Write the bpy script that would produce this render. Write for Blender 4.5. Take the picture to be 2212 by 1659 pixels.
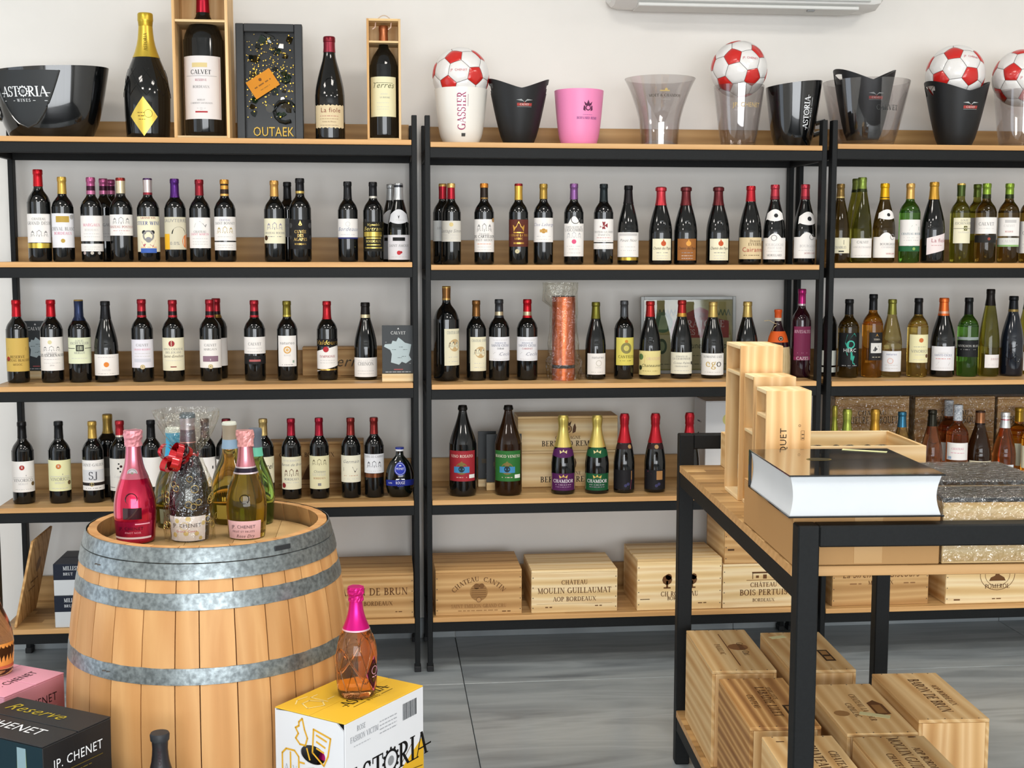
import bpy, bmesh, math, random
from mathutils import Vector, Matrix
random.seed(7)
PI = math.pi
sc = bpy.context.scene
for o in list(bpy.data.objects): bpy.data.objects.remove(o)
COL = sc.collection

# ---------------------------------------------------------------- camera
F = 2759.02; IW, IH = 2212, 1659
CP = Vector((-0.12833, -4.814, 1.61069)); YAW, PIT, ROL = 0.10211, 0.1018, 0.00079
fw = Vector((math.sin(YAW)*math.cos(PIT), math.cos(YAW)*math.cos(PIT), -math.sin(PIT)))
rt = Vector((math.cos(YAW), -math.sin(YAW), 0)); up = rt.cross(fw)
rt, up = rt*math.cos(ROL)+up*math.sin(ROL), up*math.cos(ROL)-rt*math.sin(ROL)
cam = bpy.data.cameras.new('camera'); co = bpy.data.objects.new('camera', cam); COL.objects.link(co)
cam.sensor_width = 36; cam.lens = F/IW*36; cam.clip_start = 0.05
M = Matrix((rt, up, -fw)).transposed().to_4x4(); M.translation = CP; co.matrix_world = M
sc.camera = co

# ---------------------------------------------------------------- world, lights, exposure
wd = bpy.data.worlds.new('world'); sc.world = wd; wd.use_nodes = True
wd.node_tree.nodes['Background'].inputs[0].default_value = (0.80, 0.88, 1.0, 1)
wd.node_tree.nodes['Background'].inputs[1].default_value = 1.0
def area(name, loc, rot, sx, sy, power, col):
    l = bpy.data.lights.new(name, 'AREA'); l.shape = 'RECTANGLE'; l.size = sx; l.size_y = sy
    l.energy = power; l.color = col
    o = bpy.data.objects.new(name, l); COL.objects.link(o); o.location = loc; o.rotation_euler = rot
    return o
# daylight entering by the shop window behind the viewer and by the glazed door on the side wall
area('window_daylight', (0.6, -10.35, 1.36), (PI/2, 0, 0), 6.6, 2.6, 460, (0.95, 0.98, 1.0))
area('door_daylight', (-3.12, -1.6, 1.25), (PI/2, 0, -PI/2), 1.4, 2.2, 12, (0.80, 0.90, 1.0))
LAMPS = [(-1.7, -1.4), (0.4, -1.4), (2.5, -1.4), (-1.7, -3.1), (0.4, -3.1), (2.5, -3.1)]
for x, y in LAMPS:
    area('panel_lamp', (x, y, 3.165), (0, 0, 0), 0.52, 0.52, 16 if y > -2 else 24, (1.0, 0.95, 0.88))
sc.view_settings.view_transform = 'Standard'; sc.view_settings.look = 'None'
sc.view_settings.gamma = 1.0; sc.view_settings.use_curve_mapping = False
sc.view_settings.exposure = -0.1
cy = sc.cycles
cy.max_bounces = 9; cy.transmission_bounces = 9; cy.transparent_max_bounces = 16; cy.glossy_bounces = 4
cy.diffuse_bounces = 4; cy.caustics_reflective = False; cy.caustics_refractive = False
cy.sample_clamp_indirect = 6

# ---------------------------------------------------------------- pixel rays (metres of the real place from a sighting in the photo)
def ray(px, py): return fw + rt*((px-IW/2)/F) + up*((IH/2-py)/F)
def at_z(px, py, z): d = ray(px, py); return CP + d*((z-CP.z)/d.z)
def at_y(px, py, y): d = ray(px, py); return CP + d*((y-CP.y)/d.y)
def mpp(p): return (Vector(p)-CP).dot(fw)/F      # metres per photo pixel at a point

# ---------------------------------------------------------------- materials
MC = {}
def lin(c):
    c = c.lstrip('#'); c = c if len(c) == 6 else ''.join(q+q for q in c); v = [int(c[i:i+2], 16)/255 for i in (0, 2, 4)]
    return tuple((x/12.92 if x <= 0.04045 else ((x+0.055)/1.055)**2.4) for x in v)
def mat(col, rough=0.5, metal=0.0, trans=0.0, ior=1.45, coat=0.0, spec=0.5, name=None, emit=0.0):
    k = (col, rough, metal, trans, ior, coat, spec, emit)
    if k in MC: return MC[k]
    m = bpy.data.materials.new(name or 'paint_'+str(col).strip('#')); m.use_nodes = True
    b = m.node_tree.nodes['Principled BSDF']
    b.inputs['Base Color'].default_value = (*lin(col), 1); b.inputs['Roughness'].default_value = rough
    b.inputs['Metallic'].default_value = metal; b.inputs['Transmission Weight'].default_value = trans
    b.inputs['IOR'].default_value = ior; b.inputs['Coat Weight'].default_value = coat
    b.inputs['Specular IOR Level'].default_value = spec
    if emit: b.inputs['Emission Color'].default_value = (*lin(col), 1); b.inputs['Emission Strength'].default_value = emit
    MC[k] = m; return m
def paper(col): return mat(col, 0.55, spec=0.3)
def ink(col): return mat(col, 0.5, spec=0.25)
def foil(col): return mat(col, 0.32, metal=0.65)
def gold(col): return mat(col, 0.28, metal=0.9)
def nodes(name):
    m = bpy.data.materials.new(name); m.use_nodes = True
    return m, m.node_tree.nodes, m.node_tree.links
def thin_clear(name, tint='#ffffff', refl=1.0, bump=0.0, bscale=20, rough=0.04, haze=0.0):
    m, N, L = nodes(name); N.remove(N['Principled BSDF']); out = N['Material Output']
    tr = N.new('ShaderNodeBsdfTransparent'); tr.inputs[0].default_value = (*lin(tint), 1)
    gl = N.new('ShaderNodeBsdfGlossy'); gl.inputs['Roughness'].default_value = rough
    fr = N.new('ShaderNodeLayerWeight'); fr.inputs[0].default_value = 0.5; pw = N.new('ShaderNodeMath'); pw.operation = 'POWER'; pw.inputs[1].default_value = 4.0
    mx = N.new('ShaderNodeMixShader'); mu = N.new('ShaderNodeMath'); mu.operation = 'MULTIPLY_ADD'; mu.use_clamp = True
    mu.inputs[1].default_value = refl*.7; mu.inputs[2].default_value = .035+haze
    L.new(fr.outputs['Facing'], pw.inputs[0]); L.new(pw.outputs[0], mu.inputs[0]); L.new(mu.outputs[0], mx.inputs[0]); L.new(tr.outputs[0], mx.inputs[1]); L.new(gl.outputs[0], mx.inputs[2])
    if bump:
        no = N.new('ShaderNodeTexNoise'); no.inputs['Scale'].default_value = bscale; no.inputs['Detail'].default_value = 2
        tc = N.new('ShaderNodeTexCoord'); L.new(tc.outputs['Object'], no.inputs['Vector'])
        bp = N.new('ShaderNodeBump'); bp.inputs['Strength'].default_value = bump; bp.inputs['Distance'].default_value = 0.02
        L.new(no.outputs[0], bp.inputs['Height']); L.new(bp.outputs[0], gl.inputs['Normal']); L.new(bp.outputs[0], fr.inputs['Normal'])
    L.new(mx.outputs[0], out.inputs[0]); return m
def ramp(N, pts):
    r = N.new('ShaderNodeValToRGB'); e = r.color_ramp.elements
    while len(e) < len(pts): e.new(0.5)
    for q, (p, c) in zip(e, pts): q.position = p; q.color = (*lin(c), 1)
    return r
def wood(name, cols, axis='x', grain=14, stretch=12, rough=0.5, rings=0.35, stripe=None, stripe_axis='y'):
    """grain runs along axis; stripe = width of glued lamellae across stripe_axis"""
    m, N, L = nodes(name); b = N['Principled BSDF']; b.inputs['Roughness'].default_value = rough; b.inputs['Specular IOR Level'].default_value = 0.35
    tc = N.new('ShaderNodeTexCoord'); oi = N.new('ShaderNodeObjectInfo'); mp = N.new('ShaderNodeMapping')
    s = [grain]*3; s['xyz'.index(axis)] = grain/stretch; mp.inputs['Scale'].default_value = s
    ad = N.new('ShaderNodeVectorMath'); ad.operation = 'ADD'; sx = N.new('ShaderNodeVectorMath'); sx.operation = 'SCALE'
    cb = N.new('ShaderNodeCombineXYZ')
    for i in range(3): L.new(oi.outputs['Random'], cb.inputs[i])
    sx.inputs['Scale'].default_value = 37; L.new(cb.outputs[0], sx.inputs[0]); L.new(tc.outputs['Object'], ad.inputs[0]); L.new(sx.outputs[0], ad.inputs[1])
    L.new(ad.outputs[0], mp.inputs['Vector'])
    no = N.new('ShaderNodeTexNoise'); no.inputs['Scale'].default_value = 1.6; no.inputs['Detail'].default_value = 5; no.inputs['Distortion'].default_value = 0.6
    L.new(mp.outputs[0], no.inputs['Vector'])
    wv = N.new('ShaderNodeTexWave'); wv.wave_type = 'RINGS'; wv.rings_direction = axis.upper() if axis != 'x' else 'X'
    wv.inputs['Scale'].default_value = 0.55; wv.inputs['Distortion'].default_value = 5; wv.inputs['Detail'].default_value = 2; wv.inputs['Detail Scale'].default_value = 0.7
    L.new(mp.outputs[0], wv.inputs['Vector'])
    mx = N.new('ShaderNodeMix'); mx.inputs[0].default_value = rings
    L.new(no.outputs[0], mx.inputs[2]); L.new(wv.outputs['Fac'], mx.inputs[3])
    src = mx.outputs[0]
    if stripe:
        sp = N.new('ShaderNodeSeparateXYZ'); L.new(tc.outputs['Object'], sp.inputs[0])
        dv = N.new('ShaderNodeMath'); dv.operation = 'DIVIDE'; dv.inputs[1].default_value = stripe; L.new(sp.outputs['xyz'.index(stripe_axis)], dv.inputs[0])
        fl = N.new('ShaderNodeMath'); fl.operation = 'FLOOR'; L.new(dv.outputs[0], fl.inputs[0])
        # lamellae also break along their length
        dl = N.new('ShaderNodeMath'); dl.operation = 'MULTIPLY_ADD'; dl.inputs[1].default_value = 1.9; L.new(sp.outputs['xyz'.index(axis)], dl.inputs[0])
        f7 = N.new('ShaderNodeMath'); f7.operation = 'MULTIPLY'; f7.inputs[1].default_value = 0.37; L.new(fl.outputs[0], f7.inputs[0]); L.new(f7.outputs[0], dl.inputs[2])
        f2 = N.new('ShaderNodeMath'); f2.operation = 'FLOOR'; L.new(dl.outputs[0], f2.inputs[0])
        c2 = N.new('ShaderNodeCombineXYZ'); L.new(fl.outputs[0], c2.inputs[0]); L.new(f2.outputs[0], c2.inputs[1])
        wn = N.new('ShaderNodeTexWhiteNoise'); wn.noise_dimensions = '3D'; L.new(c2.outputs[0], wn.inputs['Vector'])
        m2 = N.new('ShaderNodeMix'); m2.inputs[0].default_value = 0.55; L.new(src, m2.inputs[2]); L.new(wn.outputs['Value'], m2.inputs[3]); src = m2.outputs[0]
    rp = ramp(N, [(0.15+0.7*i/(len(cols)-1), c) for i, c in enumerate(cols)]); L.new(src, rp.inputs[0]); 
    hv = N.new('ShaderNodeHueSaturation'); mr = N.new('ShaderNodeMapRange'); mr.inputs[3].default_value = 0.88; mr.inputs[4].default_value = 1.10
    L.new(oi.outputs['Random'], mr.inputs[0]); L.new(mr.outputs[0], hv.inputs['Value']); L.new(rp.outputs[0], hv.inputs['Color']); L.new(hv.outputs[0], b.inputs['Base Color'])
    return m
def speckle(name, c1, c2, scale=60, rough=0.5, metal=0.0, bump=0.0, detail=4):
    m, N, L = nodes(name); b = N['Principled BSDF']; b.inputs['Roughness'].default_value = rough; b.inputs['Metallic'].default_value = metal
    tc = N.new('ShaderNodeTexCoord'); no = N.new('ShaderNodeTexNoise'); no.inputs['Scale'].default_value = scale; no.inputs['Detail'].default_value = detail
    L.new(tc.outputs['Object'], no.inputs['Vector']); rp = ramp(N, [(0.35, c1), (0.65, c2)]); L.new(no.outputs[0], rp.inputs[0]); L.new(rp.outputs[0], b.inputs['Base Color'])
    if bump:
        bp = N.new('ShaderNodeBump'); bp.inputs['Strength'].default_value = bump; bp.inputs['Distance'].default_value = 0.01
        L.new(no.outputs[0], bp.inputs['Height']); L.new(bp.outputs[0], b.inputs['Normal'])
    return m
STEEL = speckle('black_powder_coat', '#0e1011', '#131516', 180, 0.55); STEEL.node_tree.nodes['Principled BSDF'].inputs['Specular IOR Level'].default_value = 0.22
PINE = wood('pine_crate', ['#d2ab73', '#e6c893', '#f0d9ae', '#dcb781'], 'x', 13, 11, 0.6, 0.5)
PINE2 = wood('pine_crate_dark', ['#a87a45', '#c69a63', '#d4ab74', '#b88a52'], 'x', 13, 11, 0.6, 0.5)
PINEV = wood('pine_box_upright', ['#c3935a', '#dfb67e', '#ecca97', '#d2a268'], 'z', 13, 11, 0.55, 0.5)
PINED = wood('pine_box_deep', ['#c3935a', '#dcb67e', '#e6c692', '#cda065'], 'y', 13, 11, 0.55, 0.5)
SHELFW = wood('butcher_block', ['#8d6b40', '#ad8655', '#c49d68', '#d9b47c'], 'x', 20, 18, 0.42, 0.25, 0.042, 'y')
EDGEW = wood('board_edge', ['#bb8a55', '#cf9f66', '#dcb079'], 'x', 26, 22, 0.45, 0.2)
LIPW = wood('back_lip_wood', ['#9b7747', '#b08a57', '#c19c69'], 'x', 22, 16, 0.45, 0.25)
STAVE = wood('oak_stave', ['#b07c46', '#c69058', '#d3a169', '#be8850'], 'z', 10, 16, 0.5, 0.25)
OAKD = wood('oak_inner', ['#8d6c45', '#a98557', '#bf9a67'], 'x', 10, 14, 0.6, 0.25)
ZINC = speckle('galvanised_hoop', '#6f7678', '#98a1a3', 90, 0.36, 0.75, 0.05, 6)
BG = mat('#0b0c0c', 0.07, coat=0.3, name='dark_bottle_glass')
GLASS = {'blk': BG,
 'brn': mat('#6a5320', 0.04, trans=0.9, ior=1.38, name='brown_wine_glass'), 'olv': mat('#8e8a30', 0.04, trans=0.92, ior=1.38, name='olive_wine_glass'),
 'grn': mat('#5f9a38', 0.04, trans=0.92, ior=1.38, name='green_wine_glass'), 'yel': mat('#efd98a', 0.03, trans=0.97, ior=1.36, name='pale_wine_glass'),
 'amb': mat('#e59a30', 0.03, trans=0.95, ior=1.36, name='amber_wine_glass'), 'ros': mat('#eba06a', 0.03, trans=0.96, ior=1.36, name='rose_wine_glass'),
 'org': mat('#e8894a', 0.03, trans=0.95, ior=1.36, name='orange_wine_glass'), 'clr': mat('#f4f0e0', 0.03, trans=1.0, ior=1.36, name='clear_wine_glass'),
 'red': mat('#c2123f', 0.16, metal=0.75, coat=0.6, name='metallic_pink_glass'), 'gld': mat('#e2c25a', 0.03, trans=0.96, ior=1.36, name='golden_wine_glass'),
 'lim': mat('#a8d060', 0.03, trans=0.96, ior=1.36, name='lime_wine_glass'), 'drk': mat('#3c2412', 0.05, trans=0.6, ior=1.4, name='dark_brown_glass'),
 'nvy': mat('#10151f', 0.1, coat=0.3, name='blue_black_glass'), 'plum': mat('#240812', 0.06, coat=0.3, name='plum_wine_glass')}

# ---------------------------------------------------------------- mesh building
class MB:
    def __init__(s): s.v = []; s.f = []; s.m = []
    def add(s, vs, fs, mi=0, mx=None):
        o = len(s.v); s.v += [tuple(mx @ Vector(p)) if mx else tuple(p) for p in vs]
        for k, q in enumerate(fs): s.f.append(tuple(i+o for i in q)); s.m.append(mi[k] if isinstance(mi, list) else mi)
        return s
    def box(s, x0, x1, y0, y1, z0, z1, mi=0, bev=0.0, mx=None):
        if bev:
            bm = bmesh.new(); bmesh.ops.create_cube(bm, size=1)
            for v in bm.verts: v.co = Vector((x0+(v.co.x+.5)*(x1-x0), y0+(v.co.y+.5)*(y1-y0), z0+(v.co.z+.5)*(z1-z0)))
            bmesh.ops.bevel(bm, geom=bm.edges[:], offset=bev, segments=1, affect='EDGES', profile=0.5)
            bm.verts.index_update(); s.add([v.co.copy() for v in bm.verts], [[v.index for v in f.verts] for f in bm.faces], mi, mx); bm.free(); return s
        v = [(x0,y0,z0),(x1,y0,z0),(x1,y1,z0),(x0,y1,z0),(x0,y0,z1),(x1,y0,z1),(x1,y1,z1),(x0,y1,z1)]
        return s.add(v, [(0,3,2,1),(4,5,6,7),(0,1,5,4),(1,2,6,5),(2,3,7,6),(3,0,4,7)], mi, mx)
    def lathe(s, prof, seg=24, mi=0, c=(0,0,0), sy=1.0, a0=0.0, a1=2*PI):
        """prof = [(r,z)...]; mi int or list per band"""
        full = abs(a1-a0-2*PI) < 1e-6; n = seg if full else seg+1; o = len(s.v); idx = []
        for r, z in prof:
            if r < 1e-6: s.v.append((c[0], c[1], c[2]+z)); idx.append([len(s.v)-1]*n)
            else:
                row = []
                for k in range(n):
                    a = a0+(a1-a0)*k/seg; s.v.append((c[0]+r*math.cos(a), c[1]+r*sy*math.sin(a), c[2]+z)); row.append(len(s.v)-1)
                idx.append(row)
        for i in range(len(prof)-1):
            m = mi[i] if isinstance(mi, list) else mi
            for k in range(seg):
                k2 = (k+1) % n if full else k+1
                q = []
                for j in (idx[i][k], idx[i][k2], idx[i+1][k2], idx[i+1][k]):
                    if j not in q: q.append(j)
                if len(q) > 2: s.f.append(tuple(q)); s.m.append(m)
        return s
    def tube(s, pts, r, seg=8, mi=0, closed=False):
        pts = [Vector(p) for p in pts]; n = len(pts); rows = []
        for i, p in enumerate(pts):
            d = (pts[(i+1) % n] if (closed or i < n-1) else p) - (pts[i-1] if (closed or i > 0) else p)
            d.normalize(); a = Vector((0,0,1)) if abs(d.z) < .9 else Vector((1,0,0)); u = d.cross(a).normalized(); w = d.cross(u)
            rr = r[i] if isinstance(r, list) else r; row = []
            for k in range(seg):
                t = 2*PI*k/seg; s.v.append(tuple(p+u*rr*math.cos(t)+w*rr*math.sin(t))); row.append(len(s.v)-1)
            rows.append(row)
        for i in range(n if closed else n-1):
            a, b = rows[i], rows[(i+1) % n]
            for k in range(seg): s.f.append((a[k], a[(k+1) % seg], b[(k+1) % seg], b[k])); s.m.append(mi)
        if not closed:
            s.f.append(tuple(rows[0][::-1])); s.m.append(mi); s.f.append(tuple(rows[-1])); s.m.append(mi)
        return s
    def prism(s, poly, z0, z1, mi=0, mx=None):
        n = len(poly); v = [(x,y,z0) for x,y in poly]+[(x,y,z1) for x,y in poly]
        return s.add(v, [tuple(range(n))[::-1], tuple(range(n,2*n))]+[(i,(i+1)%n,(i+1)%n+n,i+n) for i in range(n)], mi, mx)
    def mesh(s, name, mats, smooth=True, ang=40):
        me = bpy.data.meshes.new(name); me.from_pydata(s.v, [], s.f)
        for m in (mats if isinstance(mats, (list, tuple)) else [mats]): me.materials.append(m)
        for p, i in zip(me.polygons, s.m): p.material_index = i
        if smooth:
            for p in me.polygons: p.use_smooth = True
            me.set_sharp_from_angle(angle=math.radians(ang))
        me.update(); return me
    def build(s, name, mats, parent=None, smooth=True, ang=40, loc=None, rot=None):
        return put(name, s.mesh(name, mats, smooth, ang), parent, loc, rot)
def put(name, me, parent=None, loc=None, rot=None):
    o = bpy.data.objects.new(name, me); COL.objects.link(o)
    if parent: o.parent = parent
    if loc is not None: o.location = loc
    if rot is not None: o.rotation_euler = rot
    return o
def tag(o, label=None, cat=None, group=None, kind=None):
    if label: o['label'] = label
    if cat: o['category'] = cat
    if group: o['group'] = group
    if kind: o['kind'] = kind
    return o
def thing(name, label, cat, loc=(0,0,0), rz=0.0, group=None):
    o = bpy.data.objects.new(name, None); COL.objects.link(o); o.empty_display_size = 0.05
    o.location = loc; o.rotation_euler = (0,0,rz); return tag(o, label, cat, group)

# ---------------------------------------------------------------- lettering: a built-in sans face and a drawn serif face
CH = "ABCDEFGHIJKLMNOPQRSTUVWXYZabcdefghijklmnopqrstuvwxyz0123456789&.,%'-ÂÉÈÊËÇâéèê"
GL = {}
def load_glyphs():
    tmp = []
    def t(body):
        c = bpy.data.curves.new('t', 'FONT'); c.body = body; c.size = 1.0; c.resolution_u = 2
        o = bpy.data.objects.new('t', c); COL.objects.link(o); tmp.append(o); return o
    oc = {c: (t(c), t('|'+c+'|')) for c in CH}; bar = t('||'); hh = t('H')
    dg = bpy.context.evaluated_depsgraph_get(); dg.update()
    def ext(o):
        e = o.evaluated_get(dg); m = e.to_mesh(); v = [(p.co.x, p.co.y) for p in m.vertices]; f = [tuple(p.vertices) for p in m.polygons]; e.to_mesh_clear(); return v, f
    wid = lambda v: max(p[0] for p in v)-min(p[0] for p in v)
    cap = max(p[1] for p in ext(hh)[0]); bw = wid(ext(bar)[0])
    for c, (a, b) in oc.items():
        v, f = ext(a); w = wid(ext(b)[0])-bw
        GL[c] = ([(x/cap, y/cap) for x, y in v], f, w/cap)
    for o in tmp: d = o.data; bpy.data.objects.remove(o); bpy.data.curves.remove(d)
load_glyphs()
SG = {}
def serif_font():
    T, t = 0.165, 0.062
    def l(x0, y0, x1, y1, w):
        d = Vector((x1-x0, y1-y0)); n = Vector((-d.y, d.x)).normalized()*w/2
        if abs(d.x) < 1e-6 or abs(d.y) > abs(d.x)*0.5: n = Vector((w/2*(1 if True else 0), 0))
        return [(x0+n.x, y0+n.y), (x0-n.x, y0-n.y), (x1-n.x, y1-n.y), (x1+n.x, y1+n.y)]
    def arc(cx, cy, rx, ry, a0, a1, n=12, k=1.0):
        qs = []; P = []
        for i in range(n+1):
            a = math.radians(a0+(a1-a0)*i/n); w = (t+(T*k-t)*abs(math.cos(a)))/2
            e = Vector((math.cos(a), math.sin(a)))
            P.append(((cx+(rx-w*1.0)*e.x, cy+(ry-w)*e.y), (cx+(rx+w)*e.x - 2*w*e.x*0, cy+(ry+w)*e.y)))
        for i in range(n): qs.append([P[i][0], P[i][1], P[i+1][1], P[i+1][0]])
        return qs
    def sf(x, y, w=0.17): y0 = 0 if y == 0 else 1-t*.8; return [(x-w, y0), (x+w, y0), (x+w, y0+t*.8), (x-w, y0+t*.8)]
    V = lambda x: [l(x, 0, x, 1, T), sf(x, 0), sf(x, 1)]
    R = lambda x0, x1, y, h=t: [(x0, y-h/2), (x1, y-h/2), (x1, y+h/2), (x0, y+h/2)]
    tick = lambda x, y0, y1: [(x-t/2, y0), (x+t/2, y0), (x+t/2, y1), (x-t/2, y1)]
    D = {'A': (.80, [l(.08,0,.40,1,t), l(.40,1,.72,0,T), R(.2,.58,.33), sf(.08,0,.12), sf(.72,0,.14)]),
     'B': (.70, V(.2)+arc(.3,.75,.25,.22,-90,90)+arc(.3,.27,.31,.24,-90,90)+[R(.1,.32,.97), R(.2,.32,.52), R(.1,.32,.03)]),
     'C': (.80, arc(.45,.5,.37,.47,50,310,16)+[tick(.70,.72,.98), tick(.70,.05,.28)]),
     'D': (.86, V(.2)+arc(.36,.5,.40,.47,-90,90)+[R(.1,.38,.97), R(.1,.38,.03)]),
     'E': (.66, V(.2)+[R(.2,.6,.97), R(.2,.48,.52), R(.2,.62,.03), tick(.59,.78,1), tick(.61,0,.22), tick(.47,.42,.62)]),
     'F': (.62, V(.2)+[R(.2,.6,.97), R(.2,.48,.52), tick(.59,.78,1), tick(.47,.42,.62)]),
     'G': (.86, arc(.45,.5,.37,.47,50,330,16)+[l(.72,.04,.72,.42,T*.9), sf(.72,0,0), R(.56,.86,.43)]),
     'H': (.90, V(.2)+V(.7)+[R(.2,.7,.52)]), 'I': (.42, V(.21)),
     'J': (.48, [l(.28,.1,.28,1,T), sf(.28,1)]+arc(.14,.1,.14,.14,-180,0,8)),
     'K': (.80, V(.2)+[l(.24,.45,.66,1,t), l(.34,.58,.72,0,T), sf(.66,1,.11), sf(.72,0,.12)]),
     'L': (.66, V(.2)+[R(.2,.62,.03), tick(.61,0,.24)]),
     'M': (1.04, [l(.17,0,.17,1,t), l(.17,1,.5,.05,T), l(.5,.05,.84,1,t), l(.86,0,.86,1,T), sf(.17,0,.12), sf(.86,0), sf(.12,1,.12), sf(.9,1,.1)]),
     'N': (.90, [l(.17,0,.17,1,t), l(.17,1,.74,0,T), l(.74,0,.74,1,t), sf(.17,0,.12), sf(.74,1,.12), sf(.12,1,.12)]),
     'O': (.90, arc(.45,.5,.37,.47,0,360,22)), 'Q': (.90, arc(.45,.5,.37,.47,0,360,22)+[l(.45,.16,.82,-.16,T*.8)]),
     'P': (.66, V(.2)+arc(.3,.73,.29,.24,-90,90)+[R(.1,.32,.97), R(.2,.32,.49)]),
     'R': (.76, V(.2)+arc(.3,.74,.27,.23,-90,90)+[R(.1,.32,.97), R(.2,.34,.51), l(.34,.5,.68,0,T), sf(.7,0,.1)]),
     'S': (.60, arc(.3,.74,.2,.23,20,270,12,.8)+arc(.3,.27,.22,.24,-160,90,12,.8)+[tick(.48,.74,.97), tick(.08,.04,.27)]),
     'T': (.74, [l(.37,0,.37,1,T), sf(.37,0), R(.04,.70,.97), tick(.06,.76,1), tick(.68,.76,1)]),
     'U': (.88, [l(.2,.3,.2,1,T), l(.7,.3,.7,1,t), sf(.2,1), sf(.7,1,.12)]+arc(.45,.3,.25,.27,-180,0,10,.8)),
     'V': (.80, [l(.1,1,.42,0,T), l(.42,0,.72,1,t), sf(.1,1,.14), sf(.72,1,.11)]),
     'W': (1.1, [l(.1,1,.34,0,T), l(.34,0,.56,1,t), l(.56,1,.8,0,T), l(.8,0,1.0,1,t), sf(.1,1,.12), sf(1.0,1,.1)]),
     'X': (.80, [l(.1,1,.7,0,T), l(.1,0,.68,1,t), sf(.1,1,.12), sf(.68,1,.1), sf(.1,0,.1), sf(.7,0,.12)]),
     'Y': (.78, [l(.38,0,.38,.48,T), l(.08,1,.38,.44,T), l(.68,1,.38,.44,t), sf(.38,0), sf(.08,1,.12), sf(.68,1,.1)]),
     'Z': (.70, [R(.08,.62,.97), R(.06,.64,.03), l(.1,.03,.6,.97,T), tick(.08,.76,1), tick(.63,0,.24)]),
     '.': (.26, [R(.07,.2,.06,.13)]), '-': (.4, [R(.06,.34,.4,.08)]), '&': (.8, arc(.32,.76,.17,.2,0,360,12,.7)+arc(.3,.28,.25,.26,0,360,14,.8)+[l(.28,.6,.76,0,T)])}
    for c, (w, qs) in D.items():
        v = []; f = []
        for q in qs: f.append(tuple(range(len(v), len(v)+len(q)))); v += list(q)
        SG[c] = (v, f, w)
    ACC = {'Â': ('A', [[(.22,1.08),(.30,1.08),(.42,1.24),(.38,1.24)], [(.60,1.08),(.52,1.08),(.40,1.24),(.44,1.24)]]), 'É': ('E', [[(.3,1.07),(.38,1.07),(.52,1.25),(.42,1.25)]]),
           'Ë': ('E', [[(.2,1.1),(.3,1.1),(.3,1.2),(.2,1.2)], [(.42,1.1),(.52,1.1),(.52,1.2),(.42,1.2)]]), 'È': ('E', [[(.42,1.07),(.5,1.07),(.36,1.25),(.26,1.25)]])}
    for c, (b, qs) in ACC.items():
        v, f, w = SG[b]; v = list(v); f = list(f)
        for q in qs: f.append(tuple(range(len(v), len(v)+4))); v += q
        SG[c] = (v, f, w)
serif_font()
def text2d(s, font='serif', shear=0.0, track=0.0):
    """(verts, faces, width), cap height 1"""
    V = []; Fc = []; x = 0
    for c in s:
        if c == ' ': x += 0.38+track; continue
        sca = 1.0
        if font == 'serif':
            g = SG.get(c)
            if g is None:
                g = SG.get(c.upper()); sca = 0.76
                if g is None: g = GL.get(c); sca = 1.0
        else: g = GL.get(c)
        if g is None: continue
        o = len(V); V += [(x+px*sca+shear*py*sca, py*sca) for px, py in g[0]]; Fc += [tuple(i+o for i in f) for f in g[1]]; x += g[2]*sca+track
    return V, Fc, max(x-track, 1e-3)

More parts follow.
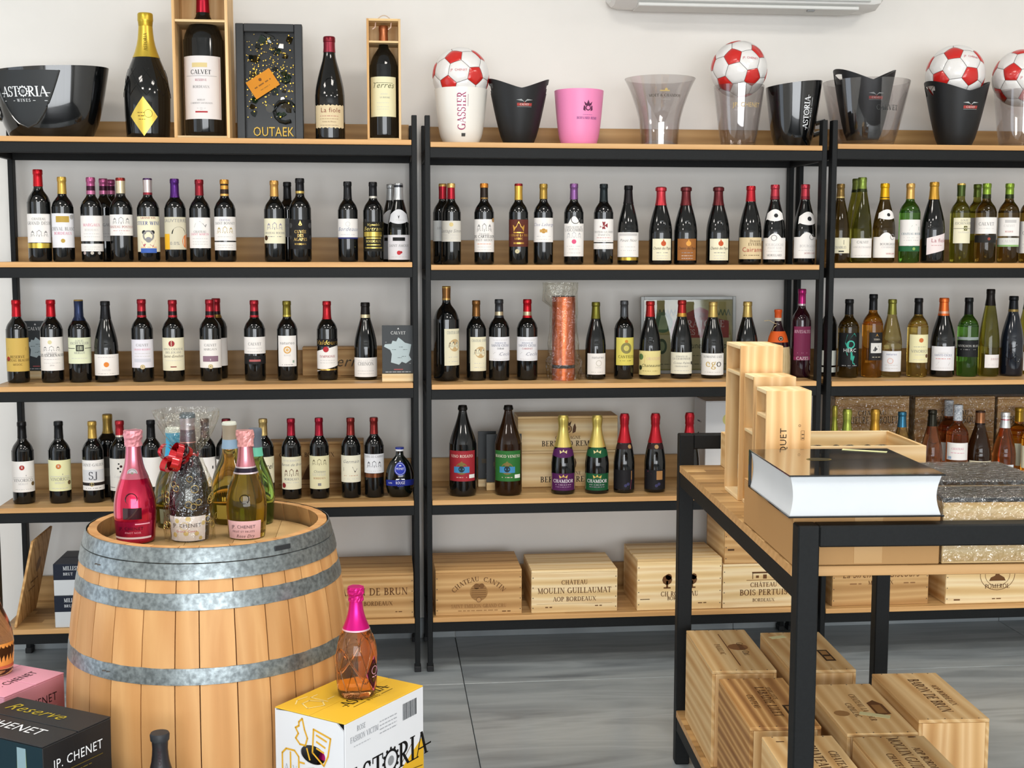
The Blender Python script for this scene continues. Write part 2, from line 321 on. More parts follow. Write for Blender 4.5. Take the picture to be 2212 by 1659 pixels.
class Print:
    """flat print, gathered in metres (u right, v up), then laid on a surface"""
    def __init__(s): s.e = []
    def poly(s, pts, col, lay=1): s.e.append(([tuple(p) for p in pts], [tuple(range(len(pts)))], col, lay)); return s
    def rect(s, u0, u1, v0, v1, col, lay=1, n=None):
        n = n or max(1, int(abs(u1-u0)/0.006)); v = []; f = []
        for i in range(n+1): u = u0+(u1-u0)*i/n; v += [(u, v0), (u, v1)]
        for i in range(n): f.append((2*i, 2*i+2, 2*i+3, 2*i+1))
        s.e.append((v, f, col, lay)); return s
    def disc(s, u, v, r, col, lay=1, n=18, ry=None):
        ry = ry or r; vs = [(u, v)]+[(u+r*math.cos(2*PI*i/n), v+ry*math.sin(2*PI*i/n)) for i in range(n)]
        s.e.append((vs, [(0, i+1, (i+1) % n+1) for i in range(n)], col, lay)); return s
    def ring(s, u, v, r, w, col, lay=1, n=24, a0=0, a1=360, ry=None):
        ry = ry or r; vs = []; f = []
        for i in range(n+1):
            a = math.radians(a0+(a1-a0)*i/n); e = (math.cos(a), math.sin(a))
            vs += [(u+(r-w)*e[0], v+(ry-w)*e[1]), (u+r*e[0], v+ry*e[1])]
        for i in range(n): f.append((2*i, 2*i+1, 2*i+3, 2*i+2))
        s.e.append((vs, f, col, lay)); return s
    def line(s, pts, w, col, lay=1):
        for a, b in zip(pts, pts[1:]):
            a, b = Vector(a), Vector(b); d = (b-a)
            if d.length < 1e-7: continue
            n = Vector((-d.y, d.x)).normalized()*w/2; e = d.normalized()*w*0.3
            s.e.append(([tuple(a-n-e), tuple(b-n+e), tuple(b+n+e), tuple(a+n-e)], [(0, 1, 2, 3)], col, lay))
        return s
    def text(s, t, u, v, h, col, font='serif', al='c', maxw=None, shear=0.0, track=0.06, lay=2, rot=0.0, arc=None, flip=False):
        V, Fc, w = text2d(t, font, shear, track)
        if maxw and w*h > maxw: hx = maxw/w
        else: hx = h
        off = {'c': -w/2, 'l': 0, 'r': -w}[al]; out = []; c, sn = math.cos(rot), math.sin(rot)
        for x, y in V:
            X, Y = (x+off)*hx, y*h
            if arc:
                a = X/arc; X, Y = (arc+Y)*math.sin(a), (arc+Y)*math.cos(a)-arc
            if flip: X = -X; Y = -Y
            out.append((u+X*c-Y*sn, v+X*sn+Y*c))
        s.e.append((out, Fc, col, lay)); return s
    def greek(s, u0, u1, v, h, col, lay=2, rnd=None):
        rnd = rnd or random; u = u0
        while u < u1:
            w = rnd.uniform(1.2, 4.0)*h; s.rect(u, min(u+w, u1), v, v+h*0.55, col, lay, 1); u += w+h*0.7
        return s
    def castle(s, u, v, w, h, col, lay=2):
        b = [(-.5,0,.0,.30),(-.46,-.30,.3,.62),(-.12,.12,.3,.72),(.30,.46,.3,.62),(0,.5,.0,.30)]
        for x0, x1, y0, y1 in b:
            s.line([(u+x0*w, v+y0*h), (u+x1*w, v+y0*h), (u+x1*w, v+y1*h), (u+x0*w, v+y1*h), (u+x0*w, v+y0*h)], h*.05, col, lay)
        for x0, x1, y in ((-.48,-.28,.62),(-.14,.14,.72),(.28,.48,.62)): s.poly([(u+x0*w, v+y*h), (u+x1*w, v+y*h), (u+(x0+x1)/2*w, v+(y+.28)*h)], col, lay)
        for k in range(7): x = u+(-.42+.14*k)*w; s.rect(x-.02*w, x+.02*w, v+.08*h, v+.22*h, col, lay, 1)
        s.rect(u-.6*w, u+.6*w, v-.05*h, v, col, lay, 1); return s
    def mesh(s, name, surf, eps=0.0003):
        if not s.e: return None
        mb = MB(); cols = []
        for V, Fc, col, lay in s.e:
            k = col if isinstance(col, str) else col.name
            if k not in [c[0] for c in cols]: cols.append((k, ink(col) if isinstance(col, str) else col))
            mb.add([surf(u, v, eps*lay) for u, v in V], Fc, [c[0] for c in cols].index(k))
        return mb.mesh(name, [c[1] for c in cols], False)
def flat(o, U, V):
    o, U, V = Vector(o), Vector(U).normalized(), Vector(V).normalized(); N = U.cross(V)
    return lambda u, v, e: o+U*u+V*v+N*e
# ================================================================ the room
WALL_Y = 0.45; X0, X1, Y0, ZC = -3.2, 5.0, -10.5, 3.2
WALLM = speckle('painted_plaster', '#e9e6e1', '#eeebe6', 3.0, 0.75, 0, 0.02, 3)
def struct(name, mb, m, parent=None, **k):
    o = mb.build(name, m, parent, **k)
    if not parent: o['kind'] = 'structure'
    return o
struct('wall_back', MB().box(X0-.1, X1+.1, WALL_Y, WALL_Y+.1, -.03, ZC), WALLM, smooth=False)
struct('wall_right', MB().box(X1, X1+.1, Y0, WALL_Y, -.03, ZC), WALLM, smooth=False)
wl = MB(); DY0, DY1, DH = -2.35, -0.85, 2.45
for b in ((Y0, DY0, 0, ZC), (DY1, WALL_Y, 0, ZC), (DY0, DY1, DH, ZC)): wl.box(X0-.1, X0, b[0], b[1], b[2], b[3])
struct('wall_left', wl, WALLM, smooth=False)
wf = MB(); WX0, WX1, WZ0, WZ1 = -2.8, 4.0, 0.05, 2.7
for b in ((X0, WX0, 0, ZC), (WX1, X1, 0, ZC), (WX0, WX1, 0, WZ0), (WX0, WX1, WZ1, ZC)): wf.box(b[0], b[1], Y0-.1, Y0, b[2], b[3])
struct('wall_front', wf, WALLM, smooth=False)
struct('ceiling', MB().box(X0-.1, X1+.1, Y0-.1, WALL_Y+.1, ZC, ZC+.1), mat('#efefec', .8), smooth=False)
w1 = MB()
for x in (WX0, WX0+2.27, WX0+4.53, WX1): w1.box(x-.035, x+.035, Y0-.06, Y0+.04, WZ0, WZ1)
for z in (WZ0, WZ1): w1.box(WX0, WX1, Y0-.06, Y0+.04, z-.035, z+.035)
w1o = struct('window_1', w1, mat('#3a3d40', .4), smooth=False)
for i in range(3):
    x = WX0+2.267*i; MB().box(x+.035, x+2.23, Y0-.03, Y0-.02, WZ0+.03, WZ1-.03).build('pane', thin_clear('window_glass'), w1o, False)
d1 = MB()
for y in (DY0, DY1): d1.box(X0-.06, X0+.03, y-.03, y+.03, 0, DH)
d1.box(X0-.06, X0+.03, DY0, DY1, DH-.06, DH)
d1o = struct('door_1', d1, mat('#c9ccce', .35, metal=.6), smooth=False)
MB().box(X0-.03, X0-.02, DY0+.03, DY1-.03, 0, DH-.06).build('pane', thin_clear('door_glass'), d1o, False)

# floor: grey veined porcelain tiles with fine dark joints
def marble():
    m, N, L = nodes('grey_veined_porcelain'); b = N['Principled BSDF']; b.inputs['Roughness'].default_value = 0.28
    tc = N.new('ShaderNodeTexCoord'); oi = N.new('ShaderNodeObjectInfo'); ad = N.new('ShaderNodeVectorMath'); ad.operation = 'ADD'
    cb = N.new('ShaderNodeCombineXYZ'); ml = N.new('ShaderNodeMath'); ml.operation = 'MULTIPLY'; ml.inputs[1].default_value = 23
    L.new(oi.outputs['Random'], ml.inputs[0]); L.new(ml.outputs[0], cb.inputs[0]); L.new(ml.outputs[0], cb.inputs[1])
    L.new(tc.outputs['Object'], ad.inputs[0]); L.new(cb.outputs[0], ad.inputs[1])
    mp = N.new('ShaderNodeMapping'); mp.inputs['Rotation'].default_value = (0, 0, math.radians(-32)); mp.inputs['Scale'].default_value = (0.9, 5.5, 1)
    L.new(ad.outputs[0], mp.inputs['Vector'])
    n1 = N.new('ShaderNodeTexNoise'); n1.inputs['Scale'].default_value = 1.3; n1.inputs['Detail'].default_value = 6; n1.inputs['Distortion'].default_value = 0.9
    L.new(mp.outputs[0], n1.inputs['Vector'])
    r1 = ramp(N, [(0.28, '#747a7e'), (0.42, '#90979b'), (0.55, '#a5acaf'), (0.66, '#959ca0'), (0.8, '#bec4c6')]); L.new(n1.outputs[0], r1.inputs[0])
    L.new(r1.outputs[0], b.inputs['Base Color']); return m
FLOORM = marble()
fl = struct('floor', MB().box(X0-.1, X1+.1, Y0-.1, WALL_Y+.1, -.06, -.006), mat('#3e4143', .8), smooth=False)
g = at_z(1003, 1477, 0); TS = 1.2; tm = MB().box(0.0015, TS-.0015, 0.0015, TS-.0015, -.008, 0, bev=.0012).mesh('tile', FLOORM, False)
nx0 = math.floor((X0-g.x)/TS); ny0 = math.floor((Y0-g.y)/TS)
for i in range(nx0, math.ceil((X1-g.x)/TS)):
    for j in range(ny0, math.ceil((WALL_Y-g.y)/TS)):
        ya = g.y+j*TS
        if ya+TS > WALL_Y+.02:
            put('tile', MB().box(0.0015, TS-.0015, 0.0015, WALL_Y-ya-.001, -.008, 0, bev=.0012).mesh('tile', FLOORM, False), fl, (g.x+i*TS, ya, 0))
        elif ya > -5.2: put('tile', tm, fl, (g.x+i*TS, ya, 0))
bb = bpy.data.objects.new('baseboard_back', None); COL.objects.link(bb); bb['kind'] = 'structure'
bx0 = g.x-3*TS
for i in range(7):
    a = max(bx0+i*TS, X0)+.001; e = min(bx0+(i+1)*TS, X1)-.001
    MB().box(a, e, WALL_Y-.011, WALL_Y, 0, .085, bev=.001).build('skirting_tile', FLOORM, bb, False)

# ceiling panel lamps over the shop floor
DIFF = mat('#fff4e6', 0.6, emit=2.0, name='lamp_diffuser')
for i, (x, y) in enumerate(LAMPS):
    t = thing('ceiling_light', 'square white ceiling panel lamp over the shop floor', 'light', (x, y, ZC), 0, 'ceiling panel lamps')
    fr = MB()
    for a, b in (((-.3, -.27), (-.3, .3)), ((.27, .3), (-.3, .3)), ((-.27, .27), (-.3, -.27)), ((-.27, .27), (.27, .3))): fr.box(a[0], a[1], b[0], b[1], -.03, 0)
    fr.build('frame', mat('#f2f2f0', .4), t, False)
    MB().box(-.27, .27, -.27, .27, -.02, -.012).build('diffuser', DIFF, t, False)

# air conditioner above the ice buckets
a0 = at_y(1330, 8, .22); a1 = at_y(1918, 8, .22); L_ = a1.x-a0.x
t = thing('air_conditioner', 'white wall-mounted air conditioner above the ice buckets', 'air conditioner', (a0.x, WALL_Y, 2.585))
prof = [(0, .03), (-.05, .006), (-.13, 0), (-.19, .02), (-.215, .06), (-.225, .14), (-.22, .26), (-.19, .285), (0, .29)]
def acbody(x0, x1, sc_):
    mb = MB(); n = len(prof); c = (-.1, .15); xs = [x0, x0+.012, x0+.04, x1-.04, x1-.012, x1]; ss = [.86, .95, 1, 1, .95, .86]
    for x, s_ in zip(xs, ss): mb.v += [(x, (c[0]+(y-c[0])*s_*sc_) if y < 0 else 0, c[1]+(z-c[1])*s_*sc_) for y, z in prof]
    for i in range(5):
        for k in range(n): mb.f.append((i*n+k, i*n+(k+1) % n, (i+1)*n+(k+1) % n, (i+1)*n+k)); mb.m.append(0)
    mb.f.append(tuple(range(n))); mb.m.append(0); mb.f.append(tuple(range(5*n, 6*n))[::-1]); mb.m.append(0); return mb
acbody(0, L_, 1).build('housing', mat('#e9e9e6', .35), t, True, 30)
MB().box(.1, L_-.1, -.185, -.06, -.002, .012, bev=.003).build('outlet_flap', mat('#dddedb', .4), t, False)
MB().box(.06, L_-.06, -.205, -.19, .028, .034).build('seam_strip', mat('#b9bbb9', .5), t, False)
MB().box(L_*.72, L_*.72+.03, -.17, -.15, -.008, .001, bev=.002).build('sensor', mat('#9a9c9c', .4), t, False)

# ================================================================ shelf racks
ZS = {1: [2.01042, 1.55931, 1.10476, .65371, .19308], 2: [2.00351, 1.54901, 1.09766, .65364, .1951], 3: [2.0109, 1.55559, 1.0952, .6536, .18586]}
TH = 0.019; BHH = 0.0385; PW = 0.0195; DEP = 0.39
def top(u, s): return ZS[u][s]+TH
def rack(u, xl, xr, label):
    r = thing('shelf_rack', label, 'shelf rack', (xl, 0, 0), 0, 'black steel shelf racks along the wall')
    w = xr-xl
    pm = MB().box(-PW/2, PW/2, 0, .04, 0, 2.12, bev=.0015).mesh('post', STEEL, False)
    fm = MB().box(-PW/2-.003, PW/2+.003, -.003, .043, 0, .022, bev=.002).mesh('foot_cap', mat('#17181a', .6), False)
    for x in (0, w):
        for y in (0, DEP):
            if y == 0 or True: p = put('post', pm, r, (x, y, 0)); put('foot_cap', fm, p)
    for i, z in enumerate(ZS[u]):
        for y in (.0, DEP+.001): MB().box(PW/2-.001, w-PW/2+.001, y+.001, y+.021, z-BHH, z, bev=.0015).build('front_beam' if y < .1 else 'back_beam', STEEL, r, False)
        for x in (0, w): MB().box(x-PW/2+.001, x+PW/2-.001, .04, DEP, z-BHH, z, bev=.0015).build('side_beam', STEEL, r, False)
        b = MB().box(PW/2+.001, w-PW/2-.001, -.004, WALL_Y-.035, 0, TH, bev=.0012)
        for k, f in enumerate(b.f):
            ys = [b.v[j][1] for j in f]
            if max(ys) < 0.0: b.m[k] = 1
        b.build('shelf_board', [SHELFW, EDGEW], r, False, loc=(0, 0, z))
        MB().box(PW/2+.001, w-PW/2-.001, WALL_Y-.035, WALL_Y-.017, 0, .115, bev=.001).build('back_lip', LIPW, r, False, loc=(0, 0, z+.0))
    if u == 1: pass
    return r
XL1, XR1, XL2, XR2, XL3, XR3 = -1.56, 0.0, 0.04885, 1.56955, 1.60972, 3.13
rack(1, XL1, XR1, 'black steel shelf rack holding red wines and a framed glass-shard picture')
rack(2, XL2, XR2, 'black steel shelf rack topped with the pink ice bucket')
rack(3, XL3, XR3, 'black steel shelf rack holding white and rosé wines')
# ================================================================ bottles
PRO = {
 'bx': [(0,0),(.80,0),(.95,.008),(1,.03),(1,.60),(.985,.635),(.93,.675),(.80,.715),(.60,.75),(.46,.775),(.405,.80),(.385,.84),(.37,.93),(.365,.948),(.40,.952),(.40,.985),(.36,1.0),(0,1.0)],
 'bg': [(0,0),(.84,0),(.97,.01),(1,.03),(1,.40),(.985,.45),(.93,.52),(.83,.59),(.69,.67),(.54,.745),(.44,.80),(.39,.86),(.36,.93),(.355,.948),(.39,.952),(.39,.985),(.35,1.0),(0,1.0)],
 'fl': [(0,0),(.84,0),(.97,.01),(1,.03),(1,.34),(.96,.44),(.86,.55),(.73,.66),(.58,.76),(.46,.84),(.39,.90),(.365,.94),(.40,.952),(.40,.985),(.36,1.0),(0,1.0)],
 'ch': [(0,0),(.86,0),(.98,.012),(1,.035),(1,.34),(.975,.41),(.90,.49),(.77,.58),(.60,.67),(.46,.75),(.385,.82),(.35,.88),(.345,.93),(.38,.94),(.37,.99),(.3,1.0),(0,1.0)],
 'jp': [(0,0),(.80,0),(.90,.012),(.93,.05),(.97,.16),(1,.26),(.985,.35),(.92,.43),(.80,.51),(.64,.59),(.50,.655),(.42,.71),(.37,.78),(.34,.86),(.33,.93),(.36,.945),(.36,.985),(.33,1.0),(0,1.0)],
 'lt': [(0,0),(.82,0),(.96,.012),(1,.04),(1,.53),(.975,.58),(.89,.64),(.74,.71),(.55,.79),(.41,.86),(.33,.91),(.29,.945),(.34,.952),(.34,.97),(.30,.975),(.30,1.0),(0,1.0)],
 'as': [(0,0),(.84,0),(.92,.012),(.94,.05),(.98,.18),(1,.33),(.97,.42),(.88,.50),(.74,.58),(.56,.66),(.42,.73),(.34,.80),(.30,.88),(.29,.93),(.33,.94),(.32,.99),(.27,1.0),(0,1.0)],
 'fk': [(0,0),(.55,0),(.72,.02),(.86,.09),(.96,.20),(1,.34),(.96,.48),(.84,.61),(.64,.72),(.42,.79),(.30,.83),(.26,.87),(.25,.94),(.27,.95),(.27,.995),(0,1.0)],
 'mg': [(0,0),(.82,0),(.95,.008),(1,.03),(1,.60),(.98,.64),(.90,.69),(.74,.74),(.52,.78),(.38,.805),(.33,.83),(.31,.88),(.29,.95),(.32,.955),(.32,.987),(.29,1.0),(0,1.0)]}
PRO['bl'] = PRO['bg'][:-6]+[(.36,.93),(.36,.945),(.46,.952),(.46,.975),(.38,.985),(.35,1.0),(0,1.0)]
def smooth_prof(p):
    out = []
    for i in range(len(p)-1):
        p0, p1, p2, p3 = p[max(i-1,0)], p[i], p[i+1], p[min(i+2, len(p)-1)]
        out.append(p1)
        if .3 < (p1[1]+p2[1])/2 < .93 and p2[1]-p1[1] > .03:
            t = .5; out.append(tuple(.5*((2*p1[k])+(-p0[k]+p2[k])*t+(2*p0[k]-5*p1[k]+4*p2[k]-p3[k])*t*t+(-p0[k]+3*p1[k]-3*p2[k]+p3[k])*t**3) for k in (0,1)))
    return out+[p[-1]]
PRO = {k: smooth_prof(v) for k, v in PRO.items()}
def rfun(prof):
    def r(z):
        b = prof[1]
        for a, c in zip(prof[1:], prof[2:]):
            if a[1] <= z <= c[1] and c[1] > a[1]: return a[0]+(c[0]-a[0])*(z-a[1])/(c[1]-a[1])
        return prof[-2][0]
    return r
SEG = 28
CN = dict(w='#eeeae6', cr='#e9e3c6', g='#8f8d8c', k='#191818', rd='#a02a33', gd='#b99a48', gy='#c9c6c4', pk='#d98aa0', br='#5d2a20', bl='#3b4aa0', or_='#e07a32', ye='#e3d25e', dk='#26272a', gn='#2f7a45', be='#d8c39a', tan='#a4672c', mag='#7e2a55', pu='#4c1c55')
def C(c): return CN.get(c, c)
def draw_items(P, items, W, H, rnd):
    """items in label units: u -1..1, v 0..1"""
    for it in items:
        k = it[0]
        if k == 'T':      # text: T, str, v, h, col, font, u, maxw
            _, s, v, h, col = it[:5]; fnt = it[5] if len(it) > 5 else 'serif'; u = it[6] if len(it) > 6 else 0; mw = it[7] if len(it) > 7 else .92
            P.text(s, u*W/2, v*H, h*H, C(col), 'sans' if fnt == 'script' else fnt, maxw=W*mw, shear=.35 if fnt == 'script' else 0)
        elif k == 'R': P.rect(it[1]*W/2, it[2]*W/2, it[3]*H, it[4]*H, C(it[5]), 2)
        elif k == 'D': P.disc(it[1]*W/2, it[2]*H, it[3]*H, C(it[4]), it[5] if len(it) > 5 else 2)
        elif k == 'O': P.ring(it[1]*W/2, it[2]*H, it[3]*H, it[3]*H*(it[5] if len(it) > 5 else .15), C(it[4]), 3)
        elif k == 'G': P.greek(-it[4]*W/2 if len(it) > 4 else -.55*W/2, (it[4] if len(it) > 4 else .55)*W/2, it[1]*H, it[2]*H, C(it[3]), 2, rnd)
        elif k == 'C': P.castle((it[5] if len(it) > 5 else 0)*W/2, it[1]*H, W*.55, it[2]*H, C(it[3]), 2)
        elif k == 'P': P.poly([(a*W/2, b*H) for a, b in it[1]], C(it[2]), it[3] if len(it) > 3 else 2)
        elif k == 'B':    # frame border
            e = it[1]*H; c = C(it[2]); w = it[3]*H if len(it) > 3 else .012*H
            P.line([(-W/2+e, e), (W/2-e, e), (W/2-e, H-e), (-W/2+e, H-e), (-W/2+e, e)], w, c, 2)
def bottle_at(loc, R, H, kind, glass, caps, labs, label, group, seed=0, rz=0.0, name='wine_bottle', cat='bottle', capx=0.0009, extra=None, sy=1.0, foilcap=False):
    """caps: [(z_end_fraction, colour[, material])] from the top down; labs: [(z0,z1 fractions, colour, half angle deg, offset deg, items)]"""
    rnd = random.Random(seed*31+5); prof = PRO[kind]; rf = rfun(prof)
    t = thing(name, label, cat, loc, rz, group)
    MB().lathe([(r*R, z*H) for r, z in prof], SEG, 0, sy=sy).build('glass_body', GLASS[glass] if isinstance(glass, str) else glass, t, True, 50)
    if caps:
        zt = 1.0; pts = []; mi = []; mats = []
        ringz = 1.0+.004
        pts.append((0, (1.0)*H+.0012)); r0 = max(rf(.99), .27)*R
        pts.append((r0*.93+capx, H+.0012)); mi.append(0); pts.append((max(rf(.975), .27)*R+capx, H-.0025)); mi.append(0)
        for k, cdef in enumerate(caps):
            ze, col = cdef[0], cdef[1]; mm = cdef[2] if len(cdef) > 2 else foil(C(col)); mats.append(mm)
            if k == 0: zs = [z for z in (.968, .953, .946) if z > ze]
            else: zs = []
            zz = zs+[z for z in (.90, .85, .80, .75, .70, .66) if ze < z < zt-.004]+[ze]
            for z in sorted(set(zz), reverse=True):
                rr = rf(z)*R+capx
                if foilcap and z > .86: rr *= 1.14
                pts.append((rr, z*H)); mi.append(k)
            zt = ze
            if k+1 < len(caps): pass
        pts.append((pts[-1][0]-capx*.95, pts[-1][1])); mi.append(len(caps)-1)
        MB().lathe(pts, SEG, mi, sy=sy).build('capsule', mats, t, True, 35)
    for lb in labs:
        z0, z1, col, ha, off, items = lb[:6]; nm = lb[6] if len(lb) > 6 else 'label'
        n = max(4, int(ha/6)*2); nz = 1 if z1 < .36 else 4; mb = MB(); th = math.radians(off)
        def surf(u, v, e, z0=z0, z1=z1, th=th):
            z = (z0+(v/H)); rr = rf(min(max(z, .02), .99))*R+.0005+e; a = th+u/(R*rf((z0+z1)/2)); return (rr*math.sin(a), -rr*sy*math.cos(a), z*H)
        Wd = 2*math.radians(ha)*R*rf((z0+z1)/2); Hd = (z1-z0)*H; shape = lb[7] if len(lb) > 7 else None
        for j in range(nz+1):
            for i in range(n+1):
                u = -Wd/2+Wd*i/n; v = Hd*j/nz
                if shape == 'slant': v += Hd*.16*(i/n-.5)*2
                if shape == 'rag': v += Hd*.03*math.sin(i*2.4+j)
                if shape == 'dome' and j == nz: v += Hd*.22*max(0, 1-(abs(i/n-.5)/.22)**2)
                if shape == 'wave': v += Hd*.45*(math.cos((i/n-.5)*PI)-.6)*(1 if j else -.6)
                mb.v.append(surf(u, v, 0))
        for j in range(nz):
            for i in range(n): a = j*(n+1)+i; mb.f.append((a, a+1, a+n+2, a+n+1)); mb.m.append(0)
        lo = mb.build(nm, paper(C(col)) if isinstance(col, str) else col, t, True)
        if items:
            P = Print(); draw_items(P, items, Wd, Hd, rnd); put('label_print', P.mesh('label_print', surf, .00022), lo)
    if extra: extra(t, R, H, rf)
    return t
PLACE = {}
def B(u, s, kind, x, topy, hw, glass, caps, labs, desc, Y=None, base=None, ha=78, **kw):
    """one bottle on a rack shelf, sighted in photo pixels: base centre x, top y, half width; caps and labels in photo rows"""
    if Y is None: Y = {0: .13, 1: .10, 2: .165, 3: .105}[s]
    z = top(u, s)+.0005; by = None
    # sight the base centre on the shelf plane at depth Y
    d0 = (Y-CP.y); lo, hi = 200, 1700
    for _ in range(40):
        m = (lo+hi)/2
        if at_y(x, m, Y).z > z: lo = m
        else: hi = m
    p = at_y(x, m, Y); R = hw*mpp((p.x, Y, z)); zt = at_y(x, topy, Y).z; H = zt-z
    fr = lambda py: min(1, max(0, (at_y(x, py, Y-R*.6 if py > topy+80 else Y).z-z)/H))
    cp = [(fr(c[0]),)+tuple(c[1:]) for c in caps]
    lb = []
    for l in labs:
        a, b2, col = l[:3]; it = l[3] if len(l) > 3 else []; o = dict(l[4]) if len(l) > 4 else {}
        lb.append((fr(b2), fr(a), col, o.get('ha', ha), o.get('off', 0), it, o.get('name', 'label'), o.get('shape')))
    view = -math.atan2(p.x-CP.x, Y-CP.y)          # bottles are turned with the label to the shop
    pl, gr = PLACE[(u, s)]
    return bottle_at((p.x, Y, z), R, H, kind, glass, cp, lb, desc+', '+pl, gr, seed=int(x)+s*13, rz=view*.8, **kw)
def neck_label(y0, y1, col='w', ha=60, off=0): return (y0, y1, col, [('D', .1, .5, .22, 'dk')], dict(ha=ha, off=off, name='neck_label', shape='wave'))
def medal(zf, ang, r, col, name='medal'):
    def f(t, R, H, rf):
        th = math.radians(ang)
        def surf(u, v, e): z = zf+v/H; rr = rf(zf)*R+.0012+e; a = th+u/(R*rf(zf)); return (rr*math.sin(a), -rr*math.cos(a), z*H)
        P = Print().disc(0, 0, r, C(col), 1).ring(0, 0, r*.82, r*.08, '#7a7468', 2).disc(0, 0, r*.25, '#8a8272', 2)
        put(name, P.mesh(name, surf), t)
    return f
def multi(*fs): return lambda t, R, H, rf: [f(t, R, H, rf) for f in fs]
def seal_emboss(zf, r, ang=0):
    def f(t, R, H, rf):
        th = math.radians(ang); pts = []
        for k in range(20):
            a = 2*PI*k/20; u, v = r*math.cos(a), r*math.sin(a); z = zf+v/H; rr = rf(zf)*R+.0004; q = th+u/(R*rf(zf)); pts.append((rr*math.sin(q), -rr*math.cos(q), z*H))
        MB().tube(pts, .0012, 5, 0, True).build('embossed_ring', BG, t)
    return f

PLACE.update({(1,0): ('on the top shelf', 'bottles on the top shelves'), (1,1): ('below the boxed magnums', 'red wines below the boxed magnums'), (2,1): ('below the ice buckets', 'red wines below the ice buckets'),
 (3,1): ('among the green bottles', 'white wines on the upper rack shelf'), (1,2): ('between the two map cards', 'red wines between the map cards'), (2,2): ('on the shelf of the copper tube', 'wines beside the copper tube'),
 (3,2): ('on the white wine shelf', 'white wines on the middle rack shelf'), (1,3): ('on the shelf behind the barrel', 'wines on the shelf behind the barrel'), (2,3): ('in front of the crested crates', 'sparkling and litre bottles before the crates'),
 (3,3): ('before the shrink-wrapped crates', 'rosé and sparkling bottles before the wrapped crates')})
wc = lambda *a: list(a)
CAS = [('C', .62, .25, 'g'), ('T', 'CHATEAU', .44, .07, 'g'), ('G', .32, .04, 'gy'), ('G', .2, .04, 'gy'), ('G', .08, .03, 'gy')]
def titled(a, b=None, col='g', c2='gy', emb=None):
    it = [('T', a, .58, .11, col)]
    if b: it.append(('T', b, .40, .08, c2))
    it += [('G', .28, .035, 'gy'), ('G', .16, .035, 'gy')]
    if emb: it.append(('D', 0, .82, .09, emb))
    return it
# ---- rack 1, second shelf
B(1,1,'bx',88,367,24.4,'blk',[(403,'#b5121f')],[(462,524,'w',[('T','CHATEAU',.78,.08,'g'),('T','GRAND DÉSIR',.62,.11,'g'),('C',.2,.24,'g')]),(525.5,536,gold('#c8ad4a'),[],dict(name='gold_band'))],'tall bottle, scarlet capsule, gold band under white label')
B(1,1,'bx',139,383,22.8,'blk',[(419,'#c9a54e')],[(461.5,535,'#e6e6ea',[('R',-.45,.45,.74,.92,'gd'),('T','CHEVAL BLANC',.5,.1,'g'),('T','BORDEAUX',.38,.08,'pk'),('D',0,.2,.06,'gd')])],'bottle with matt gold capsule and grey medal on white label',extra=medal(.53,52,.009,'#bdbdbd'))
B(1,1,'bx',201,384,23,'blk',[(402,'#a9547f'),(412,'#3a1228'),(420,'#b56a8e')],[(466,521,'w',titled('MARGAUX','BORDEAUX','pk')),(526.6,543,'w',[('G',.55,.12,'gy'),('G',.25,.12,'gy')],dict(name='lower_label'))],'front mauve-capped bottle with three round stickers',extra=multi(medal(.105,-40,.006,'#c7b6b4'),medal(.105,0,.006,'#cfc8bd'),medal(.105,38,.006,'#bdbdbd')))
for i,(x,ty,yy) in enumerate(((228,386.5,.20),(244,388.8,.29))):
    B(1,1,'bx',x,ty,22,'blk',[(402,'#a9547f'),(412,'#3a1228'),(420,'#b56a8e')],[(466,521,'w',titled('MARGAUX'))],('mauve-capped bottle second in its file','rearmost mauve-capped bottle of its file')[i],Y=yy)
B(1,1,'bx',265,385,24,'blk',[(391,'#8e2f2c'),(418,'#cdbf9f')],[(464,509,'w',[('C',.55,.34,'g'),('T','CHATEAU PONTEUX',.36,.11,'#b06a62'),('G',.22,.05,'#c99'),('O',0,.1,.05,'g')])],'cream-capped bottle with red cap top and castle label')
B(1,1,'bx',323,386,23.5,'blk',[(389,'#4a2c5a'),(416,'#bfb2b0'),(421,'#8c2a36')],[(467.6,544,'cr',[('T','STEER WINE',.76,.1,'#2f3f8a'),('O',0,.45,.16,'g',.3),('D',-.28,.55,.06,'dk'),('D',.28,.55,.06,'dk'),('D',0,.34,.08,'#8d8d96'),('P',[(-.5,.3),(-.2,.22),(.1,.2),(.5,.34),(.3,.14),(-.3,.14)],'#b6606a'),('T','GRAND VIN',.93,.06,'rd'),('R',-.55,.55,-.03,.1,'#3f63b4'),('G',.12,.03,'or_')])],'silver-capped bottle with horned bull head label')
B(1,1,'bx',381,387,22.8,'blk',[(427,'#4b1f6b')],[(469,539,'#d3ccb4',[('T','SAUVTERRE',.84,.1,'g','sans'),('R',-.95,-.4,.0,.48,'#e9b32c'),('P',[(-.2,.48)]+[(.25+.5*math.cos(math.radians(a)),.48+.22*math.sin(math.radians(a))) for a in range(180,-1,-15)],'k'),('P',[(1,.02)]+[(.98+.5*math.cos(math.radians(a)),.25+.23*math.sin(math.radians(a))) for a in range(270,89,-15)],'#e0742e'),('T','0.0%',.14,.1,'g','sans',-.05,.4)])],'purple-capped bottle with abstract yellow and orange shapes')
B(1,1,'bx',434,388.8,22.3,'blk',[(422.5,'#8a1f2a')],[(470,536,'w',[('P',[(-.4,.68),(.4,.68),(.5,.78),(.2,.8),(0,.88),(-.3,.8)],'g'),('T','CHATEAU',.5,.07,'g'),('T','SAINT MARTIN',.42,.07,'pk'),('G',.3,.03,'gy'),('G',.2,.03,'gy'),('G',.12,.03,'gy')])],'dark red-capped bottle with ship engraving label')
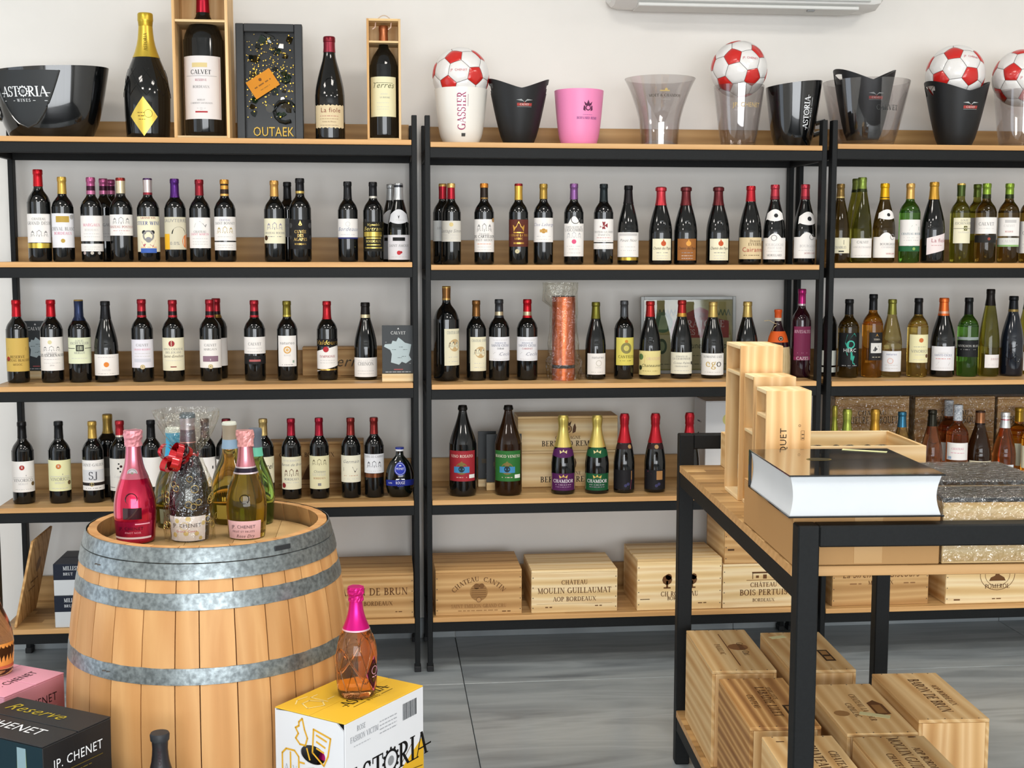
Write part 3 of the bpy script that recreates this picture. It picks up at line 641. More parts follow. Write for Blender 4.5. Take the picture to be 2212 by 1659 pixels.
B(1,1,'bx',488,388.8,22.8,'blk',[(398,'#c98f3e'),(401,'#2a1c12'),(409,'#c98f3e'),(419,'#33241a'),(423.5,'#d8a85a')],[(468.7,520,'w',[('T','CHATEAU',.82,.08,'#88a'),('T','SAINT BONNET',.68,.1,'g'),('C',.3,.3,'#b9a56a'),('G',.15,.04,'gy')]),(523,540.7,'w',[('G',.6,.12,'gy'),('G',.3,.12,'gy')],dict(name='lower_label'))],'bottle with orange and black banded capsule')
B(1,1,'bx',595,391,22.5,'blk',[(424.6,'#c2924e')],[(472,526,'cr',[('C',.55,.3,'#9a93a8'),('T','CHATEAU ROCHER',.38,.08,'g'),('G',.26,.05,'g'),('D',-.68,.22,.1,'#4a3320')])],'bottle with copper-gold capsule and cream castle label')
B(1,1,'bx',623,394,21,'blk',[(430,'#1d1d1f')],[(472,512,'#a9a9ab',[('T','BORDEAUX',.55,.14,'g')])],'black-capped bottle standing behind two others',Y=.21)
B(1,1,'bx',650,386,23.5,'blk',[(413,'#222224'),(418,'#bfa35a')],[(474.5,538,'#1c1b1c',[('P',[(-.12,.82),(0,.97),(.12,.82),(.06,.8),(0,.9),(-.06,.8)],gold('#d0a95c')),('O',0,.84,.045,gold('#d0a95c'),.3),('T','CUVÉE',.54,.1,gold('#d9b56a')),('T','DES',.41,.1,gold('#d9b56a')),('T','AGAPES',.28,.1,gold('#d9b56a')),('T','BORDEAUX',.14,.06,gold('#c9a55a')),('D',-.75,.8,.09,'#4a4a4c'),('D',.75,.8,.09,'#4a4a4c'),('D',-.78,.4,.07,'#3d3d40'),('D',.78,.4,.07,'#3d3d40')])],'bottle with black label lettered in gold')
B(1,1,'bx',752.5,393,21.4,'blk',[(430,'#232325')],[(473,513.6,'w',[('O',0,.72,.12,'gy'),('T','Bordeaux',.36,.2,'#8d93a8','script'),('G',.15,.05,'gy'),('R',-.98,.98,-.06,.02,'#2a2f66')])],'black-capped bottle, white label edged in navy')
B(1,1,'bx',807,394,21.7,'blk',[(424,'#202022'),(428.5,'#c9c4ba')],[(479,543,'#17150f',[('B',.03,gold('#c9b25a'),.02),('T','Vignoble',.86,.08,gold('#d6c070'),'script'),('T','Bertrand',.70,.13,gold('#d6c070'),'script'),('R',-.8,.7,.5,.66,gold('#b9a24e')),('R',-.6,.6,.42,.47,gold('#c7b05a')),('T','BORDEAUX',.30,.08,gold('#d6c070')),('R',-.5,.55,.2,.24,gold('#c7b05a')),('R',-.7,.7,.1,.14,gold('#c7b05a'))])],'bottle whose dark label is engraved all in gold')
B(1,1,'bg',845,398.6,22,'blk',[(433,'#a7a9aa')],[neck_label(458,482,'#b9b9bb'),(508,560,'#a9a9ad',[('R',-.5,.5,.76,.9,'k')])],'silver-capped bottle hidden behind the rose label',Y=.20)
B(1,1,'bg',862,397,23.9,'blk',[(400,'#b4b6b8'),(405,'#33343a'),(432,'#c8cacb')],[(457,481,'#d9d9dc',[('P',[(-.1,.7),(0,.3),(.1,.7),(0,.55)],'k'),('G',.2,.1,'gy')],dict(ha=62,name='neck_label',shape='wave')),(507.5,561,'#dcd9dc',[('R',-.42,.42,.76,.9,'k'),('T','SAINT AMOUR',.52,.1,'g'),('D',0,.28,.085,'#c0303a'),('D',.14,.30,.05,'#a8222c'),('G',.1,.04,'gy')])],'silver-capped bottle with red rose on white label')
# ---- rack 2, second shelf
B(2,1,'bx',957,397.5,21,'blk',[(403,'#c8a05a'),(430,'#a31d2c')],[(477,521,'#c5c8c8',titled('LESTAGE'))],'red-capped bottle half hidden beside the rack post',Y=.19)
B(2,1,'bx',975,396.9,21,'blk',[(406,'#d2ad6a'),(430,'#a31d2c')],[(477,522,'#d6d2c8',[('D',0,.82,.1,'#d8c489'),('T','Lestage Simon',.44,.16,'g','script'),('G',.3,.05,'gy'),('G',.15,.05,'gy')])],'red-capped bottle with gold cap top and greyish label')
B(2,1,'bx',1046,397,21.3,'blk',[(406,'#c27a2c'),(427,'#2b221c'),(430,'#8a6a3a')],[(474,544.4,'w',[('C',.62,.26,'g'),('T','CHATEAU',.52,.055,'g'),('T','DU CARTILLON',.43,.085,'k'),('T','HAUT-MEDOC',.33,.07,'g'),('G',.24,.025,'or_'),('G',.15,.025,'gy'),('G',.06,.025,'gy')])],'bottle with orange-topped black capsule and tall castle label',extra=medal(.55,60,.008,'#b98b4a'))
B(2,1,'bx',1120,397.5,21,'blk',[(402,'#8a1d22'),(432,'#c9a144')],[(474.5,533,'#5a2a20',[('P',[(-.38,.56),(-.45,.8),(-.2,.72),(0,.94),(.2,.72),(.45,.8),(.38,.56)],gold('#d4a24a')),('R',-.4,.4,.5,.54,gold('#d4a24a')),('T','CHATEAU LA TOUR',.38,.08,gold('#d4a24a')),('T','MEDOC',.26,.07,gold('#d4a24a')),('R',-.4,.4,.1,.16,gold('#b98a40'))])],'bottle with maroon label and gold crown',extra=medal(.165,-8,.0085,'#d8cfa8'))
B(2,1,'bx',1173.5,398,21,'blk',[(430,'#a3833a')],[(471,523,'w',[('T','Clos Labarge',.66,.13,'#9a9ab0','script'),('D',0,.46,.1,'#b98a3a'),('R',-.28,.28,.4,.52,'#c79d58'),('G',.22,.05,'gy'),('G',.1,.04,'gy')])],'matt olive-gold-capped bottle with small gold crest')
B(2,1,'bx',1239,397.5,21.2,'blk',[(431,'#7d5286')],[(483,553.8,'w',[('T','CHEVALIER DE',.86,.06,'g'),('T','LASCOMBES',.76,.09,'g'),('C',.55,.2,'#b9b9bd'),('D',0,.45,.07,'#d9577d'),('G',.3,.03,'gy'),('T','MARGAUX',.2,.05,'gy'),('G',.1,.025,'gy')],dict(shape='dome'))],'lilac-capped bottle with raised ring above white label',extra=seal_emboss(.56,.016,8))
B(2,1,'bx',1303,398,21.2,'blk',[(436,'#1d2426')],[(473.5,523,'w',[('P',[(-.1,.62),(-.28,.7),(-.28,.62),(-.06,.72),(-.12,.88),(.12,.88),(.06,.72),(.28,.82),(.28,.62),(.06,.7),(.12,.56),(-.12,.56)],'#8a3238'),('T','CHATEAU LA CROIX',.4,.08,'g'),('T','Grand Cru',.28,.08,'g','script'),('G',.18,.04,'#c88'),('G',.06,.04,'gy')]),(525.5,538,'w',[('G',.5,.15,'gy'),('G',.2,.15,'gy')],dict(name='lower_label'))],'dark-capped bottle with red cross label')
B(2,1,'bg',1356,401.4,22.8,'blk',[(412,'#161618'),(440,'#1d1a1c')],[(502,555,'w',[('R',-.7,.7,.86,.96,'gy'),('T','Pinot Noir',.62,.11,'g','script'),('G',.4,.04,'gy'),('G',.25,.04,'gy')]),(556,562.4,gold('#b8953c'),[],dict(name='gold_band'))],'black-capped sloping bottle with gold foot band')
for x,cc,lc,d,ic in ((1426,'#b2333c','cr','bottle with bright red flared cap and cream label','#c2562e'),(1480,'#5f2024','#9a6230','bottle with maroon flared cap and brown label','#e0a04a'),(1549.5,'#5f2024','cr','bottle with maroon flared cap and cream label','#c2562e')):
    B(2,1,'bl',x,404.5,25,'blk',[(444,cc,foil(cc))],[(515.8,562.4,lc,[('D',.1,.78,.12,ic),('P',[(.02,.9),(.1,.99),(.18,.9)],ic),('T','Chemin des Papes',.5,.13,'#4a3a30','script'),('G',.34,.05,'g'),('G',.2,.04,'gy'),('G',.08,.04,'gy')],dict(ha=52,off=8))],d,extra=seal_emboss(.52,.012,6))
B(2,1,'bg',1619,402.5,24.3,'blk',[(435.5,'#a81f2a')],[(513,559.6,'be',[('T','Domaine',.78,.12,'#6a5236','serif',.25,.5),('T','EYVERINE',.62,.13,'#6a5236','serif',.3,.6),('T','Cairanne',.34,.2,'#a83232','sans',.15,.9),('G',.16,.05,'#6a5236')],dict(off=8))],'bottle with glossy red capsule and tan label')
B(2,1,'bg',1671,399.7,23.8,'blk',[(424,'#a83440'),(431,'#7c2430')],[neck_label(456,476),(514,560,'w',[('O',-.05,1.0,.14,'g',.2),('T','BOURGOGNE',.62,.12,'gy'),('T','PINOT NOIR',.48,.09,'gy'),('G',.36,.04,'gy'),('T','MORILLARD',.14,.1,'g')],dict(shape='dome'))],'red-capped bottle, centred domed label and neck band')
B(2,1,'bg',1736,399,23.8,'blk',[(424,'#a83440'),(431,'#7c2430')],[neck_label(462,484,off=20),(512,558,'w',[('O',.35,1.0,.14,'g',.2),('T','BOURGOGNE',.52,.12,'gy','serif',.2),('G',.36,.04,'gy'),('T','MORILLARD',.2,.08,'#b88','serif',.25,.6)],dict(shape='dome',off=10))],'red-capped bottle beside the post with tilted neck band')
# ---- rack 3, second shelf
B(3,1,'bg',1812,398,21,'brn',[(425,'#7a6030'),(428,'#c8b070')],[(513.6,547,'cr',[('P',[(-.5,.55),(.3,.55),(.3,.85),(-.1,.95),(-.5,.8)],'#5a5a58'),('T','CHABLIS',.3,.16,'g'),('R',-.1,.3,.08,.16,'k')])],'brown-green bottle hidden by the post')
B(3,1,'fl',1846,386.7,22.5,'olv',[(410,'#6f7a35'),(416,'#2c3318')],[(514,556,'w',[])],'slender olive bottle behind its twin',Y=.20)
B(3,1,'fl',1858,384,22.5,'olv',[(408,'#788a3c'),(415,'#2c3318')],[(515,556.6,'w',[('T','CALVET',.74,.13,'g'),('T','GEWURZTRAMINER',.5,.09,'gy'),('G',.1,.04,'gy')],dict(off=8))],'slender olive bottle in front with white label')
B(3,1,'bg',1907,397,23.5,'brn',[(426,'#d8a418'),(428,'#4a3a18'),(431,'#d8a418')],[neck_label(456,473,off=18),(512,556.6,'w',[('O',.45,1.0,.14,'g',.2),('T','BOURGOGNE',.6,.11,'g','serif',.2),('T','CHARDONNAY',.46,.09,'gy','serif',.25),('T','MORILLARD',.16,.07,'#b66','serif',.35,.6)],dict(shape='dome',off=10))],'yellow-capped brown-green bottle with neck band')
B(3,1,'bx',1962,397,22,'grn',[(430,'#c9a05a')],[(475,531,'w',[('P',[(-.2,.58),(.6,.58),(.6,.72),(.3,.82),(0,.78)],'#86a090'),('T','CHATEAU ROCHER',.42,.08,'#5f7f8f','serif',.1),('G',.3,.04,'gy'),('G',.2,.04,'gy')],dict(off=10)),(532,543,'#24603a',[('D',.3,.5,.3,'#8fae60')],dict(name='green_band'))],'bright green bottle with gold cap and green band')
B(3,1,'bg',2013,394,24.5,'blk',[(431,'#b98c34')],[(509,545,'#e8dcdc',[('T','La fiole',.6,.22,'#a85a62','sans',.25),('G',.4,.06,'#c99')],dict(ha=52,off=18,shape='slant'))],'black bottle with gold cap and slanted torn label')
B(3,1,'bx',2071,397,21,'olv',[(400,'#c9a85a'),(424,'#3c4a1c')],[(471,525.5,'cr',[('T','LOUIS',.86,.08,'g','serif',.1),('T','ESCHENAUER',.74,.09,'g','serif',.1),('R',-.98,.98,.57,.585,'k'),('R',.05,.42,.5,.68,'#5a5a1c'),('O',.24,.59,.05,'cr',.4),('T','SAUVIGNON',.4,.06,'gy','serif',.1)],dict(ha=58,off=14))],'olive bottle with square emblem label')
B(3,1,'bx',2106,398.6,20.5,'olv',[(426,'#5f6e2a')],[(471,505,'gy',[])],'olive bottle standing one row further back',Y=.20)
B(3,1,'bx',2126,397,22,'brn',[(420,'#7f9a35'),(429,'#2c3318')],[(470,505,'w',[('T','CALVET',.5,.2,'g'),('G',.3,.06,'gy')]),(508,524,'#23221f',[('D',.2,.5,.2,'#9a4a3a')],dict(name='black_band'))],'dark olive bottle with black band under label')
B(3,1,'bx',2175,397,22,'brn',[(420,'#7f9a35'),(429,'#2c3318')],[(470.5,510,'w',[('R',-.3,.5,.72,.88,'gy'),('T','CALVET',.5,.12,'gy'),('T','RESERVE',.2,.08,'#b66')]),(514,533,'#dfe0da',[('T','CALVET',.5,.3,'gy'),('R',-1,1,0,.22,'#8fb476')],dict(name='lower_label'))],'dark olive bottle with green-edged lower label')
B(3,1,'bx',2222,397,22,'brn',[(420,'#7f9a35'),(429,'#2c3318')],[(478,547,'w',titled('CALVET'))],'dark olive bottle with one tall white label')
# ---- rack 1, third shelf
B(1,2,'bx',41,648.5,23.2,'blk',[(683.7,'#b0101e')],[(730,802,'#cfae5a',[('P',[(-.6,.62),(.6,.62),(.6,.72),(0,.78),(-.6,.7)],'#9a7a3a'),('T','RESERVE',.4,.08,'#5a4220'),('D',-.65,.38,.07,'#a03020'),('T','CHATEAU BEAUSITE',.3,.07,'#5a4220'),('T','MEDOC',.18,.06,'#7a6030'),('B',.03,'#a88c44',.008)])],'scarlet-capped bottle with mustard yellow label',extra=seal_emboss(.68,.009))
B(1,2,'bx',115,648,23.6,'blk',[(683.7,'#b0101e')],[(727,800,'w',[('D',-.1,.85,.06,'#d8cfa0'),('C',.58,.16,'g'),('T','CHATEAU',.5,.05,'g'),('T','LES ESCHENAUER',.42,.08,'k'),('G',.33,.025,'gy'),('G',.22,.025,'gy'),('T','2016',.14,.04,'g')])],'scarlet-capped bottle with white castle label',extra=seal_emboss(.66,.008,-20))
B(1,2,'bx',175,648,23.6,'blk',[(650,'#c9a85a'),(692,'#26304e')],[(728,785,'#dfe4c4',[('T','LOUIS',.84,.08,'g'),('T','ESCHENAUER',.74,.09,'g'),('R',-.98,-.3,.58,.6,'k'),('R',.35,.98,.58,.6,'k'),('R',-.22,.28,.48,.72,'k'),('R',-.14,.2,.52,.68,'#dfe4c4'),('T','E',.54,.12,'k'),('T','MERLOT',.38,.08,'g'),('G',.2,.03,'gy')])],'navy-capped bottle with pale green label',extra=seal_emboss(.68,.009))
B(1,2,'bg',232,651,25,'blk',[(688,'#1c1c1e')],[(765,810.6,'w',[('D',0,.52,.12,'#e08636'),('T','NATURE',.22,.08,'gy'),('G',.08,.05,'gy'),('G',.85,.04,'gy')])],'black-capped sloping bottle with orange dot label')
RC = [(672,'#9c1f2a'),(680.5,'#241416'),(685,'#a8242e')]
B(1,2,'bx',310,647,22.8,'blk',RC,[(733,794,'#e6e4ec',[('T','CALVET',.76,.09,'g'),('T','GRAND RESERVE',.62,.06,'pk'),('G',.5,.03,'gy'),('G',.4,.03,'gy'),('R',-.6,.6,.2,.32,'#cfd0da')])],'red and black-capped bottle with lilac label and low medal',extra=medal(.185,0,.009,'#d9c79a'))
B(1,2,'bx',376.5,648.5,22.8,'blk',RC,[(729,800,'cr',[('D',-.1,.82,.09,'#9a2a30'),('R',-.14,-.08,.74,.9,'cr'),('T','VIEUX CHATEAU',.62,.065,'g'),('T','DES JOUANS',.52,.065,'g'),('T','Saint-Emilion',.4,.08,'#5a4a40','script'),('G',.3,.02,'gy'),('R',-.2,.2,.1,.13,'#8a3030')])],'red and black-capped bottle with round red seal')
B(1,2,'bx',456.5,647.5,22.8,'blk',RC,[(733,794,'w',[('T','CALVET',.76,.09,'g'),('T','MARGAUX',.62,.075,'g'),('R',-.55,.55,.22,.42,'#8d6f80'),('P',[(-.4,.36),(0,.26),(.4,.36),(0,.32)],'w',3)])],'red and black-capped bottle with mauve etching',extra=medal(.185,0,.009,'#d9c79a'))
B(1,2,'bx',470,645,22.5,'blk',[(672,'#9c1f2a'),(679,'#241416'),(686,'#8a6a30')],[(730,790,'w',[])],'red-capped bottle hidden behind the mauve etching bottle',Y=.26)
B(1,2,'bx',552,649,22.6,'blk',RC,[(726.7,763.6,'w',[('T','CALVET',.5,.17,'g'),('G',.32,.05,'gy'),('G',.12,.05,'gy')]),(768,786,'#1a1919',[('R',-.4,.4,.3,.55,'#b06060'),('P',[(-.3,.75),(0,.62),(.3,.75),(0,.85)],'#b8a878')],dict(name='black_band'))],'red and black-capped bottle with black lower band')
B(1,2,'bx',622,650.5,21.9,'blk',[(680,'#7a6e26'),(684,'#b6a24a')],[(724,791,'w',[('T','natureo',.72,.1,'g','sans'),('O',0,.54,.12,'#d9a860',.35),('D',0,.54,.05,'#e0b878'),('T','ROUGE',.34,.05,'gy'),('R',.5,.7,.12,.2,'#9ab0a0'),('G',.05,.03,'g')],dict(ha=58))],'olive gold-capped bottle with sun emblem label')
B(1,2,'bx',708,651,22,'blk',[(689,'#a81a24')],[(732,748,'#141213',[('T','Valdouro',.25,.6,gold('#d0a94e'),'script')],dict(name='black_label')),(752,796,'w',[('D',-.1,.95,.14,'#b02a34'),('T','SYMPHONIE',.55,.11,'#a85058'),('G',.4,.04,'gy'),('G',.28,.04,'gy'),('R',-1,1,-.08,-.01,gold('#c09a50'))],dict(shape='slant'))],'red-capped bottle with slanted white and gold label')
B(1,2,'bg',790.5,653.8,24.5,'blk',[(679,'#1b1715'),(686,'#cbbd98')],[(772,813.5,'w',[('T','CHINON',.6,.17,'g'),('G',.82,.05,'gy'),('G',.3,.05,'gy'),('G',.16,.04,'gy')])],'black sloping bottle with cream neck ring')
# ---- rack 2, third shelf
B(2,2,'mg',965,618.6,27.8,'blk',[(622,'#c9a258'),(644,'#7a5226'),(648,'#b08a4a')],[(710,789,'cr',[('T','CHATEAU CANTIN',.86,.08,'#8a9090','serif',.2),('D',.15,.55,.17,'#c9ab7c'),('R',-.3,.7,.5,.56,'cr'),('C',.5,.16,'#6d675e',.15),('G',.22,.03,'gy'),('G',.1,.03,'gy')],dict(ha=42,off=32))],'magnum with bronze capsule and round landscape label')
B(2,2,'bx',1029,649.4,21.3,'blk',[(683,'#7a5226')],[(726.7,801,'cr',[('T','CHATEAU CANTIN',.86,.07,'#8a9090','serif',.1),('D',.1,.55,.17,'#c9ab7c'),('R',-.4,.6,.5,.56,'cr'),('C',.5,.16,'#6d675e',.1),('G',.22,.03,'gy'),('G',.1,.03,'gy')],dict(ha=58,off=20))],'standard bottle with bronze capsule and round landscape label')
for x,cc,tt,d in ((1078,'#3b3d40','SYRAH','charcoal-capped bottle with cream ring and engraved label'),(1138.7,'#b3131f','CABERNET','bright red-capped bottle, cream ring, engraved label')):
    B(2,2,'bx',x,647,22.4,'blk',[(673,cc),(681,'#bdae8e'),(686,cc)],[(726.7,778.8,'#ebebef',[('G',.86,.03,'gy'),('T','DOMAINE DE',.72,.06,'#7a80a0'),('T','SAINTE-CECILE',.6,.09,'#5a6080'),('T',tt,.48,.07,'rd' if tt=='CABERNET' else 'k'),('P',[(-.55,.28),(-.1,.24),(0,.34),(-.4,.36)],'g'),('T','Cecile',.22,.14,'#9a9aa8','script',.35,.5),('G',.06,.03,'gy')],dict(off=8 if x<1100 else 0))],d)
B(2,2,'bg',1286,653,22.2,'blk',[(688,'#6e6a22')],[(763,808.5,'w',[('T','natureo',.76,.12,'g','sans',.1),('O',.15,.54,.14,'#c9c4ba',.2),('T','SYRAH',.3,.07,'gy','serif',.1),('G',.1,.05,'gy')],dict(ha=60,off=8))],'olive-capped sloping bottle beside the copper tube')
B(2,2,'bx',1347,650,21,'blk',[(683.7,'#484a4d')],[(728,788.5,'#d8cc62',[('O',.05,.62,.2,'#8a8450',.5),('D',.05,.62,.07,'#c9bd70'),('D',.05,.86,.06,'#c98a3a'),('T','CANTELYS',.26,.1,'#4a4420','serif',.1),('G',.15,.04,'#7a7440')],dict(ha=62,off=10))],'grey-capped bottle with lemon yellow label')
B(2,2,'bg',1403,651,23.2,'blk',[(683.7,'#a3201f')],[(757.5,809.6,'#e3d694',[('P',[(-.4,.5),(.95,.5),(.95,.82),(.3,.97),(-.35,.82)],'#a82a22'),('D',-.7,.75,.13,'#5a7a4a'),('T','ORATOIRE',.62,.12,'#d8b8a0','serif',.3,.55),('T','Chateauneuf',.34,.12,'#2a2a18','script',.15),('D',-.75,.3,.1,'#2f3a24'),('G',.16,.04,'#a89a60')])],'bottle whose yellow label has a red banner',extra=seal_emboss(.5,.012))
B(2,2,'bg',1471,649,22.8,'blk',[(676,'#96221f'),(683.7,'#b9893a')],[(760.7,807,'#e9e6d2',[('T','DOMAINE DE',.78,.07,'g'),('T','LA CHARTREUSE',.66,.09,'g'),('T','Cuvee Palme',.46,.1,'g','script'),('T','CHATEAUNEUF',.32,.07,'g'),('D',.85,.5,.08,'#3a3a38'),('G',.14,.04,'gy')])],'bottle with red and gold capsule, cream label')
B(2,2,'bg',1538,652,24,'blk',[(684.8,'#b59a58')],[(763,809.6,'#efeeea',[('T','DOMAINE LAZE',.8,.1,'g'),('T','eg',.38,.36,'#c9ae6a','sans',-.15,.5),('T','o',.38,.36,'#4f4a44','sans',.42,.25),('G',.12,.05,'gy')])],'gold-capped bottle with three large letters on label')
B(2,2,'bg',1612,652,23.8,'blk',[(684.8,'#b59a58')],[(763,809.6,'#efeeea',[])],'gold-capped bottle rising behind the wooden bottle boxes')
B(2,2,'bx',1728.5,624.7,20.6,'plum',[(656,'#a8206a'),(660,'#b9a8ac')],[(705,769,'#7c2a4e',[('T','RIVESALTES',.78,.1,'#d8b8c4'),('G',.1,.04,'#b07a94')],dict(ha=58,off=8)),(769.5,777.7,'#8a3058',[('T','CAZES',.08,.85,'#e8dce0')],dict(ha=58,off=8,name='lower_label'))],'slim bottle with magenta cap and plum label')
# ---- rack 3, third shelf
B(3,2,'bx',1788,640,17,'blk',[(680,'#222')],[(757,789,'#d9dcd2',[]),(793,804,'#d9dcd2',[],dict(name='lower_label'))],'dark bottle standing between the two rack posts',Y=.22)
B(3,2,'bx',1830.5,646.8,22,'brn',[(679,'#1b1b1c')],[(718,792,'#141516',[('P',[(-.2,.95),(.3,1.0),(.45,.9),(.1,.9),(-.1,.75),(.2,.6),(-.15,.5),(-.35,.7)],'#2f9a86'),('P',[(-.3,.5),(.1,.45),(.35,.3),(.2,.1),(.4,.05),(.1,.2),(-.2,.35)],'#3aa893'),('O',.05,.66,.12,'#46b8a0',.3),('T','HERC',.44,.1,'#e4e8e4','sans'),('G',.03,.03,'#c8c8c8')],dict(off=6))],'black-capped bottle with turquoise creature swirl label')
B(3,2,'bx',1882,636,21.7,'amb',[(669.6,'#1a1a1c')],[(717.8,777.7,'#1d1c1d',[('P',[(-.2,.84),(0,.96),(.2,.84),(0,.9)],'#b98a40'),('T','TERRA',.72,.06,'#c8c0b0'),('R',-.75,.75,.26,.62,'#d9d8d4'),('P',[(-.5,.34),(-.2,.5),(.2,.52),(.5,.36),(.1,.4),(-.2,.32)],'#3a3a3c',3),('G',.1,.05,'#b0a890')],dict(ha=44,off=22))],'amber wine bottle with black and white label')
B(3,2,'bg',1923,647,22.4,'yel',[(679,'#76732e')],[(758,802,'#e3e4e8',[('T','natureo',.8,.1,'#7a80a8','sans'),('O',-.1,.52,.14,'#e0b0a0',.2),('G',.3,.04,'gy'),('G',.14,.04,'gy')],dict(ha=64))],'pale yellow sloping bottle with white label')
B(3,2,'bx',1979.5,644.6,21.7,'gld',[(679,'#1a1a1c')],[(721.7,783,'#e8e2b4',[('D',.1,.8,.08,'#c8703c'),('G',.56,.03,'g'),('T','VINORICO',.36,.1,'g','serif',.05),('T','SAUVIGNON',.26,.05,'gy','serif',.05),('D',.75,.24,.07,'#6a4a30'),('G',.1,.03,'gy')],dict(ha=62,off=10))],'golden wine bottle with pale cream label')
B(3,2,'bg',2034,644,25.6,'blk',[(672,'#d0642a'),(677,'#cfa088'),(681.5,'#d0642a')],[(748,800,'#e8e8ec',[('T','DOMAINE DE',.7,.05,'gy'),('T','SAINTE-CECILE',.6,.08,'#7a80a0'),('G',.48,.04,'#c66'),('P',[(-.5,.22),(.4,.22),(.5,.34),(-.3,.36)],'g'),('G',.1,.03,'gy')],dict(ha=64))],'dark bottle with orange capsule')
B(3,2,'bx',2087.5,643.5,21.7,'grn',[(679,'#18191a')],[(728,734,'#8f9a98',[],dict(name='grey_band')),(735,770.5,'#17191b',[('T','SAUVIGNON BLANC',.6,.13,'#b8b8b4'),('G',.42,.08,'#8a8a88')])],'green bottle with black label')
B(3,2,'fl',2133.5,625,21.7,'olv',[(660,'#1a1512')],[(765.7,794,'#e9e4e2',[('T','JURANCON',.6,.14,'#c8a0a0','serif',.3,.6),('G',.2,.08,'gy')],dict(ha=46,off=22))],'tallest slender olive bottle with small label')
B(3,2,'bg',2183.5,640,24,'nvy',[(668,'#131518'),(673,'#8a7440')],[],'blue-black embossed bottle without paper label',extra=multi(seal_emboss(.4,.014),seal_emboss(.27,.016,-15),seal_emboss(.22,.012,20)))
B(3,2,'fl',2215,640,22,'olv',[(668,'#333a1a')],[(760,800,'w',[])],'olive bottle at the back beside the embossed one',Y=.26)
# ---- rack 1, fourth shelf
VR = lambda c: [('D',-.05,.8,.08,c),('R',-.09,-.01,.77,.86,'w'),('P',[(-.7,.52),(.2,.56),(.6,.62),(.2,.52)],'g'),('R',-.7,.7,.47,.485,'gy'),('T','VINORICO',.34,.1,'g'),('T','MERLOT',.24,.06,'gy'),('D',.7,.26,.07,'#6f5a3a'),('G',.08,.03,'gy')]
B(1,3,'bx',53,911.6,23,'blk',[(946,'#1c1c1d')],[(995.8,1062,'w',VR('#a8342c'))],'black-capped bottle, white label with red shield')
B(1,3,'bx',131.7,910.5,23,'blk',[(946,'#1c1c1d')],[(993,1059.6,'#e6e4b2',VR('#c8763c'))],'black-capped bottle, yellowish label with orange shield')
B(1,3,'bx',204,910.5,22.4,'blk',[(946,'#b9974a')],[(993,1058,'w',[('T','SAINT-GALIEN',.8,.09,'g'),('R',-.85,.85,.32,.68,'#d5d5d8'),('T','SJ',.36,.26,'#4a4a50'),('R',-1,1,.16,.26,'#2a2220'),('D',-.1,.2,.07,'#b0a070'),('G',.06,.04,'g')])],'gold-capped bottle with monogram and dark ribbon label')
B(1,3,'bx',237,895,25,'blk',[(903,'#a8883e'),(935,'#8f7434')],[(985,1045,'#57524c',[('R',-.4,.4,.3,.6,'#7a746a')])],'tall gold-capped bottle behind with dark label',Y=.22)
B(1,3,'bx',263,909,22.5,'blk',[(939,'#a3222a'),(943,'#c8b8a8')],[(989.7,1059,'#dcd8d0',[('D',-.1,.84,.025,'k'),('D',.05,.76,.04,'#3a1016'),('D',-.15,.7,.03,'k'),('D',0,.6,.025,'k'),('T','Lagarde',.42,.08,'gy','script'),('R',-.9,-.4,.1,.115,'k'),('O',.3,.1,.05,'g',.2)])],'red-capped bottle with falling drops label')
B(1,3,'bx',330,908,22,'blk',[(944,'#161617')],[(985,1050,'w',[])],'black-capped bottle behind the turquoise-necked one')
B(1,3,'bx',446,905,22,'blk',[(944,'#3a1a1c')],[(987,1050,'w',[('R',.5,.6,.6,.7,'k')])],'bottle seen past the gift bag')
B(1,3,'bx',492,905,22.5,'blk',[(944,'#6a1420')],[(992,1055,'w',[('G',.7,.05,'gy')])],'maroon-capped bottle behind the grey-corked one')
B(1,3,'bx',571,905,22.5,'blk',[(940,'#b39a62')],[(984,1044,'cr',[('T','Carel',.55,.2,'k','script',.1,.6),('G',.35,.04,'g'),('G',.2,.04,'gy')])],'pale gold-capped bottle behind the mint-collared one')
B(1,3,'bx',631,904.5,21,'blk',[(940,'#96142a')],[(984,1056,'cr',[('T','VIN DE BORDEAUX',.86,.05,'gy'),('T','Baron de Brun',.72,.08,'g','script'),('C',.4,.24,'#7a5a4a'),('T','BORDEAUX',.28,.07,'g'),('G',.2,.03,'gy'),('D',-.65,.12,.08,'#8a2a2c')])],'crimson-capped bottle with palace label and wax seal')
B(1,3,'bx',691,903,21,'blk',[(940,'#96142a')],[(984,1055,'#e3dcb4',[('C',.72,.2,'#8a8060'),('T','Chateau',.5,.07,'g','script'),('T','LUXEUIL',.4,.08,'gy'),('T','BORDEAUX',.3,.055,'#b07a50'),('R',-.12,.12,.1,.18,'g')])],'crimson-capped bottle with old parchment label')
B(1,3,'bx',759,903,21,'blk',[(939,'#7e2420')],[(981,1040.7,'#e7e2cc',[('T','Germain',.72,.12,'g','script'),('P',[(-.6,.42),(.3,.36),(.5,.5),(.1,.58),(-.6,.56)],'#5a5650'),('G',.24,.04,'#c9a080'),('G',.12,.04,'gy')])],'brick red-capped bottle with manor house drawing')
B(1,3,'bx',809,902,21,'blk',[(936.6,'#7e2420')],[(978,1021,'#e3e4e8',[('T','CLOS LE CARROI',.82,.11,'g'),('C',.3,.36,'#6a6a72'),('G',.1,.05,'gy')]),(1022,1030.5,gold('#7a4a30'),[],dict(name='copper_band'))],'brick red-capped bottle with copper band')
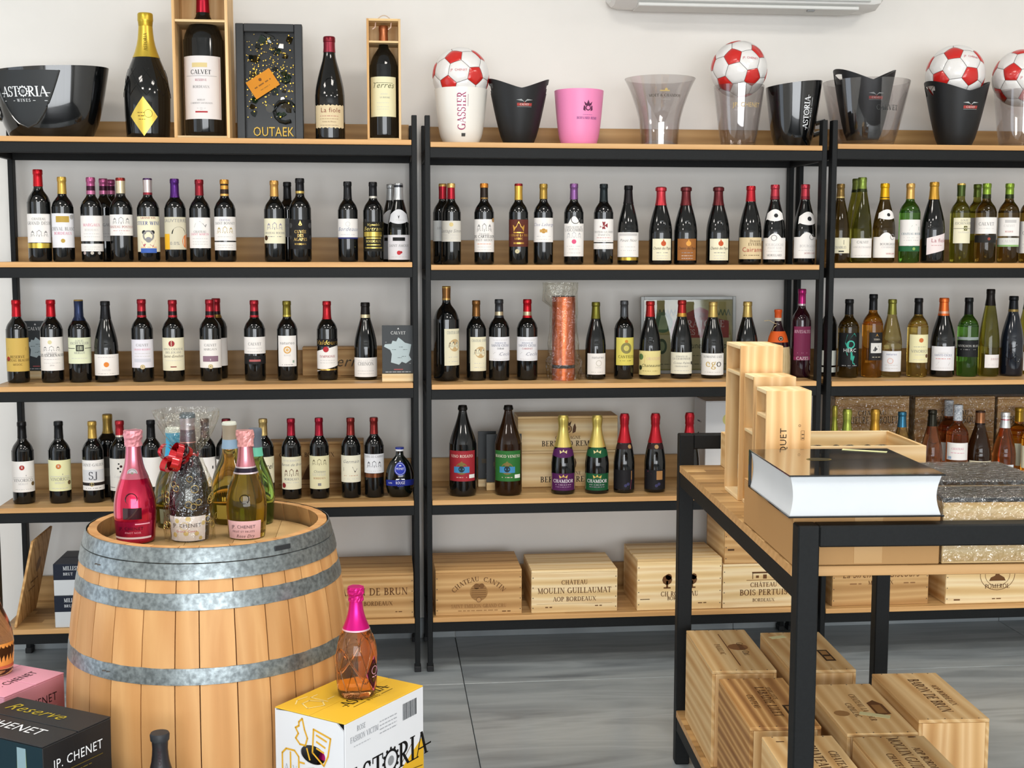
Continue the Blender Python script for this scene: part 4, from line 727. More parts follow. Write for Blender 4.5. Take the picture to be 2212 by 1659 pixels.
# ---- rack 2, fourth shelf
LIT = lambda s, c: [('T',s,.78,.09,'#ead9cc'),('D',0,.42,.2,'#7a6a3a'),('R',-.52,.52,.28,.48,'#3f86b8'),('D',0,.4,.1,'#20333a',3),('P',[(-.2,.56),(0,.66),(.2,.56)],'#8a7a3a'),('R',.5,.95,.1,.22,'#e8e8e4'),('G',.12,.04,'#d8b8b0',.35)]
B(2,3,'lt',1000,876,29.5,'blk',[(884,'#1a1613')],[(972.5,1038,'#9a2630',LIT('VINO ROSATO','r'),dict(ha=64,off=-6))],'litre bottle with red label and blue medallion')
B(2,3,'lt',1098,876,29.5,'drk',[(884,'#1a1613')],[(972.5,1038,'#2c6a2f',LIT('BIANCO VENETO','g'),dict(ha=64,off=-6))],'litre bottle with green label and blue medallion')
for x,c,d in ((1216,'#4e1a50','sparkling bottle with gold foil and purple labels'),(1289,'#12502f','sparkling bottle with gold foil and green labels')):
    B(2,3,'ch',x,897,26,'blk',[(922,'#c9b45e'),(964,'#d0bb68')],[(966,986,c,[('P',[(-.25,.4),(-.3,.8),(-.1,.6),(0,.9),(.1,.6),(.3,.8),(.25,.4)],'#d9c890')],dict(ha=75,name='neck_label',shape='wave')),(1021.7,1058,c,[('B',.05,'#cfc090',.035),('P',[(-.25,.72),(-.3,.92),(-.1,.8),(0,.96),(.1,.8),(.3,.92),(.25,.72)],'#d0b060'),('T','CHAMDOR',.46,.2,'#ece6ea','serif'),('G',.32,.06,'#cbb8c8'),('G',.2,.05,'#a888a8')],dict(ha=70))],d,foilcap=True,name='sparkling_bottle')
for i,(x,ty) in enumerate(((1347.6,894),(1414,893.5),(1487.5,892))):
    B(2,3,'ch',x,ty,22.8,'blk',[(915,'#a81a26'),(955,'#b01c28')],[(957,968,'#2a1416',[('D',(.5,.1,.1)[i],.5,.4,'#b08a5a')],dict(name='neck_label')),(1014,1056,'#141216',[('P',((( -.2,0),(.5,0),(.6,.55)), ((-.9,.6),(-.6,.95),(-.3,.8)), ((-.5,.1),(.4,.1),(.1,.5)))[i],'#8a3050'),('R',(.55,.1,.2)[i],(.62,.6,.5)[i],.5,.95,'#a87a4a'),('D',.1,.2,.08,'#3a3a60'),('D',.3,.28,.08,'#3a3a60')],dict(ha=70))],('sparkling bottle with red foil, pink wedge on label','sparkling bottle with red foil and grape label','red foil sparkling bottle behind the steel table post')[i],foilcap=True,name='sparkling_bottle')
# ---- rack 3, fourth shelf
B(3,3,'ch',1799,877,13,'olv',[(900,'#9a8c34'),(945,'#8a8a30')],[],'sparkling bottle, olive foil, half behind the post',foilcap=True,name='sparkling_bottle')
B(3,3,'ch',1826,884.5,22,'olv',[(905,'#a9b04c'),(945,'#9aa646')],[(1005,1040,'w',[])],'sparkling bottle with lime green foil',foilcap=True,name='sparkling_bottle')
B(3,3,'ch',1886,884.5,22.5,'olv',[(905,'#c09238'),(945,'#b8882e')],[(1005,1040,'w',[])],'sparkling bottle with amber gold foil',foilcap=True,name='sparkling_bottle')
B(3,3,'bg',1944,890,22,'yel',[(922,'#2f6680')],[(990,1040,'w',[])],'pale bottle with petrol blue capsule')
B(3,3,'bg',2009,886,23,'ros',[(920,'#221f14')],[],'pink wine bottle with black capsule')
FLOR = speckle('floral_capsule', '#8a93a0', '#e2e4e6', 220, .5)
B(3,3,'bx',2044,865,23,'org',[(898,'#c8c8cc',FLOR)],[(955,995,'w',[])],'orange wine bottle with floral cap standing further back',Y=.21)
B(3,3,'bx',2064,874.7,23,'org',[(908,'#c8c8cc',FLOR)],[(954,993,'w',[('T','CHATEAU',.6,.12,'pk'),('G',.4,.05,'pk'),('R',-.8,-.5,.05,.2,'#9ab0c8')],dict(ha=64))],'orange wine bottle with floral cap in front')
B(3,3,'bg',2112,888,25,'drk',[(891,'#3a241a'),(913,'#8a5a38'),(917,'#241814')],[(995,1046,'cr',[('P',[(-.9,.8),(-.6,.95),(-.3,.95),(-.9,.66)],'#a05a38'),('C',.55,.3,'gy',.2),('T','LA SOLERE',.3,.1,'g')],dict(ha=62,off=8))],'dark brown bottle with copper cap and cream label')
B(3,3,'bg',2166,891,24,'org',[(905,'#dcdcdc'),(907,'#b04050'),(923.5,'#d6d8d8')],[(1003,1010,'#dfe4e8',[],dict(ha=50,name='upper_label'))],'orange wine bottle with white screw cap')
B(3,3,'bx',2196,881,23,'amb',[(910,'#a88426')],[(955,1005,'cr',[])],'amber bottle with gold capsule further back',Y=.19)
B(3,3,'bx',2228,890,24,'amb',[(925,'#c8a430')],[(962,1012,'cr',[])],'amber bottle with cream label beside the gold-capped one',Y=.08)
# ================================================================ top shelves
def px_on(x, y, Y): return at_y(x, y, Y)
def shelf_pt(u, s, x, Y):
    lo, hi = 100, 1700; z = top(u, s)
    for _ in range(40):
        m = (lo+hi)/2
        if at_y(x, m, Y).z > z: lo = m
        else: hi = m
    p = at_y(x, m, Y); return Vector((p.x, Y, z+.0005))
def astoria(P, u, v, h, col, wines=True, rot=0.0):
    c, s = math.cos(rot), math.sin(rot); T = lambda a, b: (u+a*c-b*s, v+a*s+b*c)
    a = T(-.42*h, 0); P.text('AST', a[0], a[1], h, col, 'serif', 'r', rot=rot, track=.0); b = T(.52*h, 0); P.text('RIA', b[0], b[1], h, col, 'serif', 'l', rot=rot, track=.0)
    q = T(.05*h, .5*h); P.ring(q[0], q[1], .47*h, .10*h, col, 2)
    for k in range(12): e = T(.05*h+.5*h*math.cos(k*PI/6), .5*h+.5*h*math.sin(k*PI/6)); P.disc(e[0], e[1], .07*h, col, 2, 6)
    P.disc(q[0], q[1], .2*h, '#8c8f92', 2, 10)
    for s0, s1 in ((-2.75, -2.3), (2.3, 2.75)): P.line([T(s0*h, .36*h), T(s1*h, .36*h)], .07*h, col, 2)
    if wines:
        d = T(0, -.52*h); P.text('WINES', d[0], d[1], .3*h, col, 'serif', rot=rot, track=.3)
        for s0, s1 in ((-2.4, -1.0), (1.0, 2.4)): P.line([T(s0*h, -.4*h), T(s1*h, -.4*h)], .05*h, col, 2)
def bird(P, u, v, w, col='#aeb4b4', red='#a8433e'):
    P.poly([(u-.5*w, v+.17*w), (u-.2*w, v+.22*w), (u-.05*w, v+.08*w), (u, v+.02*w), (u-.12*w, v+.1*w)], col, 2)
    P.poly([(u+.5*w, v+.18*w), (u+.15*w, v+.22*w), (u+.02*w, v+.08*w), (u, v), (u+.12*w, v+.12*w)], col, 2)
    P.disc(u, v+.02*w, .04*w, '#8a3a34', 2, 8); P.rect(u-.46*w, u+.46*w, v-.2*w, v-.02*w, red, 1)
    P.text('CALVET', u, v-.17*w, .12*w, '#e4dcd8', 'serif', maxw=.8*w); P.rect(u-.46*w, u+.46*w, v-.26*w, v-.245*w, col, 1)
# -- big sparkling bottle with gold foil and diamond label
def diamond(t, R, H, rf):
    def surf(u, v, e): z = v/H; rr = rf(z)*R+.0012+e; a = math.radians(-9)+u/R; return (rr*math.sin(a), -rr*math.cos(a), v)
    mb = MB(); n = 8; zc, hz0, hz1, hw = .145*H/.84, .14*H, .165*H, .052
    zc = .175*H
    rows = [(-1, 0)]+[(-1+k*.125, None) for k in range(1, 16)]+[(1, 0)]
    for k, (q, _) in enumerate(rows):
        wv = hw*(1-abs(q)); v = zc+q*(.155*H)
        for i in range(7): mb.v.append(surf(wv*(i/3-1), v, .0))
    for k in range(len(rows)-1):
        for i in range(6): a = k*7+i; mb.f.append((a, a+1, a+8, a+7)); mb.m.append(0)
    lo = mb.build('diamond_label', foil('#d9bd55'), t)
    P = Print().ring(.018, zc+.01, .015, .0015, '#5a4c20').greek(-.022, .004, zc+.012, .004, '#6a5a28').greek(-.02, .004, zc, .005, '#6a5a28').greek(-.018, .006, zc-.012, .004, '#6a5a28')
    put('label_print', P.mesh('label_print', surf), lo)
def cut_lattice(z0, z1, k=8, r=.0011, mt=None):
    def f(t, R, H, rf):
        mb = MB()
        for s in (-1, 1):
            for i in range(k):
                pts = []
                for j in range(9):
                    z = z0+(z1-z0)*j/8; a = 2*PI*i/k+s*(j/8)*2*PI/k*1.2; rr = rf(z)*R+r*.1; pts.append((rr*math.cos(a), rr*math.sin(a), z*H))
                mb.tube(pts, r, 4)
        o = mb.build('cut_pattern', mt or BG, t); o['kind'] = 'stuff'
    return f
def vtext(txt, ang, z0, h, col, font='serif', up_=True):
    def f(t, R, H, rf):
        def surf(u, v, e): z = min(max(v/H, .02), .99); rr = rf(z)*R+.0014+e; a = math.radians(ang)+u/(max(rf(z), .2)*R); return (rr*math.sin(a), -rr*math.cos(a), v)
        P = Print().text(txt, 0, z0*H, h, col, font, 'l', rot=PI/2 if up_ else -PI/2); put('lettering', P.mesh('lettering', surf), t)
    return f
PLACE[(1,0)] = ('on the top shelf', 'bottles along the top shelf')
B(1,0,'as',321,30,48.5,'blk',[(48,'#c8ab3a'),(58,'#b3962e'),(122,'#d2b545')],[],'large sparkling bottle with gold neck foil and diamond label',Y=.14,extra=multi(diamond,cut_lattice(.34,.56),vtext('ASTORIA',8,.70,.012,'#6a5818')),foilcap=False,name='sparkling_bottle')
# -- wooden presentation boxes standing open towards the shop
def hole_plate(mb, x0, x1, y0, y1, z0, z1, cx, cy, r, mi=0, n=16):
    for zz in (z0, z1):
        o = len(mb.v); sq = []
        for k in range(n):
            a = 2*PI*k/n; c, s = math.cos(a), math.sin(a); m = max(abs(c), abs(s)); mb.v.append((cx+r*c, cy+r*s, zz))
            X = cx+(c/m)*((x1-cx) if c > 0 else (cx-x0)); Yv = cy+(s/m)*((y1-cy) if s > 0 else (cy-y0)); mb.v.append((X, Yv, zz))
        for k in range(n): a = o+2*k; b = o+2*((k+1) % n); mb.f.append((a, a+1, b+1, b)); mb.m.append(mi)
    n2 = 2*n; o = len(mb.v)-2*n2
    for k in range(n):
        a, b = o+2*k, o+2*((k+1) % n)
        mb.f.append((a, b, b+n2, a+n2)); mb.m.append(mi); mb.f.append((a+1, b+1, b+1+n2, a+1+n2)); mb.m.append(mi)
def bottle_box(name, label, loc, rz, w, d, h, t, divs, open_side='front', woodm=None, inner=None, neck=None, group=None):
    """upright wooden case, open on its local -y side"""
    woodm = woodm or PINEV; r = thing(name, label, 'wooden box', loc, rz, group)
    inner = inner or woodm
    for x0 in (0, w-t): MB().box(x0, x0+t, 0, d, 0, h, bev=.0008).build('side_panel', woodm, r, False)
    MB().box(t, w-t, d-t, d, 0, h, bev=.0005).build('back_panel', inner, r, False)
    for z0, nm in ((0, 'base_panel'), (h-t, 'top_panel')): MB().box(t, w-t, 0, d-t, z0, z0+t, bev=.0005).build(nm, PINE, r, False)
    for z in divs:
        mb = MB()
        if neck: hole_plate(mb, t, w-t, .002, d-t, z, z+t*.8, neck[0], neck[1], neck[2])
        else: mb.box(t, w-t, .002, d-t, z, z+t*.8)
        mb.build('divider', PINE, r, False)
    return r
Yb = .045; p0 = shelf_pt(1,0,377,Yb); p1 = shelf_pt(1,0,497,Yb); w_ = p1.x-p0.x; zt = at_y(436,-42,Yb).z; zd = at_y(436,47,Yb).z-p0.z
bw = bottle_box('magnum_box', 'tall open pine box holding the largest red wine bottle', (p0.x,Yb,p0.z), 0, w_, .19, zt-p0.z, .011, [zd], neck=(w_/2,.095,.055), group='open wine presentation boxes')
R_ = 43*mpp((p0.x,Yb+.09,p0.z)); ztb = at_y(436,-26,Yb+.09).z
fz = lambda py, Y, z0, H: (at_y(436,py,Y).z-z0)/H
zb = p0.z+.0125; Hb = ztb-zb
bottle_at((p0.x+w_/2, Yb+.0955, zb), R_, Hb, 'mg', 'blk', [(fz(28,Yb+.09,zb,Hb),'#a3142c')], [(fz(256,Yb+.01,zb,Hb), fz(119,Yb+.01,zb,Hb), '#e6e1e0', 62, -3, [('B',.03,'#c99',.006),('R',-.4,.3,.82,.89,'#dcc890'),('T','CALVET',.71,.07,'k','serif',0,.75),('R',-.75,.75,.68,.685,'g'),('T','RESERVE',.6,.035,'#b06070','serif',0,.65),('T','BORDEAUX',.49,.04,'g','serif',0,.65),('T','MERLOT',.29,.025,'g','serif',0,.5),('T','CABERNET SAUVIGNON',.24,.025,'g','serif',0,.75),('R',-.28,.28,.1,.125,'#b03a40'),('P',[(-.2,.17),(0,.15),(.2,.17),(0,.18)],'g')])], 'largest red wine bottle, crimson cap, standing in the pine box', 'bottles along the top shelf', 3)
Yb = .035; p0 = shelf_pt(1,0,794,Yb); p1 = shelf_pt(1,0,867,Yb); w_ = p1.x-p0.x; zt = at_y(829,40,Yb).z; zd = at_y(829,92,Yb).z-p0.z
tb = bottle_box('magnum_box', 'small open pine box with string handle beside the post', (p0.x,Yb,p0.z), 0, w_, .125, zt-p0.z, .0085, [zd], neck=(w_/2,.0605,.021), group='open wine presentation boxes')
hh = zt-p0.z; MB().tube([(w_*.27+(w_*.5)*k/10, .06, hh+.022*math.sin(PI*k/10)) for k in range(11)], .0022, 6).build('string_handle', mat('#cdb9a8',.7), tb)
for xx in (.27,.73): MB().tube([(w_*xx, .02, hh-.012), (w_*xx-.002, .012, hh-.03), (w_*xx-.012, .01, hh-.038)], .0022, 5).build('string_end', mat('#d8b8a8',.7), tb)
zb = p0.z+.010; R_ = 30*mpp((p0.x,Yb+.06,zb)); ztb = at_y(829,57,Yb+.06).z; Hb = ztb-zb
fz2 = lambda py: (at_y(829,py,Yb+.03).z-zb)/Hb
bottle_at((p0.x+w_/2, Yb+.0605, zb), R_, Hb, 'mg', 'blk', [(fz2(92),'#a8643e')], [(fz2(253),fz2(167),'#e4dfb8',62,-6,[('T','Terres',.72,.14,'#6a6a4a','script',0,.85),('R',-.6,.7,.84,.85,'#6a6a4a'),('T','DOMAINE',.55,.03,'gy','serif',.1,.5),('T','LA BAUME',.46,.04,'g','serif',.15,.7),('G',.34,.015,'gy',.4),('G',.24,.015,'gy',.4),('G',.18,.015,'gy',.4)])], 'copper-capped bottle with cream label inside the small pine box', 'bottles along the top shelf', 4)
B(1,0,'bg',714,80.5,32,'blk',[(92,'#7a1c2a'),(114,'#8a2a3a')],[(228,277,'#dccaa4',[('T','La fiole',.68,.2,'#8a4a3a','sans',.1,.75),('G',.5,.05,'#b87a70'),('G',.38,.04,'#a88a6a'),('T','Cotes du Rhone',.24,.06,'#8a6a5a','sans'),('G',.1,.03,'#8a6a5a')],dict(ha=66,shape='rag',off=-4))],'stout sloping bottle with maroon wax cap and torn label',Y=.12,extra=seal_emboss(.56,.016))
# -- framed picture of broken bottle glass
Yf = .12; pl = shelf_pt(1,0,513,Yf); pr_ = shelf_pt(1,0,656,Yf); W_ = pr_.x-pl.x; H_ = at_y(580,51,Yf).z-pl.z
fr = thing('framed_picture', 'black box frame of broken bottle glass with orange card', 'picture', pl)
BLK = mat('#202224', .35)
for x0, x1, z0, z1 in ((0,.030,0,H_),(W_-.030,W_,0,H_),(.030,W_-.030,H_-.030,H_),(.030,W_-.030,0,.012)): MB().box(x0,x1,0,.05,z0,z1,bev=.002).build('frame_bar', BLK, fr, False)
MB().box(.02,W_-.02,.035,.045,.006,H_-.02).build('backing', mat('#0e0f0f', .25), fr, False)
rnd = random.Random(11)
SH = [mat('#0f1512', .05, coat=.6), mat('#1c2b1a', .05, coat=.6), mat('#2b2414', .06, coat=.5)]
for k in range(34):
    cx, cz = rnd.uniform(.05, W_-.05), rnd.uniform(.085, H_-.05); n = rnd.randint(4, 7); rr = rnd.uniform(.010, .026); a0 = rnd.random()*6
    poly = [(rr*rnd.uniform(.6, 1.1)*math.cos(a0+2*PI*i/n), rr*rnd.uniform(.4, 1.0)*math.sin(a0+2*PI*i/n)) for i in range(n)]
    mx = Matrix.Translation((cx, .030, cz)) @ Matrix.Rotation(rnd.uniform(-.5, .5), 4, 'Z') @ Matrix.Rotation(PI/2+rnd.uniform(-.5, .5), 4, 'X')
    MB().prism(poly, -.0025, .0025, 0, mx).build('glass_shard', SH[k % 3], fr, False)
mb = MB()
for k in range(240):
    cx, cz = rnd.uniform(.035, W_-.035), rnd.gauss(H_*.62, H_*.2)
    if not .08 < cz < H_-.035: continue
    s_ = rnd.uniform(.0008, .0024); mb.box(cx-s_, cx+s_, .018, .0215, cz-s_, cz+s_, mx=None)
mb.build('gold_flecks', gold('#d8b24a'), fr, False)['kind'] = 'stuff'
MB().tube([(W_*.72+.04*math.cos(a/12*2*PI), .022+.006*math.sin(a), H_*.26+.04*math.sin(a/12*2*PI)) for a in range(11)], .007, 8).build('bottle_neck_ring', SH[0], fr)
ox, oz = at_y(567,180,Yf).x-pl.x, at_y(567,180,Yf).z-pl.z; mx = Matrix.Translation((ox, .012, oz)) @ Matrix.Rotation(-math.radians(33), 4, 'Y') @ Matrix.Rotation(PI/2, 4, 'X')
cd = MB().box(-.052,.052,-.036,.036,-.0012,.0012, mx=mx).build('orange_card', paper('#d58a1c'), fr, False)
P = Print().greek(-.035,.035,-.002,.009,'#8a5a20',2).disc(0,.018,.006,'#7a4a18').greek(-.02,.02,-.018,.005,'#9a6a28')
put('card_print', P.mesh('card_print', lambda u, v, e: mx @ Vector((u, v, .0012+e))), cd)
P = Print().text('OUTAEK', W_*.54, .02, .034, '#d9b23a', 'sans', maxw=W_*.62, track=.02)
for e_ in (0, .004): pass
lt = P.mesh('gold_letters', lambda u, v, e: Vector((u, .03-e*0, v))); bm = bmesh.new(); bm.from_mesh(lt)
ex = bmesh.ops.extrude_face_region(bm, geom=bm.faces[:]); bmesh.ops.translate(bm, verts=[v for v in ex['geom'] if isinstance(v, bmesh.types.BMVert)], vec=(0, -.012, 0)); bm.to_mesh(lt); bm.free()
lt.materials.clear(); lt.materials.append(mat('#d9b23a', .4)); put('gold_letters', lt, fr)

# -- ice buckets and footballs
def bucket(name, label, loc, prof, m, rim=None, thick=.003, rz=0, seg=48, holes=None, group='ice buckets on the top shelf', sy=1.0, floor=.006, sx=1.0, cat='ice bucket'):
    """prof outer (r,z) from base to rim; rim(theta) adds height to the upper rows; holes(theta,z)->True removes wall"""
    t = thing(name, label, cat, loc, rz, group); n = len(prof); Hm = prof[-1][1]; mb = MB(); nr = 14
    rf_ = lambda z: next((a[0]+(b[0]-a[0])*(z-a[1])/(b[1]-a[1]) for a, b in zip(prof, prof[1:]) if a[1] <= z <= b[1]+1e-9), prof[-1][0])
    def zt(th, k): q = k/nr; return q*(Hm+(rim(th) if rim else 0))
    def rr(z): return rf_(min(z, Hm)) if z <= Hm else prof[-1][0]+(prof[-1][0]-prof[-2][0])/(prof[-1][1]-prof[-2][1])*(z-Hm)
    for off in (0, thick):
        for k in range(nr+1):
            for i in range(seg):
                th = 2*PI*i/seg; z = zt(th, k); r = rr(z)-off; zz = max(z, floor) if off else z
                mb.v.append((sx*r*math.cos(th), sy*r*math.sin(th), zz))
    N = (nr+1)*seg
    gone = set()
    for k in range(nr):
        for i in range(seg):
            j = (i+1) % seg; a, b, c, d = k*seg+i, k*seg+j, (k+1)*seg+j, (k+1)*seg+i
            th = 2*PI*(i+.5)/seg
            if holes and holes(th, (zt(th, k)+zt(th, k+1))/2): continue
            mb.f += [(a, b, c, d), (d+N, c+N, b+N, a+N)]; mb.m += [0, 0]
    for i in range(seg): j = (i+1) % seg; a = nr*seg; mb.f.append((a+i, a+j, a+j+N, a+i+N)); mb.m.append(0)
    mb.f.append(tuple(range(seg))[::-1]); mb.m.append(0); mb.f.append(tuple(N+i for i in range(seg))); mb.m.append(0)
    mb.build('bucket_wall', m, t, True, 50)
    surf = lambda u, v, e, th0=-PI/2: (sx*(rr(v)+.0006+e)*math.cos(th0+u/rr(Hm*.6)), sy*(rr(v)+.0006+e)*math.sin(th0+u/rr(Hm*.6)), v)
    return t, surf
Yk = .15
def bk(x, ytop, ybase, rt_, rb, bulge=.5, u=2, rm=None):
    p = shelf_pt(u, 0, x, Yk); s = mpp(p); z1 = at_y(x, ytop, Yk).z-p.z
    r0, r1 = rb*s, rt_*s; pr = []
    for k in range(7):
        q = k/6; pr.append((r0+(r1-r0)*(q**bulge), z1*q))
    return p, pr, s
WHT = mat('#ece9e2', .3, coat=.3); MBK = mat('#17181a', .45); GBK = mat('#08090a', .12, coat=.8); PNK = mat('#f08cbc', .4)
CLR = thin_clear('clear_acrylic', '#f2f0f0', 1.2, rough=.03, haze=.05)
# white bucket
p, pr, s = bk(996,194,310,57,36,.45); t, sf = bucket('ice_bucket','glossy white ice bucket with mauve lettering up its side',p,pr,WHT)
H_ = pr[-1][1]; P = Print().text('GASSIER', .012, .16*H_+.018, 18*s, '#a5496e', 'serif', 'l', rot=PI/2, maxw=.66*H_).rect(-.004,.013,.16*H_-.006,.16*H_+.006,'#4a4a4a').greek(-.0,.0,.2,.01,'g').rect(.019,.0215,.66*H_,.87*H_,'#b9a8ae')
put('lettering', P.mesh('lettering', sf), t)
white_rim = (p, pr)
# heart-rimmed black buckets
def heart(hi): return lambda th: hi*(abs(math.cos(th))**1.3)
def handles(Hm, hi, r, w=.42):
    def f(th, z):
        for c in (0, PI):
            d = (th-c+PI) % (2*PI)-PI
            if (d/w)**2+((z-(Hm+hi*.30))/(hi*.46))**2 < 1: return True
        return False
    return f
def heart_bucket(label, x, u, ylob, ydip, ybase, rt_, rb, Y=None, z=None, logo=True, rz=.0):
    p = shelf_pt(u, 0, x, Y or Yk); 
    if z is not None: p.z = z
    s = mpp(p); zd = at_y(x, ydip, p.y).z-p.z; zl = at_y(x, ylob, p.y).z-p.z
    pr = [((rb+(rt_-rb)*(k/6)**.72)*s, zd*k/6) for k in range(7)]; hi = zl-zd
    t, sf = bucket('ice_bucket', label, p, pr, MBK, heart(hi), .003, rz, 64, handles(zd, hi, 0))
    P = Print(); bird(P, .012, zd*.74, 33*s); put('logo', P.mesh('logo', sf), t); return t, p, pr, s
heart_bucket('matt black heart-rimmed ice bucket next to the pink one', 1120,2,172,197,311,61,30)
# pink bucket
p, pr, s = bk(1250,197,314,53,37,.55); t, sf = bucket('ice_bucket','plain pink ice bucket with small dark crest',p,pr,PNK); H_ = pr[-1][1]; u0 = .022
P = Print().text('BERNARD REMY', u0, .46*H_, 5*s, '#7a4a86', 'serif', maxw=50*s).greek(u0-.02,u0+.02,.535*H_,.0022,'#9a6aa0').disc(u0,.66*H_,6*s,'#5a2a4a').disc(u0,.66*H_,3.8*s,'#f08cbc',3)
P.poly([(u0-.012,.70*H_),(u0-.016,.77*H_),(u0-.006,.73*H_),(u0,.80*H_),(u0+.006,.73*H_),(u0+.016,.77*H_),(u0+.012,.70*H_)],'#5a2a4a')
for q in (-1,1): P.poly([(u0+q*.010,.60*H_),(u0+q*.019,.62*H_),(u0+q*.017,.70*H_),(u0+q*.012,.69*H_)],'#5a2a4a')
put('crest', P.mesh('crest', sf), t)
# clear flared bucket
p = shelf_pt(2,0,1424,Yk); s = mpp(p); H_ = at_y(1424,171,Yk).z-p.z
pr = [(r*s, H_*q) for r, q in ((40,0),(40.5,.12),(42,.28),(45,.42),(51,.58),(60,.76),(68,.9),(76,1))]
t, sf = bucket('ice_bucket','clear flared acrylic ice bucket with champagne lettering',p,pr,CLR,thick=.0035)
P = Print().text('MOET & CHANDON', 0, .70*H_, 5.5*s, '#4a463e', 'serif', maxw=68*s).text('CHAMPAGNE', 0, .655*H_, 2.6*s, '#b0aca4', 'serif', maxw=36*s).rect(-.02,.012,.775*H_,.79*H_,'#c9b070').disc(.0,.80*H_,2.6*s,'#c9b070')
put('lettering', P.mesh('lettering', sf), t)
MB().lathe([(38*s,.004),(34*s,.014),(24*s,.022),(10*s,.026),(0,.027)], 32).build('domed_floor', CLR, t)
# clear bucket with ball
def clear_bucket(label, x, ytop, rt_, rb, u=2, text=None, tcol='#cdb27a'):
    p = shelf_pt(u,0,x,Yk); s = mpp(p); H_ = at_y(x,ytop,Yk).z-p.z
    pr = [((rb+(rt_-rb)*(k/6)**.8)*s, H_*k/6) for k in range(7)]
    t, sf = bucket('ice_bucket', label, p, pr, CLR, thick=.0035, floor=.02)
    if text: put('lettering', Print().text(text, 6*s, .63*H_, 9*s, tcol, 'sans', maxw=62*s).mesh('lettering', sf), t)
    return p, pr, s
jp_rim = clear_bucket('tall clear ice bucket holding a football, beside the black one', 1594,186,54,35,2,'JP. CHENET')
# black bucket with slanted rim
p = shelf_pt(2,0,1711,Yk); s = mpp(p); zl = at_y(1711,190,Yk).z-p.z; zr = at_y(1711,176,Yk).z-p.z
pr = [((36+(59-36)*(k/6)**.62)*s, zl*k/6) for k in range(7)]
t, sf = bucket('ice_bucket','glossy black ice bucket with slanted rim and vertical white logo',p,pr,GBK,lambda th: (zr-zl)*(.5+.5*math.cos(th)),.004)
P = Print(); astoria(P, .036, .56*zl, 13*s, '#eceff2', True, PI/2); put('logo', P.mesh('logo', sf), t)
hd = MB().tube([(50*s,.0,.42*zl),(70*s,0,.46*zl),(72*s,0,.40*zl),(66*s,0,.28*zl),(44*s,0,.22*zl)], .010, 8).build('side_handle', GBK, t)
# wide clear bucket holding another black one
p8, pr8, s8 = clear_bucket('wide clear ice bucket with a black bucket nested inside', 1867.5,178,92,58,3,None)
put('lettering', Print().text('CALVET', .035, .52*pr8[-1][1], 11*s8, '#3a3c3c', 'serif', maxw=62*s8).mesh('lettering', lambda u, v, e: ((pr8[3][0]+.003+e)*math.sin(u/pr8[3][0]), -(pr8[3][0]+.003+e)*math.cos(u/pr8[3][0]), v)), bpy.data.objects[[o.name for o in bpy.data.objects if o.get('label','').startswith('wide clear ice')][0]])
heart_bucket('black heart-rimmed ice bucket nested in the wide clear bucket', 1862.5,3,151,180,294,61,32,z=p8.z+.0212)
h9 = heart_bucket('black heart-rimmed ice bucket holding a football', 2062,3,177,203,312,63,32)
c10 = clear_bucket('clear ice bucket holding a football, beside the black heart-rimmed one', 2206,197,60,45,3)
# oval black tub
p = shelf_pt(1,0,112,.17); s = mpp(p); Hl = at_y(112,159,.17).z-p.z; Hr = at_y(112,146,.17).z-p.z
rows = [(80,0),(88,.06),(100,.25),(109,.5),(116,.75),(122,1)]
pr = [(r*s, Hl*q) for r, q in rows]; SYT = .62
t, sf = bucket('ice_tub','wide glossy black oval wine tub with white logo',p,pr,GBK,lambda th: (Hr-Hl)*(.5+.5*math.cos(th)),.005,0,64,sy=SYT)
rt_ = lambda z: next((a[0]+(b[0]-a[0])*(z-a[1])/(b[1]-a[1]) for a, b in zip(pr, pr[1:]) if a[1] <= z <= b[1]+1e-9), pr[-1][0])
TH0 = -PI/2-.36
def tsf(u, v, e): r = rt_(min(max(v, 0), Hl)); a = TH0+u/(r); n = Vector((math.cos(a)*SYT, math.sin(a), 0)).normalized(); q = Vector((r*math.cos(a), r*SYT*math.sin(a), v)); return q+n*(.0008+e)
mb = MB(); wmax = 76*s; zl0 = .15*Hl; nn = 14
for j in range(nn+1):
    q = j/nn; hw = wmax*(q**.5)*(1.0+.08*q); v = zl0+(Hl*.985-zl0)*q
    for i in range(17): mb.v.append(tuple(tsf(hw*(i/8-1), v, 0)))
for j in range(nn):
    for i in range(16): a = j*17+i; mb.f.append((a, a+1, a+18, a+17)); mb.m.append(0)
pan = mb.build('front_panel', mat('#26292b', .5), t)
P = Print(); astoria(P, 0, .60*Hl, 21*s, '#e8eaec', True); put('logo', P.mesh('logo', tsf), pan)
pts = []
for sgn in (1, -1):
    rg = range(nn, -1, -1) if sgn == 1 else range(0, nn+1)
    for j in rg: q = j/nn; pts.append(tuple(tsf(sgn*wmax*(q**.5)*(1+.08*q), zl0+(Hl*.985-zl0)*q, .002)))
MB().tube(pts, .0035, 8).build('panel_ridge', mat('#2c2e2f', .15, coat=1), t)
MB().tube([(-88*s,-.01,.30*Hl),(-118*s,-.02,.34*Hl),(-132*s,-.01,.42*Hl),(-128*s,.02,.5*Hl),(-106*s,.03,.52*Hl)], .012, 8).build('side_handle', GBK, t)

